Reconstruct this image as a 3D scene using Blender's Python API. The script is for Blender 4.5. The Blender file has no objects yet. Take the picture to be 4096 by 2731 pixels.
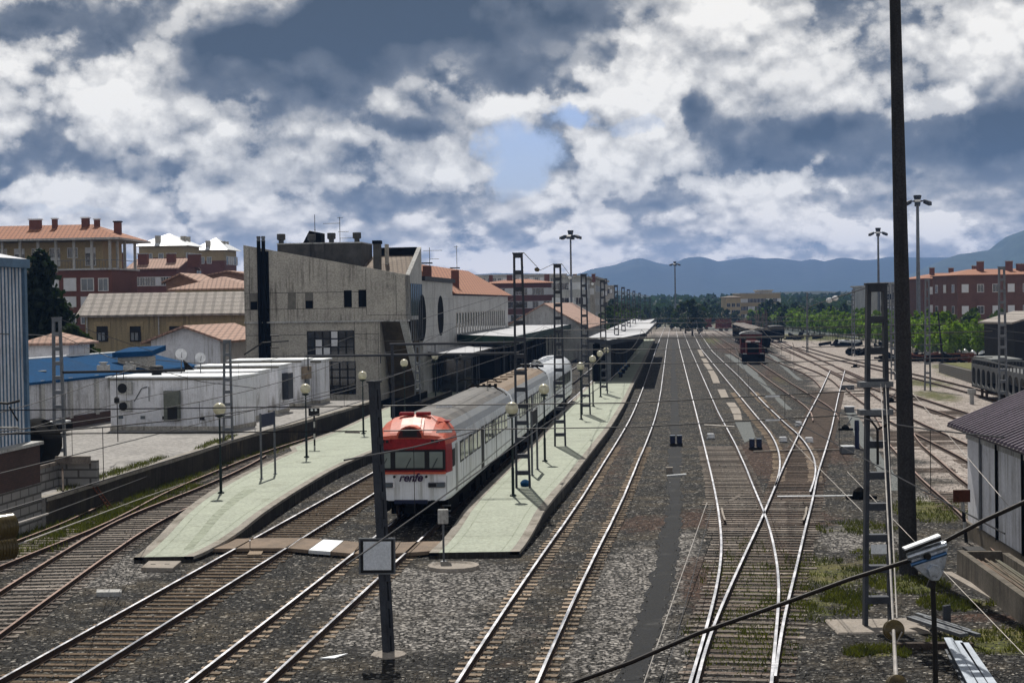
import bpy, bmesh, math, random
from mathutils import Vector, Matrix
R = math.radians
random.seed(7); HAZE_D = 1.35e-4
scene = bpy.context.scene
# ---------------------------------------------------------------- camera
H = 8.4; F = 6618.0; CX, CY = 2048.0, 1365.5
PITCH = math.atan(151.5 / F); ROLL = 0.015
_f = Vector((0, math.cos(PITCH), -math.sin(PITCH)))
_u0 = Vector((0, math.sin(PITCH), math.cos(PITCH))); _r0 = Vector((1, 0, 0))
_r = _r0 * math.cos(ROLL) - _u0 * math.sin(ROLL)
_u = _u0 * math.cos(ROLL) + _r0 * math.sin(ROLL)
cam_d = bpy.data.cameras.new('camera'); cam = bpy.data.objects.new('camera', cam_d)
scene.collection.objects.link(cam); scene.camera = cam
cam_d.sensor_width = 36; cam_d.lens = 36 * F / 4096; cam_d.clip_start = 0.5; cam_d.clip_end = 30000
m = Matrix((_r, _u, -_f)).transposed().to_4x4(); m.translation = (0, 0, H); cam.matrix_world = m
# ---------------------------------------------------------------- world: sky with clouds
SUN_EL, SUN_AZ = 52.0, -6.5            # azimuth measured from +Y towards +X
w = bpy.data.worlds.new('World'); scene.world = w; w.use_nodes = True
nt = w.node_tree; nt.nodes.clear(); NL = nt.links
def wn(t, **k):
    n = nt.nodes.new(t)
    for a, b in k.items(): setattr(n, a, b)
    return n
def wmath(op, a, b=None, c=None, clamp=False):
    n = wn('ShaderNodeMath', operation=op, use_clamp=clamp)
    for i, x in enumerate((a, b, c)):
        if x is None: continue
        if isinstance(x, (int, float)): n.inputs[i].default_value = x
        else: NL.new(x, n.inputs[i])
    return n.outputs[0]
def wvec(op, a, b=None):
    n = wn('ShaderNodeVectorMath', operation=op)
    for i, x in enumerate((a, b)):
        if x is None: continue
        if isinstance(x, (tuple, list)): n.inputs[i].default_value = x
        else: NL.new(x, n.inputs[i])
    return n.outputs[1] if op == 'LENGTH' else n.outputs[0]
tc = wn('ShaderNodeTexCoord'); D = tc.outputs['Generated']
def wnoise(vec, scale, detail, rough=.6, dist=0.):
    n = wn('ShaderNodeTexNoise'); n.inputs['Scale'].default_value = scale; n.inputs['Detail'].default_value = detail
    n.inputs['Roughness'].default_value = rough; n.inputs['Distortion'].default_value = dist; NL.new(vec, n.inputs['Vector'])
    return n
sp = wn('ShaderNodeSeparateXYZ'); NL.new(D, sp.inputs[0])
az = wmath('ARCTAN2', sp.outputs[0], sp.outputs[1]); el = wmath('ARCSINE', sp.outputs[2])
UU = wmath('MULTIPLY_ADD', az, F / 1000, CX / 1000); VV = wmath('MULTIPLY_ADD', el, -F / 1000, 1.214)
cb = wn('ShaderNodeCombineXYZ'); NL.new(UU, cb.inputs[0]); NL.new(VV, cb.inputs[1])
warp = wnoise(D, 9, 7, .62); w1 = wvec('SUBTRACT', warp.outputs['Color'], (.5, .5, .5)); w1 = wvec('MULTIPLY', w1, (.95, .55, 0))
UV = wvec('ADD', cb.outputs[0], w1)
def blob(c):
    u0, v0, ru, rv, wt = c
    d = wvec('SUBTRACT', UV, (u0 / 1000, v0 / 1000, 0)); d = wvec('MULTIPLY', d, (1000 / ru, 1000 / rv, 0)); L = wvec('LENGTH', d)
    mr = wn('ShaderNodeMapRange', interpolation_type='SMOOTHSTEP'); NL.new(L, mr.inputs[0])
    mr.inputs[1].default_value = 1.25; mr.inputs[2].default_value = .3; mr.inputs[3].default_value = 0; mr.inputs[4].default_value = wt
    return mr.outputs[0]
DB = [(900, 50, 900, 120, -.20), (1750, 40, 750, 130, -.20), (1150, 260, 560, 230, -.34), (1900, 170, 700, 230, -.34), (350, 90, 380, 150, -.26), (130, 620, 330, 120, -.24),
      (1260, 600, 260, 90, -.24), (1620, 480, 150, 70, -.26), (3130, 600, 420, 130, -.36), (2780, 470, 130, 90, -.30),
      (3980, 640, 340, 150, -.30), (1480, 850, 380, 80, -.16), (650, 650, 300, 80, -.14), (3300, 380, 500, 90, -.10),
      (2600, 800, 300, 60, -.12), (3500, 850, 300, 50, -.10),
      (120, 170, 190, 100, .34), (420, 360, 260, 150, .22), (2500, 590, 260, 150, .32), (1780, 650, 210, 130, .30),
      (3000, 190, 380, 110, .24), (3700, 490, 140, 90, .40), (2600, 300, 260, 120, .18), (3950, 150, 300, 170, .22),
      (800, 560, 300, 60, .2), (1100, 780, 700, 60, .12), (3100, 770, 500, 60, .16), (300, 760, 400, 50, .16), (2200, 370, 300, 60, .25)]
tot = None
for c in DB:
    b = blob(c); tot = b if tot is None else wmath('ADD', tot, b)
def cloudvec(dz, zs): return wvec('ADD', wvec('MULTIPLY', D, (1, 1, zs)), (0, 0, dz))
mixlo = wn('ShaderNodeMapRange', interpolation_type='SMOOTHSTEP'); NL.new(el, mixlo.inputs[0]); mixlo.inputs[1].default_value = .10; mixlo.inputs[2].default_value = .02
def puff(vec, scale):
    v_ = wn('ShaderNodeTexVoronoi', feature='F1'); v_.inputs['Scale'].default_value = scale; v_.inputs['Detail'].default_value = 2; v_.inputs['Roughness'].default_value = .55; v_.inputs['Lacunarity'].default_value = 2.3; v_.normalize = True
    NL.new(vec, v_.inputs['Vector']); return wmath('SUBTRACT', 1, wmath('MULTIPLY', v_.outputs['Distance'], 1.35))
w3 = wvec('MULTIPLY', w1, (.055, .055, .055))
def field(dz1, dz2, det):
    va, vb = cloudvec(dz1, 1.25), cloudvec(dz2, 1.9)
    a = wnoise(va, 8.5, det, .60, .0).outputs[0]; b_ = wnoise(vb, 17, det, .60, .0).outputs[0]
    pf = puff(wvec('ADD', va, w3), 20) if det > 10 else None
    if pf is not None:
        a = wmath('ADD', wmath('MULTIPLY', a, .62), wmath('MULTIPLY', pf, .34)); b_ = wmath('ADD', wmath('MULTIPLY', b_, .62), wmath('MULTIPLY', pf, .34))
    elif det > 6: a = wmath('MULTIPLY_ADD', a, .62, .18); b_ = wmath('MULTIPLY_ADD', b_, .62, .18)
    n = wn('ShaderNodeMix', data_type='FLOAT'); NL.new(mixlo.outputs[0], n.inputs[0]); NL.new(a, n.inputs[2]); NL.new(b_, n.inputs[3]); return n.outputs[0]
nA = field(0, 0, 12); nB = field(.010, .006, 12); nB2 = field(.034, .018, 7)
nC = wnoise(cloudvec(0, 1.2), 3.6, 3, .5).outputs[0]
relief = wmath('ADD', wmath('MULTIPLY', wmath('SUBTRACT', nA, nB), 2.9), wmath('MULTIPLY', wmath('SUBTRACT', nA, nB2), 1.7))
relief = wmath('MAXIMUM', wmath('MINIMUM', relief, .34), -.26)
nS = field(0, 0, 3.2); nS2 = field(.034, .018, 3.2)
relS = wmath('MAXIMUM', wmath('MINIMUM', wmath('MULTIPLY', wmath('SUBTRACT', nS, nS2), 1.9), .25), -.22)
soft = wmath('ADD', wmath('ADD', wmath('MULTIPLY', nS, .55), wmath('MULTIPLY', nC, .25)), wmath('ADD', relS, tot))
fm_ = wn('ShaderNodeMapRange', interpolation_type='SMOOTHSTEP'); NL.new(soft, fm_.inputs[0]); fm_.inputs[1].default_value = .12; fm_.inputs[2].default_value = .42; fm_.inputs[3].default_value = .22; fm_.inputs[4].default_value = 1
eg = wn('ShaderNodeMapRange', interpolation_type='SMOOTHSTEP'); NL.new(wmath('ADD', nA, wmath('MULTIPLY', tot, .25)), eg.inputs[0]); eg.inputs[1].default_value = .475; eg.inputs[2].default_value = .525; eg.inputs[3].default_value = -.11; eg.inputs[4].default_value = .10
val = wmath('ADD', wmath('MULTIPLY', nA, .50), wmath('MULTIPLY', nC, .25)); val = wmath('ADD', wmath('ADD', val, relief), wmath('ADD', tot, eg.outputs[0]))
val = wmath('ADD', wmath('MULTIPLY', val, fm_.outputs[0]), wmath('MULTIPLY', soft, wmath('SUBTRACT', 1, fm_.outputs[0])))
val = wmath('ADD', val, .165)
low = wn('ShaderNodeMapRange'); NL.new(el, low.inputs[0]); low.inputs[1].default_value = .0; low.inputs[2].default_value = .085; low.inputs[3].default_value = .30; low.inputs[4].default_value = 0
val = wmath('ADD', val, low.outputs[0])
cr = wn('ShaderNodeValToRGB'); NL.new(val, cr.inputs[0]); e = cr.color_ramp.elements
stops = [(.10, (.070, .092, .125)), (.34, (.17, .195, .235)), (.48, (.33, .345, .37)), (.64, (.56, .56, .56)), (1.04, (1.08, 1.06, 1.02))]
e[0].position, e[0].color = stops[0][0], (*stops[0][1], 1); e[1].position, e[1].color = stops[-1][0], (*stops[-1][1], 1)
for p, c in stops[1:-1]:
    x = e.new(p); x.color = (*c, 1)
cs = wn('ShaderNodeMix', data_type='RGBA', blend_type='MULTIPLY'); cs.inputs[0].default_value = 1; NL.new(cr.outputs[0], cs.inputs[6]); lw = wn('ShaderNodeMapRange', interpolation_type='SMOOTHSTEP'); NL.new(el, lw.inputs[0]); lw.inputs[1].default_value = .085; lw.inputs[2].default_value = .0
tn = wn('ShaderNodeMix', data_type='RGBA'); NL.new(lw.outputs[0], tn.inputs[0]); tn.inputs[6].default_value = (9.2, 9.1, 8.9, 1); tn.inputs[7].default_value = (12.3, 11.3, 10.3, 1); NL.new(tn.outputs[2], cs.inputs[7])
sky = wn('ShaderNodeTexSky', sky_type='NISHITA', sun_disc=False, sun_elevation=R(SUN_EL), sun_rotation=R(SUN_AZ), air_density=1.2, dust_density=.6)
skm = wn('ShaderNodeMix', data_type='RGBA', blend_type='MULTIPLY'); skm.inputs[0].default_value = 1; NL.new(sky.outputs[0], skm.inputs[6]); skm.inputs[7].default_value = (.62, .66, .95, 1)
# clear gaps
gsum = None
for c in [(2060, 590, 210, 200, 1), (2330, 430, 150, 70, .9), (2000, 760, 150, 120, .7), (250, 850, 330, 40, .7), (2550, 470, 100, 60, .7)]:
    b = blob(c); gsum = b if gsum is None else wmath('ADD', gsum, b)
g2 = wmath('SUBTRACT', wmath('ADD', gsum, .45), wmath('MULTIPLY', nA, 1.5))
gm = wn('ShaderNodeMapRange', interpolation_type='SMOOTHSTEP'); NL.new(g2, gm.inputs[0]); gm.inputs[1].default_value = .02; gm.inputs[2].default_value = .75
hi = wn('ShaderNodeMapRange'); NL.new(el, hi.inputs[0]); hi.inputs[1].default_value = .2; hi.inputs[2].default_value = .7; hi.inputs[3].default_value = 1; hi.inputs[4].default_value = .34  # sky above the frame dimmed to cut the fill light
mx = wn('ShaderNodeMix', data_type='RGBA'); NL.new(gm.outputs[0], mx.inputs[0]); NL.new(cs.outputs[2], mx.inputs[6]); NL.new(skm.outputs[2], mx.inputs[7])
bk = wn('ShaderNodeMapRange', interpolation_type='SMOOTHSTEP'); NL.new(sp.outputs[1], bk.inputs[0]); bk.inputs[1].default_value = .35; bk.inputs[2].default_value = -.35; bk.inputs[3].default_value = 1; bk.inputs[4].default_value = 1.6   # unseen sky behind the camera brightened to light camera-facing walls
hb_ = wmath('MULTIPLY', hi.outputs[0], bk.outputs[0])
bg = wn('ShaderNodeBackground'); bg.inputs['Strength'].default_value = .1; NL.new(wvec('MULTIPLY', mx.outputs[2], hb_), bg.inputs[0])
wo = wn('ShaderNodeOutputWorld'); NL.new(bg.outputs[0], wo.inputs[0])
# ---------------------------------------------------------------- sun and exposure
sd = bpy.data.lights.new('sun', 'SUN'); sd.energy = 5.0; sd.angle = R(.5); sd.color = (1, .95, .87)
so = bpy.data.objects.new('sun', sd); scene.collection.objects.link(so); so.location = (0, 0, 60)
sdir = Vector((math.sin(R(SUN_AZ)) * math.cos(R(SUN_EL)), math.cos(R(SUN_AZ)) * math.cos(R(SUN_EL)), math.sin(R(SUN_EL))))
so.rotation_euler = sdir.to_track_quat('Z', 'Y').to_euler()
scene.view_settings.view_transform = 'Standard'; scene.view_settings.look = 'None'; scene.view_settings.exposure = .06; scene.view_settings.gamma = 1
# ---------------------------------------------------------------- helpers
T = dict(a1=(0, 800, 2.296), a2=(900, 800, 2.296), a3=(1800, 850, 2.296), a4=(2700, 900, 2.94), a5=(3300, 750, 2.24), a6=(0, 1400, 2.296),
         a7=(900, 1400, 2.296), a8=(1800, 1400, 2.296), b1=(2700, 1400, 2.296), b2=(3300, 1350, 2.24), b3=(0, 2000, 2.1445), b4=(1000, 2000, 2.1445),
         b5=(1900, 2000, 2.1445), b6=(2700, 2000, 2.145), b7=(3300, 1950, 2.0075), b8=(1400, 1550, 2.851), c1=(1600, 1180, 2.94),
         c2=(3500, 1200, 3.136), c3=(2300, 1180, 3.36), c4=(0, 1850, 3.136), c7=(0, 1600, 2.0), s=(0, 0, 1), o=(0, 0, 1 / 1.7415))
def ray(t, x, y):
    a = T[t]; u = a[0] + x / a[2]; v = a[1] + y / a[2]
    return _f + _r * ((u - CX) / F) - _u * ((v - CY) / F)
def G(t, x, y, z=0.):                       # where that sight line meets height z
    d = ray(t, x, y); k = (z - H) / d.z
    return Vector((d.x * k, d.y * k, z))
def W(t, x, y, Y):                          # where that sight line meets depth Y
    d = ray(t, x, y); k = Y / d.y
    return Vector((d.x * k, Y, H + d.z * k))
HA = .1; HD = Vector((math.sin(HA), math.cos(HA), 0)); PD = Vector((math.cos(HA), -math.sin(HA), 0)); ZZ = Vector((0, 0, 1))
V = Vector
col = scene.collection
ORD = ['nearest', 'second nearest', 'third nearest', 'fourth nearest', 'fifth nearest', 'sixth nearest', 'seventh nearest', 'eighth nearest', 'ninth nearest', 'tenth nearest', 'eleventh nearest', 'twelfth nearest', 'thirteenth nearest', 'fourteenth nearest', 'fifteenth nearest', 'sixteenth nearest', 'seventeenth nearest', 'eighteenth nearest', 'nineteenth nearest', 'twentieth nearest']
def tag(o, label=None, cat=None, group=None, kind=None):
    if label: o['label'] = label
    if cat: o['category'] = cat
    if group: o['group'] = group
    if kind: o['kind'] = kind
    return o
def thing(name, label, cat, loc=(0, 0, 0), group=None):
    o = bpy.data.objects.new(name, None); col.objects.link(o); o.location = loc; o.empty_display_size = .3
    return tag(o, label, cat, group)
class MB:
    def __init__(s): s.v = []; s.f = []; s.m = []
    def add(s, vs, fs, m=0):
        n = len(s.v); s.v.extend(tuple(v) for v in vs)
        for i, f in enumerate(fs): s.f.append(tuple(n + j for j in f)); s.m.append(m if isinstance(m, int) else m[i])
        return s
    def ob(s, o, ex, ey, ez, x, y, z, m=0):      # box in a basis
        o = V(o); P = [o + ex * a + ey * b + ez * c for c in z for b in y for a in x]
        return s.add(P, [(0, 2, 3, 1), (4, 5, 7, 6), (0, 1, 5, 4), (2, 6, 7, 3), (0, 4, 6, 2), (1, 3, 7, 5)], m)
    def box(s, x0, x1, y0, y1, z0, z1, m=0): return s.ob((0, 0, 0), V((1, 0, 0)), V((0, 1, 0)), ZZ, (x0, x1), (y0, y1), (z0, z1), m)
    def hb(s, o, x, y, z, m=0): return s.ob(o, PD, HD, ZZ, x, y, z, m)     # box along the railway's heading
    def tube(s, pts, r, n=6, m=0, cap=True):
        pts = [V(p) for p in pts]; base = len(s.v); k = len(pts)
        for i, p in enumerate(pts):
            t = (pts[min(i + 1, k - 1)] - pts[max(i - 1, 0)]).normalized()
            a = t.cross(ZZ if abs(t.z) < .9 else V((0, 1, 0))).normalized(); b = a.cross(t); rr = r[i] if isinstance(r, (list, tuple)) else r
            for j in range(n):
                q = 2 * math.pi * j / n + math.pi / n; s.v.append(tuple(p + a * (math.cos(q) * rr) + b * (math.sin(q) * rr)))
        for i in range(k - 1):
            for j in range(n):
                s.f.append((base + i * n + j, base + i * n + (j + 1) % n, base + (i + 1) * n + (j + 1) % n, base + (i + 1) * n + j)); s.m.append(m)
        if cap:
            s.f.append(tuple(base + j for j in range(n))); s.m.append(m); s.f.append(tuple(base + (k - 1) * n + j for j in reversed(range(n)))); s.m.append(m)
        return s
    def lathe(s, c, prof, n=16, m=0, ax=ZZ):
        c = V(c); ax = V(ax).normalized(); a = ax.orthogonal().normalized(); b = ax.cross(a); base = len(s.v)
        for r, h in prof:
            for j in range(n):
                q = 2 * math.pi * j / n; s.v.append(tuple(c + ax * h + a * (math.cos(q) * r) + b * (math.sin(q) * r)))
        for i in range(len(prof) - 1):
            for j in range(n):
                s.f.append((base + i * n + j, base + i * n + (j + 1) % n, base + (i + 1) * n + (j + 1) % n, base + (i + 1) * n + j)); s.m.append(m)
        s.f.append(tuple(base + j for j in reversed(range(n)))); s.m.append(m)
        s.f.append(tuple(base + (len(prof) - 1) * n + j for j in range(n))); s.m.append(m)
        return s
    def prism(s, poly, ext, m=0):                # polygon (3-D points) swept along ext
        n = len(poly); e = V(ext); P = [V(p) for p in poly]
        return s.add(P + [p + e for p in P], [tuple(range(n)), tuple(range(2 * n - 1, n - 1, -1))] + [(i, i + n, (i + 1) % n + n, (i + 1) % n) for i in range(n)], m)
    def quad(s, a, b, c, d, m=0): return s.add([a, b, c, d], [(0, 1, 2, 3)], m)
    def slab(s, pts, th, m=0): return s.prism(pts, (0, 0, -th), m)
    def build(s, name, mats, parent=None, smooth=False, bevel=0, label=None):
        me = bpy.data.meshes.new(name)
        off = V((0, 0, 0))
        if parent is not None:
            q = parent
            while q is not None: off += V(q.location); q = q.parent
        me.from_pydata([(a - off.x, b - off.y, c - off.z) for a, b, c in s.v], [], s.f)
        if not isinstance(mats, (list, tuple)): mats = [mats]
        for mt in mats: me.materials.append(mt)
        me.polygons.foreach_set('material_index', s.m)
        me.validate(); bm = bmesh.new(); bm.from_mesh(me); bmesh.ops.recalc_face_normals(bm, faces=bm.faces); bm.to_mesh(me); bm.free()
        if smooth:
            me.polygons.foreach_set('use_smooth', [True] * len(me.polygons)); me.update()
        o = bpy.data.objects.new(name, me); col.objects.link(o)
        if parent is not None: o.parent = parent
        if bevel:
            b = o.modifiers.new('bevel', 'BEVEL'); b.width = bevel; b.segments = 1; b.limit_method = 'ANGLE'
        if smooth:
            try: me.set_sharp_from_angle(angle=R(38))
            except Exception: pass
        if label: o['label'] = label
        return o
def copy_tree(o, parent=None):
    c = o.copy(); col.objects.link(c); c.parent = parent
    for ch in list(o.children): copy_tree(ch, c)
    return c
def lerp(a, b, t): return a + (b - a) * t
def fX(pts):                                # piecewise-linear X(Y), smoothed
    pts = sorted(pts, key=lambda p: p[1])
    def raw(Y):
        if Y <= pts[0][1]: a, b = pts[0], pts[1]
        elif Y >= pts[-1][1]: a, b = pts[-2], pts[-1]
        else:
            for i in range(len(pts) - 1):
                if pts[i][1] <= Y <= pts[i + 1][1]: a, b = pts[i], pts[i + 1]; break
        return a[0] + (b[0] - a[0]) * (Y - a[1]) / (b[1] - a[1])
    def f(Y, s=None):
        s = 2.5 + Y * .03 if s is None else s
        if Y < pts[0][1] + .1: return raw(Y)
        return (raw(Y - s) + 2 * raw(Y) + raw(Y + s) + raw(Y - s / 2) + raw(Y + s / 2)) / 6
    return f
# ---------------------------------------------------------------- materials
def newmat(name):
    m = bpy.data.materials.new(name); m.use_nodes = True; t = m.node_tree; b = t.nodes['Principled BSDF']; return m, t, b
def nd(t, typ, **k):
    n = t.nodes.new(typ)
    for a, b in k.items():
        if a in n.inputs.keys() if isinstance(a, str) else False: n.inputs[a].default_value = b
        else: setattr(n, a, b)
    return n
def noise(t, vec, scale, detail=5, rough=.6, dist=0):
    n = t.nodes.new('ShaderNodeTexNoise'); n.inputs['Scale'].default_value = scale; n.inputs['Detail'].default_value = detail
    n.inputs['Roughness'].default_value = rough; n.inputs['Distortion'].default_value = dist
    if vec is not None: t.links.new(vec, n.inputs['Vector'])
    return n.outputs[0]
def mrange(t, x, a, b, c=0, d=1, smooth=True):
    n = t.nodes.new('ShaderNodeMapRange'); n.interpolation_type = 'SMOOTHSTEP' if smooth else 'LINEAR'; t.links.new(x, n.inputs[0])
    for i, q in enumerate((a, b, c, d)): n.inputs[i + 1].default_value = q
    return n.outputs[0]
def mixc(t, fac, a, b, mode='MIX'):
    n = t.nodes.new('ShaderNodeMix'); n.data_type = 'RGBA'; n.blend_type = mode
    for i, x in ((0, fac), (6, a), (7, b)):
        if isinstance(x, (int, float)): n.inputs[i].default_value = x
        elif isinstance(x, (tuple, list)): n.inputs[i].default_value = (*x[:3], 1)
        else: t.links.new(x, n.inputs[i])
    return n.outputs[2]
def mth(t, op, a, b=None, clamp=False):
    n = t.nodes.new('ShaderNodeMath'); n.operation = op; n.use_clamp = clamp
    for i, x in enumerate((a, b)):
        if x is None: continue
        if isinstance(x, (int, float)): n.inputs[i].default_value = x
        else: t.links.new(x, n.inputs[i])
    return n.outputs[0]
def coords(t, scale=(1, 1, 1), world=False):
    if world: src = t.nodes.new('ShaderNodeNewGeometry').outputs['Position']
    else: src = t.nodes.new('ShaderNodeTexCoord').outputs['Object']
    if scale == (1, 1, 1): return src
    n = t.nodes.new('ShaderNodeVectorMath'); n.operation = 'MULTIPLY'; t.links.new(src, n.inputs[0]); n.inputs[1].default_value = scale; return n.outputs[0]
def M(name, base, rough=.8, metal=0., var=.25, scale=1.5, dirt=None, dirtamt=.5, streak=None, grain=.15, bump=0., bs=40, spec=.2):
    m, t, b = newmat(name); c = coords(t)
    n1 = noise(t, c, scale, 6, .65); colr = mixc(t, mrange(t, n1, .3, .7), tuple(x * (1 - var) for x in base), tuple(min(1, x * (1 + var)) for x in base))
    n2 = noise(t, c, scale * 14, 3, .7); colr = mixc(t, grain, colr, mixc(t, mrange(t, n2, .35, .65), (0, 0, 0), tuple(min(1, 1.9 * x) for x in base)))
    if dirt:
        n3 = noise(t, coords(t, (1, 1, .7)), scale * .8, 8, .7, .4); colr = mixc(t, mrange(t, n3, .62 - dirtamt * .22, .72, 0, .9), colr, dirt)
    if streak:
        n4 = noise(t, coords(t, (2.6, 2.6, .12)), 1.6, 5, .7); n5 = noise(t, c, .35, 3); f = mth(t, 'MULTIPLY', mrange(t, n4, .44, .70), mrange(t, n5, .35, .65))
        colr = mixc(t, f, colr, streak)
    t.links.new(colr, b.inputs['Base Color']); b.inputs['Metallic'].default_value = metal
    t.links.new(mrange(t, n1, .2, .8, max(0, rough - .08), min(1, rough + .08)), b.inputs['Roughness']); b.inputs['Specular IOR Level'].default_value = spec
    if bump:
        bn = t.nodes.new('ShaderNodeBump'); bn.inputs['Strength'].default_value = bump; bn.inputs['Distance'].default_value = .03
        t.links.new(noise(t, c, bs, 4, .7), bn.inputs['Height']); t.links.new(bn.outputs[0], b.inputs['Normal'])
    return m
def brickmat(name, c1, c2, mortar, bw=.25, bh=.07, wall='x'):
    m, t, b = newmat(name); g = t.nodes.new('ShaderNodeTexCoord').outputs['Object']
    s = t.nodes.new('ShaderNodeSeparateXYZ'); t.links.new(g, s.inputs[0]); cb_ = t.nodes.new('ShaderNodeCombineXYZ')
    t.links.new(mth(t, 'ADD', s.outputs[0], s.outputs[1]), cb_.inputs[0]); t.links.new(s.outputs[2], cb_.inputs[1])
    br = t.nodes.new('ShaderNodeTexBrick'); t.links.new(cb_.outputs[0], br.inputs['Vector']); br.inputs['Scale'].default_value = 1
    br.inputs['Brick Width'].default_value = bw; br.inputs['Row Height'].default_value = bh; br.inputs['Mortar Size'].default_value = bh * .12
    br.inputs['Color1'].default_value = (*c1, 1); br.inputs['Color2'].default_value = (*c2, 1); br.inputs['Mortar'].default_value = (*mortar, 1)
    n = noise(t, g, .7, 6, .7); cc = mixc(t, mrange(t, n, .35, .75, 0, .5), br.outputs[0], tuple(x * .45 for x in c1)); t.links.new(cc, b.inputs['Base Color']); b.inputs['Roughness'].default_value = .85
    return m
def tilemat(name, base, dark, pitch=.3, axis='z', old=.4):
    # curved roof tiles: courses across the fall plus channels down it
    m, t, b = newmat(name); g = t.nodes.new('ShaderNodeTexCoord').outputs['Object']; s = t.nodes.new('ShaderNodeSeparateXYZ'); t.links.new(g, s.inputs[0])
    row = mth(t, 'FRACT', mth(t, 'DIVIDE', s.outputs[2], pitch * .42)); lat = mth(t, 'SINE', mth(t, 'MULTIPLY', mth(t, 'ADD', s.outputs[0], mth(t, 'MULTIPLY', s.outputs[1], .1)), 6.283 / pitch))
    n = noise(t, g, 1.2, 7, .75); n2 = noise(t, g, 9, 3, .7)
    c = mixc(t, mrange(t, n2, .3, .7), tuple(x * .7 for x in base), tuple(min(1, x * 1.3) for x in base))
    c = mixc(t, mrange(t, n, .62 - old * .3, .8, 0, .85), c, dark)
    c = mixc(t, mrange(t, row, .0, .28, .7, 0), c, tuple(x * .25 for x in base)); c = mixc(t, mrange(t, lat, -.9, .0, .5, 0), c, tuple(x * .3 for x in base))
    t.links.new(c, b.inputs['Base Color']); b.inputs['Roughness'].default_value = .9
    return m
def glassmat(name, c, rough=.08):
    m, t, b = newmat(name); n = noise(t, coords(t), .8, 2); cc = mixc(t, mrange(t, n, .3, .7), tuple(x * .5 for x in c), c); t.links.new(cc, b.inputs['Base Color'])
    b.inputs['Roughness'].default_value = rough; b.inputs['Specular IOR Level'].default_value = .7; return m
m_conc = M('concrete_facade', (.40, .375, .33), .9, var=.14, scale=.6, streak=(.07, .06, .05), grain=.22)
m_conc2 = M('concrete_pale', (.42, .42, .41), .9, var=.12, scale=.6, streak=(.12, .11, .1), grain=.2)
m_white = M('white_render', (.74, .75, .80), .85, var=.1, scale=.8, dirt=(.26, .25, .24), dirtamt=.25, streak=(.25, .24, .22), grain=.12)
m_whitew = M('old_white_wall', (.55, .56, .60), .9, var=.15, scale=.6, dirt=(.14, .13, .12), dirtamt=.7, streak=(.1, .1, .09))
m_beige = M('beige_render', (.30, .245, .15), .9, var=.12, scale=.7, streak=(.12, .1, .07), grain=.15)
m_cream = M('cream_render', (.34, .27, .16), .9, var=.1, scale=.5)
m_brick = brickmat('red_brick', (.13, .040, .028), (.165, .052, .036), (.12, .08, .07))
m_brick2 = brickmat('orange_brick', (.12, .05, .034), (.15, .062, .042), (.11, .07, .055))
m_dbrick = brickmat('dark_brick', (.055, .028, .024), (.085, .04, .032), (.03, .025, .022), .24, .075)
m_stone = brickmat('stone_block', (.30, .29, .28), (.22, .22, .22), (.06, .055, .05), .9, .34)
m_stone2 = brickmat('rough_stone', (.09, .08, .06), (.06, .055, .045), (.02, .02, .018), .4, .2)
m_tileO = tilemat('orange_tiles', (.34, .145, .08), (.22, .12, .08), .5, old=.15)
m_tileP = tilemat('pink_old_tiles', (.38, .24, .185), (.2, .14, .11), .45, old=.35)
m_tileG = tilemat('grey_old_tiles', (.30, .27, .245), (.10, .085, .075), .9, old=.4)
m_tileB = tilemat('brown_tiles', (.20, .155, .12), (.08, .065, .05), .4, old=.2)
m_dark = M('black_paint', (.012, .012, .013), .6, var=.2)
m_blkshade = M('matt_black_and_shade', (.004, .004, .004), .95, spec=.05)  # plain black things, and shade painted onto walls and the pit
m_steel = M('galvanised_steel', (.13, .14, .155), .5, metal=.5, var=.25, scale=2.5, dirt=(.06, .05, .045), dirtamt=.3)
m_mast = M('mast_steel', (.045, .05, .062), .6, metal=.3, var=.3, scale=2)
m_green = M('lamp_green_paint', (.01, .02, .018), .45, var=.2)
m_pole = M('concrete_pole', (.036, .035, .037), .9, var=.35, scale=1.2, streak=(.015, .015, .015), grain=.3, bump=.3)
m_wire = M('copper_wire', (.02, .02, .022), .5, metal=.4)
m_wireb = M('bright_wire', (.30, .28, .26), .5, metal=.4)
m_ceram = M('brown_insulator', (.085, .065, .03), .25, var=.2, scale=8, dirt=(.03, .025, .02), dirtamt=.6)
m_ceramw = M('white_insulator', (.75, .76, .78), .25)
m_bluem = M('blue_metal', (.010, .055, .14), .95, var=.15, scale=.5, dirt=(.02, .06, .12), dirtamt=.3, spec=.05)
m_rib = M('ribbed_sheet', (.60, .63, .70), .6, metal=.0, var=.15, scale=.6, streak=(.2, .2, .22))
m_ribd = M('ribbed_sheet_trim', (.09, .16, .25), .6)
m_purple = M('wine_ribbed_roof', (.020, .013, .020), .6, var=.3, scale=.7)  # sheet darkened to paint the shade between its ribs
m_purpl2 = M('wine_roof_ribs', (.12, .095, .125), .5, var=.25, scale=.7)
m_zinc = M('zinc_roof', (.74, .77, .80), .4, metal=.3, var=.06)
m_roofw = M('pale_roof_sheet', (.42, .43, .46), .6, var=.18, scale=.5, dirt=(.2, .2, .2), dirtamt=.4)
m_glass = glassmat('dark_glass', (.02, .023, .026))
m_glassb = glassmat('blue_glass', (.10, .13, .16), .15)
m_blind = M('white_blind', (.62, .63, .66), .7, var=.08)
m_frame = M('white_frame', (.6, .6, .6), .6, var=.05)
m_wood = M('sleeper_wood', (.13, .10, .082), .95, var=.4, scale=2, dirt=(.04, .032, .028), dirtamt=.6, grain=.35)
m_woodl = M('sleeper_wood_pale', (.22, .19, .165), .95, var=.4, scale=2, dirt=(.06, .045, .04), dirtamt=.6, grain=.35)
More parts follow.
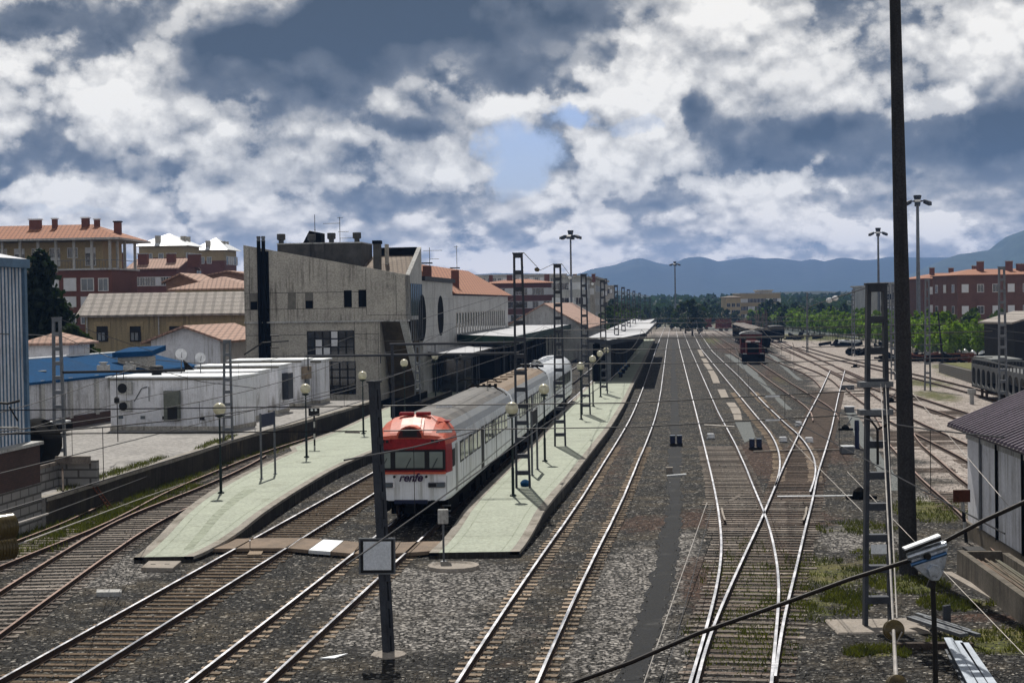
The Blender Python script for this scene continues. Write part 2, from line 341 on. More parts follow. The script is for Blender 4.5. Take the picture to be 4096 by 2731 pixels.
m_slc = M('sleeper_concrete', (.27, .21, .155), .95, var=.3, scale=2, dirt=(.12, .09, .06), dirtamt=.5, grain=.3)
m_plank = M('crossing_timber', (.19, .145, .11), .9, var=.3, scale=1.2, dirt=(.12, .08, .06), dirtamt=.4)
m_railt = M('rail_head', (.58, .58, .61), .33, metal=1, var=.15, scale=1)
m_rails = M('rail_rust', (.045, .028, .02), .85, var=.35, scale=2)
m_railr = M('rail_head_rusty', (.20, .135, .11), .5, metal=.4, var=.3, scale=1)
m_asph = M('dock_asphalt', (.27, .26, .25), .95, var=.2, scale=.25, dirt=(.10, .10, .10), dirtamt=.5, grain=.25)
m_kerb = M('kerb_stone', (.27, .25, .22), .95, var=.25, scale=1.2, dirt=(.1, .085, .06), dirtamt=.6)
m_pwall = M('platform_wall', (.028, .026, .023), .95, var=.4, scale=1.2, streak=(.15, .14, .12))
m_dwall = M('dock_wall', (.045, .038, .030), .95, var=.45, scale=.7, dirt=(.16, .12, .07), dirtamt=.3, streak=(.02, .018, .015))
m_path = M('dark_path', (.017, .018, .020), .95, var=.4, scale=1.2, grain=.4, dirt=(.05, .05, .05), dirtamt=.4)
m_pathg = M('grey_path', (.115, .125, .125), .95, var=.2, scale=.6, grain=.3)
m_slabl = M('pale_slab', (.28, .25, .22), .95, var=.2, scale=1, dirt=(.18, .15, .12), dirtamt=.4)
m_red = M('red_paint_sunlit', (.50, .095, .05), .5, var=.1, scale=.6, spec=.35)  # sunlit orange of the nose hood put into the red
m_redd = M('red_paint_shaded', (.26, .012, .016), .4, var=.1, scale=.6)  # same red darkened for the shaded front face
m_twhite = M('train_white', (.76, .79, .84), .4, var=.07, scale=.8, streak=(.25, .25, .22), grain=.05, spec=.5)
m_tgrey = M('train_roof_grey', (.085, .083, .081), .6, var=.2, scale=.6, dirt=(.06, .06, .06), dirtamt=.3, streak=(.2, .18, .16))
m_tbrown = M('train_roof_brown', (.20, .145, .10), .7, var=.15, scale=.6, streak=(.14, .11, .08))
m_tsilv = M('train_roof_edge', (.25, .26, .265), .4, metal=.3, var=.12, scale=.6)
m_truf = M('train_roof_white', (.50, .53, .58), .4, var=.1, scale=.6, dirt=(.3, .3, .3), dirtamt=.2)
m_purp = M('logo_purple', (.03, .012, .05), .4, var=0, grain=0)
m_globe = M('lamp_globe', (.62, .58, .42), .25, var=.12, scale=3, dirt=(.35, .32, .2), dirtamt=.3, spec=.6)
m_bluesign = M('blue_sign', (.012, .018, .05), .5, var=.1)
m_rust = M('rust', (.10, .035, .018), .9, var=.4, scale=2, dirt=(.03, .015, .01))
m_redw = M('red_wagon', (.17, .05, .035), .9, var=.3, scale=.6, dirt=(.06, .03, .02))
m_leafb = None

for m_ in (m_wood, m_woodl, m_slc):
    t = m_.node_tree; b = t.nodes['Principled BSDF']; src = b.inputs['Base Color'].links[0].from_socket; oi = t.nodes.new('ShaderNodeObjectInfo')
    k_ = mrange(t, oi.outputs['Random'], 0, 1, .45, 1.45, False); cc_ = t.nodes.new('ShaderNodeCombineColor')
    for i_ in range(3): t.links.new(k_, cc_.inputs[i_])
    t.links.new(mixc(t, 1, src, cc_.outputs[0], 'MULTIPLY'), b.inputs['Base Color'])
# ================================================================ GROUND
from mathutils import noise as MN
def fan(f, lst): return [f(*q) for q in lst]
GB = []                                      # ground patches: centre, half-axes, kind
def gp(t, x, y, rx, ry, k, wt=1.):
    p = G(t, x, y); GB.append((p.x, p.y, rx, ry, k, wt))
for q in [('b4', 1600, 760, 3.2, 5, 0, 1), ('b4', 1500, 1150, 2.6, 2.5, 0, 1), ('b4', 1850, 700, 2.5, 4, 0, .8), ('b5', 1380, 750, 1.5, 9, 0, 1), ('b5', 1250, 1300, 1.8, 3, 0, 1),
          ('b5', 1820, 600, .8, 5, 0, 1), ('b3', 960, 640, 1.6, 3, 0, 1), ('b3', 1150, 520, 1.2, 2, 0, .9), ('b7', 300, 420, 2, 3, 0, .8), ('b6', 1500, 330, 1.5, 4, 0, .9), ('b6', 60, 380, .8, 4, 0, .8),
          ('b2', 1150, 1010, 2.5, 8, 0, 1), ('b2', 900, 1450, 1.3, 3, 0, .9),
          ('b1', 860, 1000, 1.8, 11, 1, 1), ('b1', 1380, 900, 1.2, 10, 1, .9), ('b1', 1100, 1150, 2., 8, 1, .6), ('b6', 250, 150, 1.5, 3, 1, .8), ('b6', 560, 160, 3.5, 3, 1, 1), ('b6', 1000, 160, 2, 3, 1, .9),
          ('b6', 250, 700, .9, 6, 1, .8), ('b6', 950, 560, .5, 7, 1, .9), ('b5', 1450, 200, 1.6, 3, 1, .7), ('b1', 1350, 400, 1.6, 9, 1, .6), ('a4', 640, 1440, 3, 35, 1, 1), ('a4', 420, 1320, 4, 50, 1, .6),
          ('a8', 1550, 1000, .9, 30, 1, .45), ('b5', 500, 900, 1.2, 20, 1, .3), ('b1', 900, 230, 1.2, 22, 1, .7), ('b7', 1250, 1040, 1.2, .8, 1, .8),
          ('b6', 680, 700, 1.6, 9, 2, .6), ('b6', 560, 1200, 1.5, 4, 2, .55), ('b6', 1250, 620, 1.8, 3.5, 2, .7), ('b6', 1200, 900, 1.5, 2.5, 2, .6), ('b7', 850, 180, 1.6, 4, 2, .9), ('b7', 680, 780, 1.2, 1.6, 2, 1),
          ('b7', 400, 600, 1.2, 2.5, 2, .5), ('b7', 1050, 930, 1.1, 1.2, 2, .9), ('b7', 1400, 1230, 1.8, 1.6, 2, 1), ('b7', 100, 900, 1.2, 1.5, 2, .6), ('b7', 420, 1330, .8, .8, 2, .6), ('b7', 250, 330, 1.5, 2, 2, .5),
          ('b2', 1000, 520, 2.5, 12, 2, .7), ('b2', 900, 410, 3, 12, 2, .7), ('c2', 1150, 850, 5, 18, 2, .8), ('c2', 700, 1180, 3, 8, 2, .6), ('b2', 1250, 340, 3, 20, 2, .7), ('b1', 960, 270, 1.3, 20, 2, .5),
          ('a4', 1700, 1310, 16, 55, 2, .8), ('a4', 420, 1350, 3, 60, 2, .6), ('c7', 150, 1200, 1.6, 1.8, 2, .9), ('c7', 420, 1060, 1.4, 2.2, 2, 1)]: gp(*q)
for x, y in [(560, 1010), (700, 960), (820, 900), (950, 850), (1080, 800), (1220, 750), (1360, 690), (1520, 620), (1700, 540), (1900, 460), (2130, 400), (2352, 330)]:
    p = G('c7', x, y + 12); GB.append((p.x, p.y, .95, 4.5, 2, 1))
for x, y in [(700, 1030), (900, 930), (1100, 860), (1300, 800), (1500, 720)]:
    p = G('c7', x, y); GB.append((p.x, p.y, .7, 3, 2, .5))
def smooth(a, b, x):
    t = max(0, min(1, (x - a) / (b - a))); return t * t * (3 - 2 * t)
def reg(x, y):
    r = [0., 0., 0.]
    if 25 < y < 620 and -40 < x < 130:
        for (cx, cy, rx, ry, k, wt) in GB:
            dx = (x - cx - (y - cy) * .1) / rx; dy = (y - cy) / ry; d = dx * dx + dy * dy
            if d < 3.2: r[k] = max(r[k], wt * (1 - smooth(.15, 1.7, math.sqrt(d))))
    n = MN.noise(V((x * .3, y * .3, 0))) * .5
    dirt = smooth(0, 7, x - (13.5 + .125 * (y - 60)) + n * 4) * 1.0 if y > 52 else 0
    if y > 52: dirt = max(dirt, smooth(300, 480, y) * .8)
    return r[0], r[1], r[2], dirt
def axis(a, b, st, far, g=1.35):
    xs = []; x = a
    while x < b: xs.append(x); x += st(x) if callable(st) else st
    xs.append(b); d = 2.; hi = b
    while hi < far[1]: hi += d; d *= g; xs.append(hi)
    d = 2.; lo = a; l2 = []
    while lo > far[0]: lo -= d; d *= g; l2.append(lo)
    return l2[::-1] + xs
XS = axis(-30, 70, .38, (-7000, 7000)); YS = axis(30, 330, lambda y: .4 if y < 110 else .4 + (y - 110) * .012, (-1500, 6800))
nx, ny = len(XS), len(YS); vs = []; cols = []
for y in YS:
    for x in XS:
        vs.append((x, y, 0)); cols.extend(reg(x, y))
fs = [(j * nx + i, j * nx + i + 1, (j + 1) * nx + i + 1, (j + 1) * nx + i) for j in range(ny - 1) for i in range(nx - 1)]
me = bpy.data.meshes.new('ground'); me.from_pydata(vs, [], fs); ca = me.color_attributes.new('reg', 'FLOAT_COLOR', 'POINT'); ca.data.foreach_set('color', cols)
gm_, t, b = newmat('ballast'); P = t.nodes.new('ShaderNodeNewGeometry').outputs['Position']
at = t.nodes.new('ShaderNodeAttribute'); at.attribute_name = 'reg'; sc = t.nodes.new('ShaderNodeSeparateColor'); t.links.new(at.outputs['Color'], sc.inputs[0])
brk = noise(t, P, 1.1, 8, .72, .3); brk2 = noise(t, P, .45, 6, .65); fine = noise(t, P, 6, 4, .7)
def rmask(x, lo=.25, hi=.55, k=1.7): return mrange(t, mth(t, 'ADD', x, mth(t, 'MULTIPLY', mth(t, 'SUBTRACT', brk, .5), k)), lo, hi)
vo = t.nodes.new('ShaderNodeTexVoronoi'); t.links.new(P, vo.inputs['Vector']); vo.inputs['Scale'].default_value = 10.5
vs_ = t.nodes.new('ShaderNodeSeparateColor'); t.links.new(vo.outputs['Color'], vs_.inputs[0]); rnd = vs_.outputs[0]; rnd2 = vs_.outputs[1]
cr = t.nodes.new('ShaderNodeValToRGB'); t.links.new(rnd, cr.inputs[0]); e = cr.color_ramp.elements
e[0].position = 0; e[0].color = (.008, .008, .008, 1); e[1].position = 1; e[1].color = (.40, .375, .34, 1)
for p_, c_ in ((.35, .013), (.70, .036), (.90, .11)): q = e.new(p_); q.color = (c_ * .92, c_ * .91, c_ * .88, 1)
stone = cr.outputs[0]
gap = mrange(t, vo.outputs['Distance'], .35, .75, 1, .25); stone = mixc(t, 1, stone, gap, 'MULTIPLY')
big = mrange(t, brk2, .3, .7, .68, 1.3)
bn_ = t.nodes.new('ShaderNodeCombineColor')
for i in range(3): t.links.new(big, bn_.inputs[i])
stone = mixc(t, 1, stone, bn_.outputs[0], 'MULTIPLY')
lightst = mixc(t, mrange(t, rnd2, .25, .8), (.035, .034, .033), (.34, .32, .30)); lightst = mixc(t, 1, lightst, gap, 'MULTIPLY')
brown = mixc(t, .6, stone, mixc(t, rnd, (.028, .014, .009), (.10, .05, .03)))
tint = mixc(t, mrange(t, brk2, .42, .7, 0, .5), stone, mixc(t, rnd, (.03, .023, .013), (.13, .10, .06)))
c = mixc(t, rmask(sc.outputs[0], .3, .75), tint, lightst); c = mixc(t, rmask(sc.outputs[1], .3, .7), c, brown)
dirtc = mixc(t, mrange(t, fine, .3, .7), (.22, .19, .17), (.56, .50, .46)); dirtc = mixc(t, mrange(t, brk, .40, .56), dirtc, mixc(t, rnd, (.06, .05, .042), (.42, .37, .34)))
c = mixc(t, mrange(t, mth(t, 'ADD', at.outputs['Alpha'], mth(t, 'MULTIPLY', mth(t, 'SUBTRACT', brk2, .5), .9)), .35, .75), c, dirtc)
grass_c = mixc(t, mrange(t, fine, .3, .72), (.022, .03, .008), (.12, .125, .030)); grass_c = mixc(t, mrange(t, brk2, .45, .65, 0, .6), grass_c, (.14, .12, .05))
c = mixc(t, rmask(sc.outputs[2], .38, .72, 1.0), c, grass_c)
sp_ = t.nodes.new('ShaderNodeSeparateXYZ'); t.links.new(P, sp_.inputs[0])
far_c = mixc(t, mrange(t, noise(t, P, .004, 6, .6), .35, .65), (.035, .045, .02), (.09, .09, .05))
md = mrange(t, noise(t, P, 2.2, 5, .75), .36, .64, .62, 1.42); mdc = t.nodes.new('ShaderNodeCombineColor'); [t.links.new(md, mdc.inputs[i]) for i in range(3)]; c = mixc(t, 1, c, mdc.outputs[0], 'MULTIPLY')
c = mixc(t, mrange(t, sp_.outputs[1], 420, 640), c, far_c)
t.links.new(c, b.inputs['Base Color']); b.inputs['Roughness'].default_value = .95; b.inputs['Specular IOR Level'].default_value = .2
bu = t.nodes.new('ShaderNodeBump'); bu.inputs['Strength'].default_value = .9; bu.inputs['Distance'].default_value = .05
t.links.new(mth(t, 'SUBTRACT', mth(t, 'ADD', mth(t, 'MULTIPLY', rnd2, .6), mth(t, 'MULTIPLY', fine, .4)), vo.outputs['Distance']), bu.inputs['Height']); t.links.new(bu.outputs[0], b.inputs['Normal'])
me.materials.append(gm_); go = bpy.data.objects.new('ground', me); col.objects.link(go); tag(go, 'dark ballast and pale yard soil under all the tracks', 'ground', kind='structure')
def sheet(name, pts, z, mat, label=None, kind='structure', cat=None):
    mb = MB(); mb.add([(p[0], p[1], z) for p in pts], [tuple(range(len(pts)))]); o = mb.build(name, mat); return tag(o, label, cat, kind=kind)
def ribbon(name, L, Rr, y0, y1, z, mat, step=1.5, jit=.0, th=0):
    fl, fr = fX(L), fX(Rr); mb = MB(); y = y0; A = []
    while y < y1 + step * .5:
        s = 1 + y / 200; A.append((fl(y) + random.uniform(-jit, jit), fr(y) + random.uniform(-jit, jit), min(y, y1))); y += step * s
    for i in range(len(A) - 1):
        a, b_ = A[i], A[i + 1]
        if th: mb.add([(a[0], a[2], 0), (a[1], a[2], 0), (b_[1], b_[2], 0), (b_[0], b_[2], 0), (a[0], a[2], z), (a[1], a[2], z), (b_[1], b_[2], z), (b_[0], b_[2], z)], [(4, 5, 6, 7), (0, 4, 7, 3), (1, 5, 6, 2)] + ([(0, 1, 5, 4)] if i == 0 else []))
        else: mb.quad((a[0], a[2], z), (a[1], a[2], z), (b_[1], b_[2], z), (b_[0], b_[2], z))
    return mb.build(name, mat)
def xy(t, lst): return [(lambda p: (p.x, p.y))(G(t, x, y)) for x, y in lst]
# dark cable path between the platform track and the main line
Lp = xy('b5', [(1230, 1568), (1270, 1400), (1310, 1250), (1400, 1080), (1420, 900), (1500, 700), (1575, 430), (1590, 240), (1640, 200), (1655, 60)]) + xy('a8', [(2000, 1150), (2010, 900), (2030, 700), (2030, 300), (2030, 100)]) + xy('a3', [(2035, 1400), (2045, 1200)])
Rp = xy('b5', [(1450, 1568), (1520, 1350), (1600, 1150), (1640, 1000), (1700, 720), (1740, 480), (1765, 200), (1780, 60)]) + xy('a8', [(2125, 1150), (2125, 900), (2105, 700), (2085, 300), (2075, 100)]) + xy('a3', [(2062, 1400), (2060, 1200)])
PATHL, PATHR = fX(Lp), fX(Rp); o = ribbon('cable_path', Lp, Rp, 34, 330, .012, m_path, .5, .11); tag(o, 'dark cable path running beside the main line', 'path', kind='structure')
o = ribbon('walkway', xy('b1', [(520, 90), (660, 200), (870, 390), (1030, 560)]), xy('b1', [(590, 90), (720, 170), (890, 370), (1095, 565)]), 126, 260, .006, m_pathg, 2, .05); tag(o, 'grey walkway beside the branching track', 'path', kind='structure')
o = ribbon('walkway', xy('b2', [(190, 670), (270, 900), (400, 1080), (560, 1330), (640, 1450)]), xy('b2', [(265, 655), (400, 870), (560, 1150), (650, 1250), (700, 1330)]), 72, 128, .006, m_pathg, 1.2, .04); tag(o, 'grey walkway passing behind the tall concrete pole', 'path', kind='structure')
o = ribbon('walkway', xy('b1', [(880, 60), (1070, 235), (1190, 325)]), xy('b1', [(930, 60), (1110, 235), (1260, 325)]), 172, 260, .006, m_pathg, 2, .05); tag(o, 'grey walkway in the yard right of the red engine', 'path', kind='structure')
sheet('concrete_patch', [G('b1', *q) for q in ((550, 660), (690, 660), (740, 800), (640, 850))], .006, m_pathg, 'grey concrete patch beside the main line')
for q in [((2700, 0), 0)]: pass
for k, (x0, y0, x1, y1, ww) in enumerate([(205, 0, 235, 60, 35), (238, 80, 268, 120, 45), (255, 122, 300, 180, 50), (300, 190, 330, 240, 55), (325, 240, 352, 308, 62), (390, 365, 425, 442, 70), (470, 487, 500, 530, 78), (505, 535, 528, 590, 82), (535, 595, 545, 648, 72)]):
    a, b_, c_, d_ = (G('b1', x0, y0), G('b1', x0 + ww, y0), G('b1', x1 + ww, y1), G('b1', x1, y1))
    mb = MB(); mb.add([(p.x, p.y, .0) for p in (a, b_, c_, d_)] + [(p.x, p.y, .06) for p in (a, b_, c_, d_)], [(4, 5, 6, 7), (0, 4, 5, 1), (1, 5, 6, 2), (2, 6, 7, 3), (3, 7, 4, 0)])
    tag(mb.build('concrete_slab', m_slabl), 'pale slab in the row between the two main tracks, %s to the camera' % ORD[8 - k], 'slab', 'pale slabs between the main tracks')
# ================================================================ TRACKS
def rail_mesh(pts, z=.03):
    mb = MB(); prof = [(-.07, 0), (.07, 0), (.07, .015), (.012, .035), (.012, .12), (.037, .13), (.037, .16), (-.037, .16), (-.037, .13), (-.012, .12), (-.012, .035), (-.07, .015)]
    n = len(prof); k = len(pts)
    for i, p in enumerate(pts):
        a, b_ = pts[max(0, i - 1)], pts[min(k - 1, i + 1)]; d = V((b_[0] - a[0], b_[1] - a[1])).normalized(); nx_, ny_ = d.y, -d.x
        for (l, h) in prof: mb.v.append((p[0] + nx_ * l, p[1] + ny_ * l, z + h))
    for i in range(k - 1):
        for j in range(n):
            mb.f.append((i * n + j, i * n + (j + 1) % n, (i + 1) * n + (j + 1) % n, (i + 1) * n + j)); mb.m.append(1 if j == 6 else 0)
    mb.f.append(tuple(range(n))); mb.m.append(0); mb.f.append(tuple(range((k - 1) * n, k * n))); mb.m.append(0)
    return mb
def samp(f, y0, y1):
    out = []; y = y0
    while y < y1: out.append((f(y), y)); y += max(.8, y * .02)
    out.append((f(y1), y1)); return out
GA = .87
def offset(pts, d):
    out = []
    for i, p in enumerate(pts):
        a, b_ = pts[max(0, i - 1)], pts[min(len(pts) - 1, i + 1)]; t_ = V((b_[0] - a[0], b_[1] - a[1])).normalized(); out.append((p[0] + t_.y * d, p[1] - t_.x * d))
    return out
def sleeper_mesh(kind, wid=2.5):
    mb = MB()
    if kind == 'twin':
        for s in (-1, 1): mb.box(s * .87 - .34, s * .87 + .34, -.115, .115, -.08, .035)
        mb.box(-.55, .55, -.03, .03, -.06, -.02)
    else: mb.box(-wid / 2, wid / 2, -.10, .10, -.08, .035)
    me = bpy.data.meshes.new('sleeper'); me.from_pydata(mb.v, [], mb.f); me.validate(); return me
SLM = {}
def sleepers(root, cf, y0, y1, kind, mat, wf=None, step=.6, near=100, skip=0):
    y = y0; k = 0; rest = MB(); rmat = mat
    while y < y1:
        dy = .2; d = V((cf(y + dy) - cf(y - dy), 2 * dy)).normalized(); ww = round(wf(y) * 2) / 2 if wf else 2.5; x = cf(y)
        if skip and (random.random() < skip * .5 or MN.noise(V((x * .13, y * .13, 7))) < (skip - .55)): y += step * d.y; continue
        jx = random.uniform(-.05, .05); ja = random.uniform(-.012, .012)
        if k < near:
            key = (kind, ww, mat.name)
            if key not in SLM: SLM[key] = sleeper_mesh(kind, ww); SLM[key].materials.append(mat)
            o = bpy.data.objects.new('sleeper', SLM[key]); col.objects.link(o); o.parent = root; o.location = (x + jx - root.location.x, y - root.location.y, random.uniform(-.012, .004))
            o.rotation_euler = (0, 0, -math.atan2(d.x, d.y) + ja)
        else:
            ex, ey = V((d.y, -d.x, 0)), V((d.x, d.y, 0))
            if kind == 'twin':
                for s in (-1, 1): rest.ob((x, y, 0), ex, ey, ZZ, (s * .87 - .36, s * .87 + .36), (-.125, .125), (-.08, .035))
            else: rest.ob((x, y, 0), ex, ey, ZZ, (-ww / 2, ww / 2), (-.125, .125), (-.08, .035))
        k += 1; y += step * d.y * (1 if y < 150 else 1.0)
    if rest.v: o = rest.build('sleepers', mat, root); o['kind'] = 'stuff'
def track(label, cf, y0, y1, kind='wood', mat=None, top=None, ys=None, wf=None, rails=None, group=None, skip=0):
    r = thing('railway_track', label, 'track', (cf(y0), y0, 0), group)
    mats = [m_rails, top or m_railt]
    if rails is None:
        c_ = samp(cf, y0, y1); rails = [offset(c_, -GA), offset(c_, GA)]
    for pts in rails: rail_mesh(pts).build('rail', mats, r)
    sleepers(r, cf, y0, ys or min(y1, 170), kind, mat or m_wood, wf, skip=skip)
    return r
def mid(Lx, Rx): return lambda y: (Lx(y) + Rx(y)) / 2
Ra = .2
# platform tracks on the left
t1 = lambda y: -10.08 - .103 * (42.8 - y) + .0
t2 = lambda y: -3.84 + .101 * (y - 61.5)
track('track left of the parked train, sleepers bare in brown ballast', t1, 33, 330, 'wood', M('sleeper_brown', (.13, .092, .06), .95, var=.4, scale=2, dirt=(.05, .036, .026), dirtamt=.5, grain=.35), ys=150)
track('track the red and white train stands on', t2, 33, 330, 'twin', m_slc, ys=58)
t3l = fX(xy('b5', [(0, 1380), (250, 980), (490, 640), (700, 320), (940, 0)]) + xy('a8', [(1290, 1250), (1490, 940), (1660, 650), (1760, 400), (1890, 0)]) + [(24.3, 280), (47, 510)])
t3 = lambda y: t3l(y, 6 + y * .05) + .885
track('track curving along the right side of the green platform', t3, 33, 560, 'twin', m_slc, ys=95)
t4l = fX(xy('b6', [(150, 1568), (200, 1400), (290, 1090), (340, 880), (390, 640), (405, 370), (380, 200)]) + xy('b1', [(400, 1500), (340, 1200), (280, 950), (200, 620), (120, 300), (45, 0)]) + [(50.5, 510)])
t4r = fX(xy('b6', [(835, 1568), (860, 1300), (885, 1000), (900, 800), (885, 640), (850, 430), (800, 230), (760, 120)]) + xy('b1', [(820, 1530), (740, 1340), (660, 1130), (560, 900), (400, 600)]) + [(30.0, 278), (52.3, 510)])
t6l = fX(xy('b6', [(200, 1568), (230, 1420), (350, 1080), (500, 730), (640, 420), (765, 150)]) + xy('b1', [(820, 1530), (1000, 1090), (1210, 640), (1340, 390), (1420, 210)]))
t6r = fX(xy('b6', [(860, 1568), (900, 1260), (960, 950), (1030, 680), (1110, 310), (1190, 0)]) + xy('b1', [(1300, 1200), (1380, 950), (1440, 740), (1500, 440), (1560, 200)]))
def rl(f, y0, y1): return samp(f, y0, y1)
c4 = mid(t4l, t4r); c6 = mid(t6l, t6r); t6 = lambda y: c6(y)
wide = lambda y: 2.6 + max(0, c6(y) - c4(y)) if y < 70 else 2.6
track('main line track splitting at the switch in the foreground', lambda y: (c4(y) + c6(y)) / 2 if y < 70 else c4(y), 34, 560, 'wood', m_woodl, ys=95, wf=wide, rails=[rl(t4l, 34, 560), rl(t4r, 34, 560)])
track('diagonal track crossing the yard towards the upper right', t6, 36.4, 190, 'wood', m_wood, ys=150, rails=[rl(t6l, 34, 190), rl(t6r, 36, 190)])
t5l = fX(xy('b1', [(240, 0), (520, 350), (700, 570), (880, 790), (950, 930), (970, 1060), (965, 1140), (930, 1260)]) + [(55.0, 510)])
t5r = fX(xy('b1', [(340, 20), (600, 270), (830, 520), (1050, 730), (1150, 810), (1220, 910), (1280, 1010), (1300, 1130), (1285, 1230), (1240, 1340)]) + [(56.8, 510)])
track('track merging into the diagonal one from the left', mid(t5l, t5r), 76, 560, 'twin', m_slc, ys=150, rails=[rl(t5l, 72.8, 560), rl(t5r, 70.5, 560)])
def ct(pts): f = fX(pts); return f
t7 = ct([(21.2, 112), (22.9, 122), (24.3, 137), (26.1, 158), (29.9, 199), (31.5, 216), (38, 290), (50, 420)])
track('rusty yard track under the red engine', t7, 112, 420, 'wood', m_wood, m_railr, ys=200, skip=.8)
t8 = ct([(29.3, 152), (31.5, 167), (33.5, 185), (35, 207), (40, 267), (47.5, 350), (58, 470)])
track('rusty yard track under the covered wagons', t8, 152, 470, 'wood', m_wood, m_railr, ys=220, skip=.8)
t9 = ct([(34.6, 166), (37, 189), (39.6, 210), (46, 270), (54.8, 350), (66, 480)])
track('rusty yard track under the low black wagon', t9, 166, 480, 'wood', m_wood, m_railr, ys=220, skip=.8)
cd = ct([(29.0, 98), (31.1, 112), (32, 127), (33.2, 143), (35, 166), (37.4, 189), (42, 235), (60, 420)])
track('rusty yard track, third from the white hut', cd, 98, 420, 'wood', m_wood, m_railr, ys=190, skip=.7)
ab = ct([(36.5, 105), (38.0, 120), (39.4, 131), (40.2, 142), (41.9, 166), (45, 227), (50, 290)])
track('rusty yard track under the grey car carrier', ab, 105, 290, 'wood', m_wood, m_railr, ys=200, skip=.8)
ef = ct([(21.2, 66), (23.7, 82.7), (25.15, 99.5), (26.2, 112), (28.2, 128), (30, 142), (32.7, 160)])
track('rusty yard track, second from the white hut', ef, 66, 160, 'wood', m_wood, m_railr, ys=160, skip=.6)
gh = ct([(15.2, 46), (17.9, 63), (19.4, 75.4), (20.9, 85), (21.8, 92), (24.5, 106), (27, 120)])
track('rusty yard track nearest the white hut', gh, 46, 120, 'wood', m_wood, m_railr, ys=120, skip=.4)
# sidings by the dock wall
s1l = fX(xy('c4', [(180, 1568), (700, 1230), (1200, 930), (1380, 810), (1700, 670), (2195, 480)]) + xy('c7', [(1680, 695), (2000, 545), (2218, 410)]))
s1r = fX(xy('c4', [(890, 1568), (1500, 1110), (1800, 900), (2195, 640)]) + xy('c7', [(1480, 850), (1760, 690)]))
s2r = fX(xy('c4', [(0, 1365), (480, 1170), (900, 990), (1200, 880), (1380, 810), (1600, 680), (1830, 545), (2195, 360)]) + xy('c7', [(1760, 580), (2100, 440), (2352, 360)]))
s1 = lambda y: s1l(y) + .9; SID = s1
track('siding track nearest the green platform, bare steel sleepers', s1, 40, 92, 'wood', m_woodl, m_railr, ys=92, wf=lambda y: 2.5 if y < 58 else 2.5, rails=[rl(s1l, 40, 92), offset(rl(s1l, 40, 92), 2 * GA)])
s2 = lambda y: s2r(y) - .87
track('overgrown siding track along the dock wall', s2, 44, 105, 'wood', m_woodl, m_railr, ys=105, rails=[rl(s2r, 44, 105), offset(rl(s2r, 44, 105), -2 * GA)])
# check rails beside the diamond
for nm, pts in (('left', [(400, 100), (412, 160), (430, 212)]), ('right', [(1130, 95), (1122, 160), (1100, 212)])):
    P_ = [G('b6', *q) for q in pts]; tag(rail_mesh([(p.x, p.y) for p in P_]).build('check_rail', [m_rails, m_slabl]), 'short check rail inside the %s rail beside the crossing frog' % nm, 'check rail', 'check rails')
# ================================================================ PLATFORMS
m_plat = M('platform_green', (.345, .375, .31), .9, var=.14, scale=.55, dirt=(.19, .20, .155), dirtamt=.45, grain=.16, streak=(.3, .33, .27))
m_worn = M('worn_patch', (.20, .22, .17), .95, var=.35, scale=3.5, dirt=(.36, .40, .32), dirtamt=1.5, grain=.3)
def platform(name, label, Lf, Rf, y0, y1, zt, ramp, kerb=.32):
    r = thing(name, label, 'platform', (lerp(Lf(y0), Rf(y0), .5), y0, 0)); top = MB(); wall = MB(); kls = [MB(), MB()]; y = y0; ys = []
    while y < y1: ys.append(y); y += .8 if y < y0 + 14 else max(1.5, y * .03)
    ys.append(y1); z = lambda y: .20 + (zt - .20) * smooth(y0, y0 + ramp, y)
    for a, b_ in zip(ys[:-1], ys[1:]):
        for f, s in ((Lf, 1), (Rf, -1)):
            xa, xb = f(a), f(b_); kl = kls[s < 0]
            kl.add([(xa, a, z(a) - .1), (xa + s * kerb, a, z(a) - .1), (xb + s * kerb, b_, z(b_) - .1), (xb, b_, z(b_) - .1), (xa, a, z(a) + .006), (xa + s * kerb, a, z(a) + .006), (xb + s * kerb, b_, z(b_) + .006), (xb, b_, z(b_) + .006)], [(4, 5, 6, 7), (0, 3, 7, 4), (1, 5, 6, 2), (0, 4, 5, 1), (3, 2, 6, 7)])
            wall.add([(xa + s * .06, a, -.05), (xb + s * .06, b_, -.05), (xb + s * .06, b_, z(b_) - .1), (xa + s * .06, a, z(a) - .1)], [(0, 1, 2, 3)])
        top.add([(Lf(a) + kerb, a, z(a)), (Rf(a) - kerb, a, z(a)), (Rf(b_) - kerb, b_, z(b_)), (Lf(b_) + kerb, b_, z(b_))], [(0, 1, 2, 3)])
    wall.add([(Lf(y0), y0, -.05), (Rf(y0), y0, -.05), (Rf(y0), y0, z(y0) + .004), (Lf(y0), y0, z(y0) + .004)], [(0, 1, 2, 3)])
    top.build('paving', m_plat, r)
    for f, s in ((Lf, 1), (Rf, -1)):
        gm2 = MB(); [gm2.quad((f(a) + s * .62, a, z(a) + .004), (f(a) + s * .66, a, z(a) + .004), (f(b_) + s * .66, b_, z(b_) + .004), (f(b_) + s * .62, b_, z(b_) + .004)) for a, b_ in zip(ys[:-1], ys[1:]) if a < 170]; gm2.build('groove', m_worn, r)
    js_ = MB(); yy_ = y0 + 3.1
    while yy_ < 150: js_.quad((Lf(yy_) + .34, yy_, z(yy_) + .0045), (Rf(yy_) - .34, yy_, z(yy_) + .0045), (Rf(yy_) - .34, yy_ + .03, z(yy_ + .03) + .0045), (Lf(yy_) + .34, yy_ + .03, z(yy_ + .03) + .0045)); yy_ += 6.3
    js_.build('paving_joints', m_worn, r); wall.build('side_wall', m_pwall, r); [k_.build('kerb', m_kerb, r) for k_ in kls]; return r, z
def xyz(t, lst, z): return [(lambda p: (p.x, p.y))(G(t, x, y, z)) for x, y in lst]
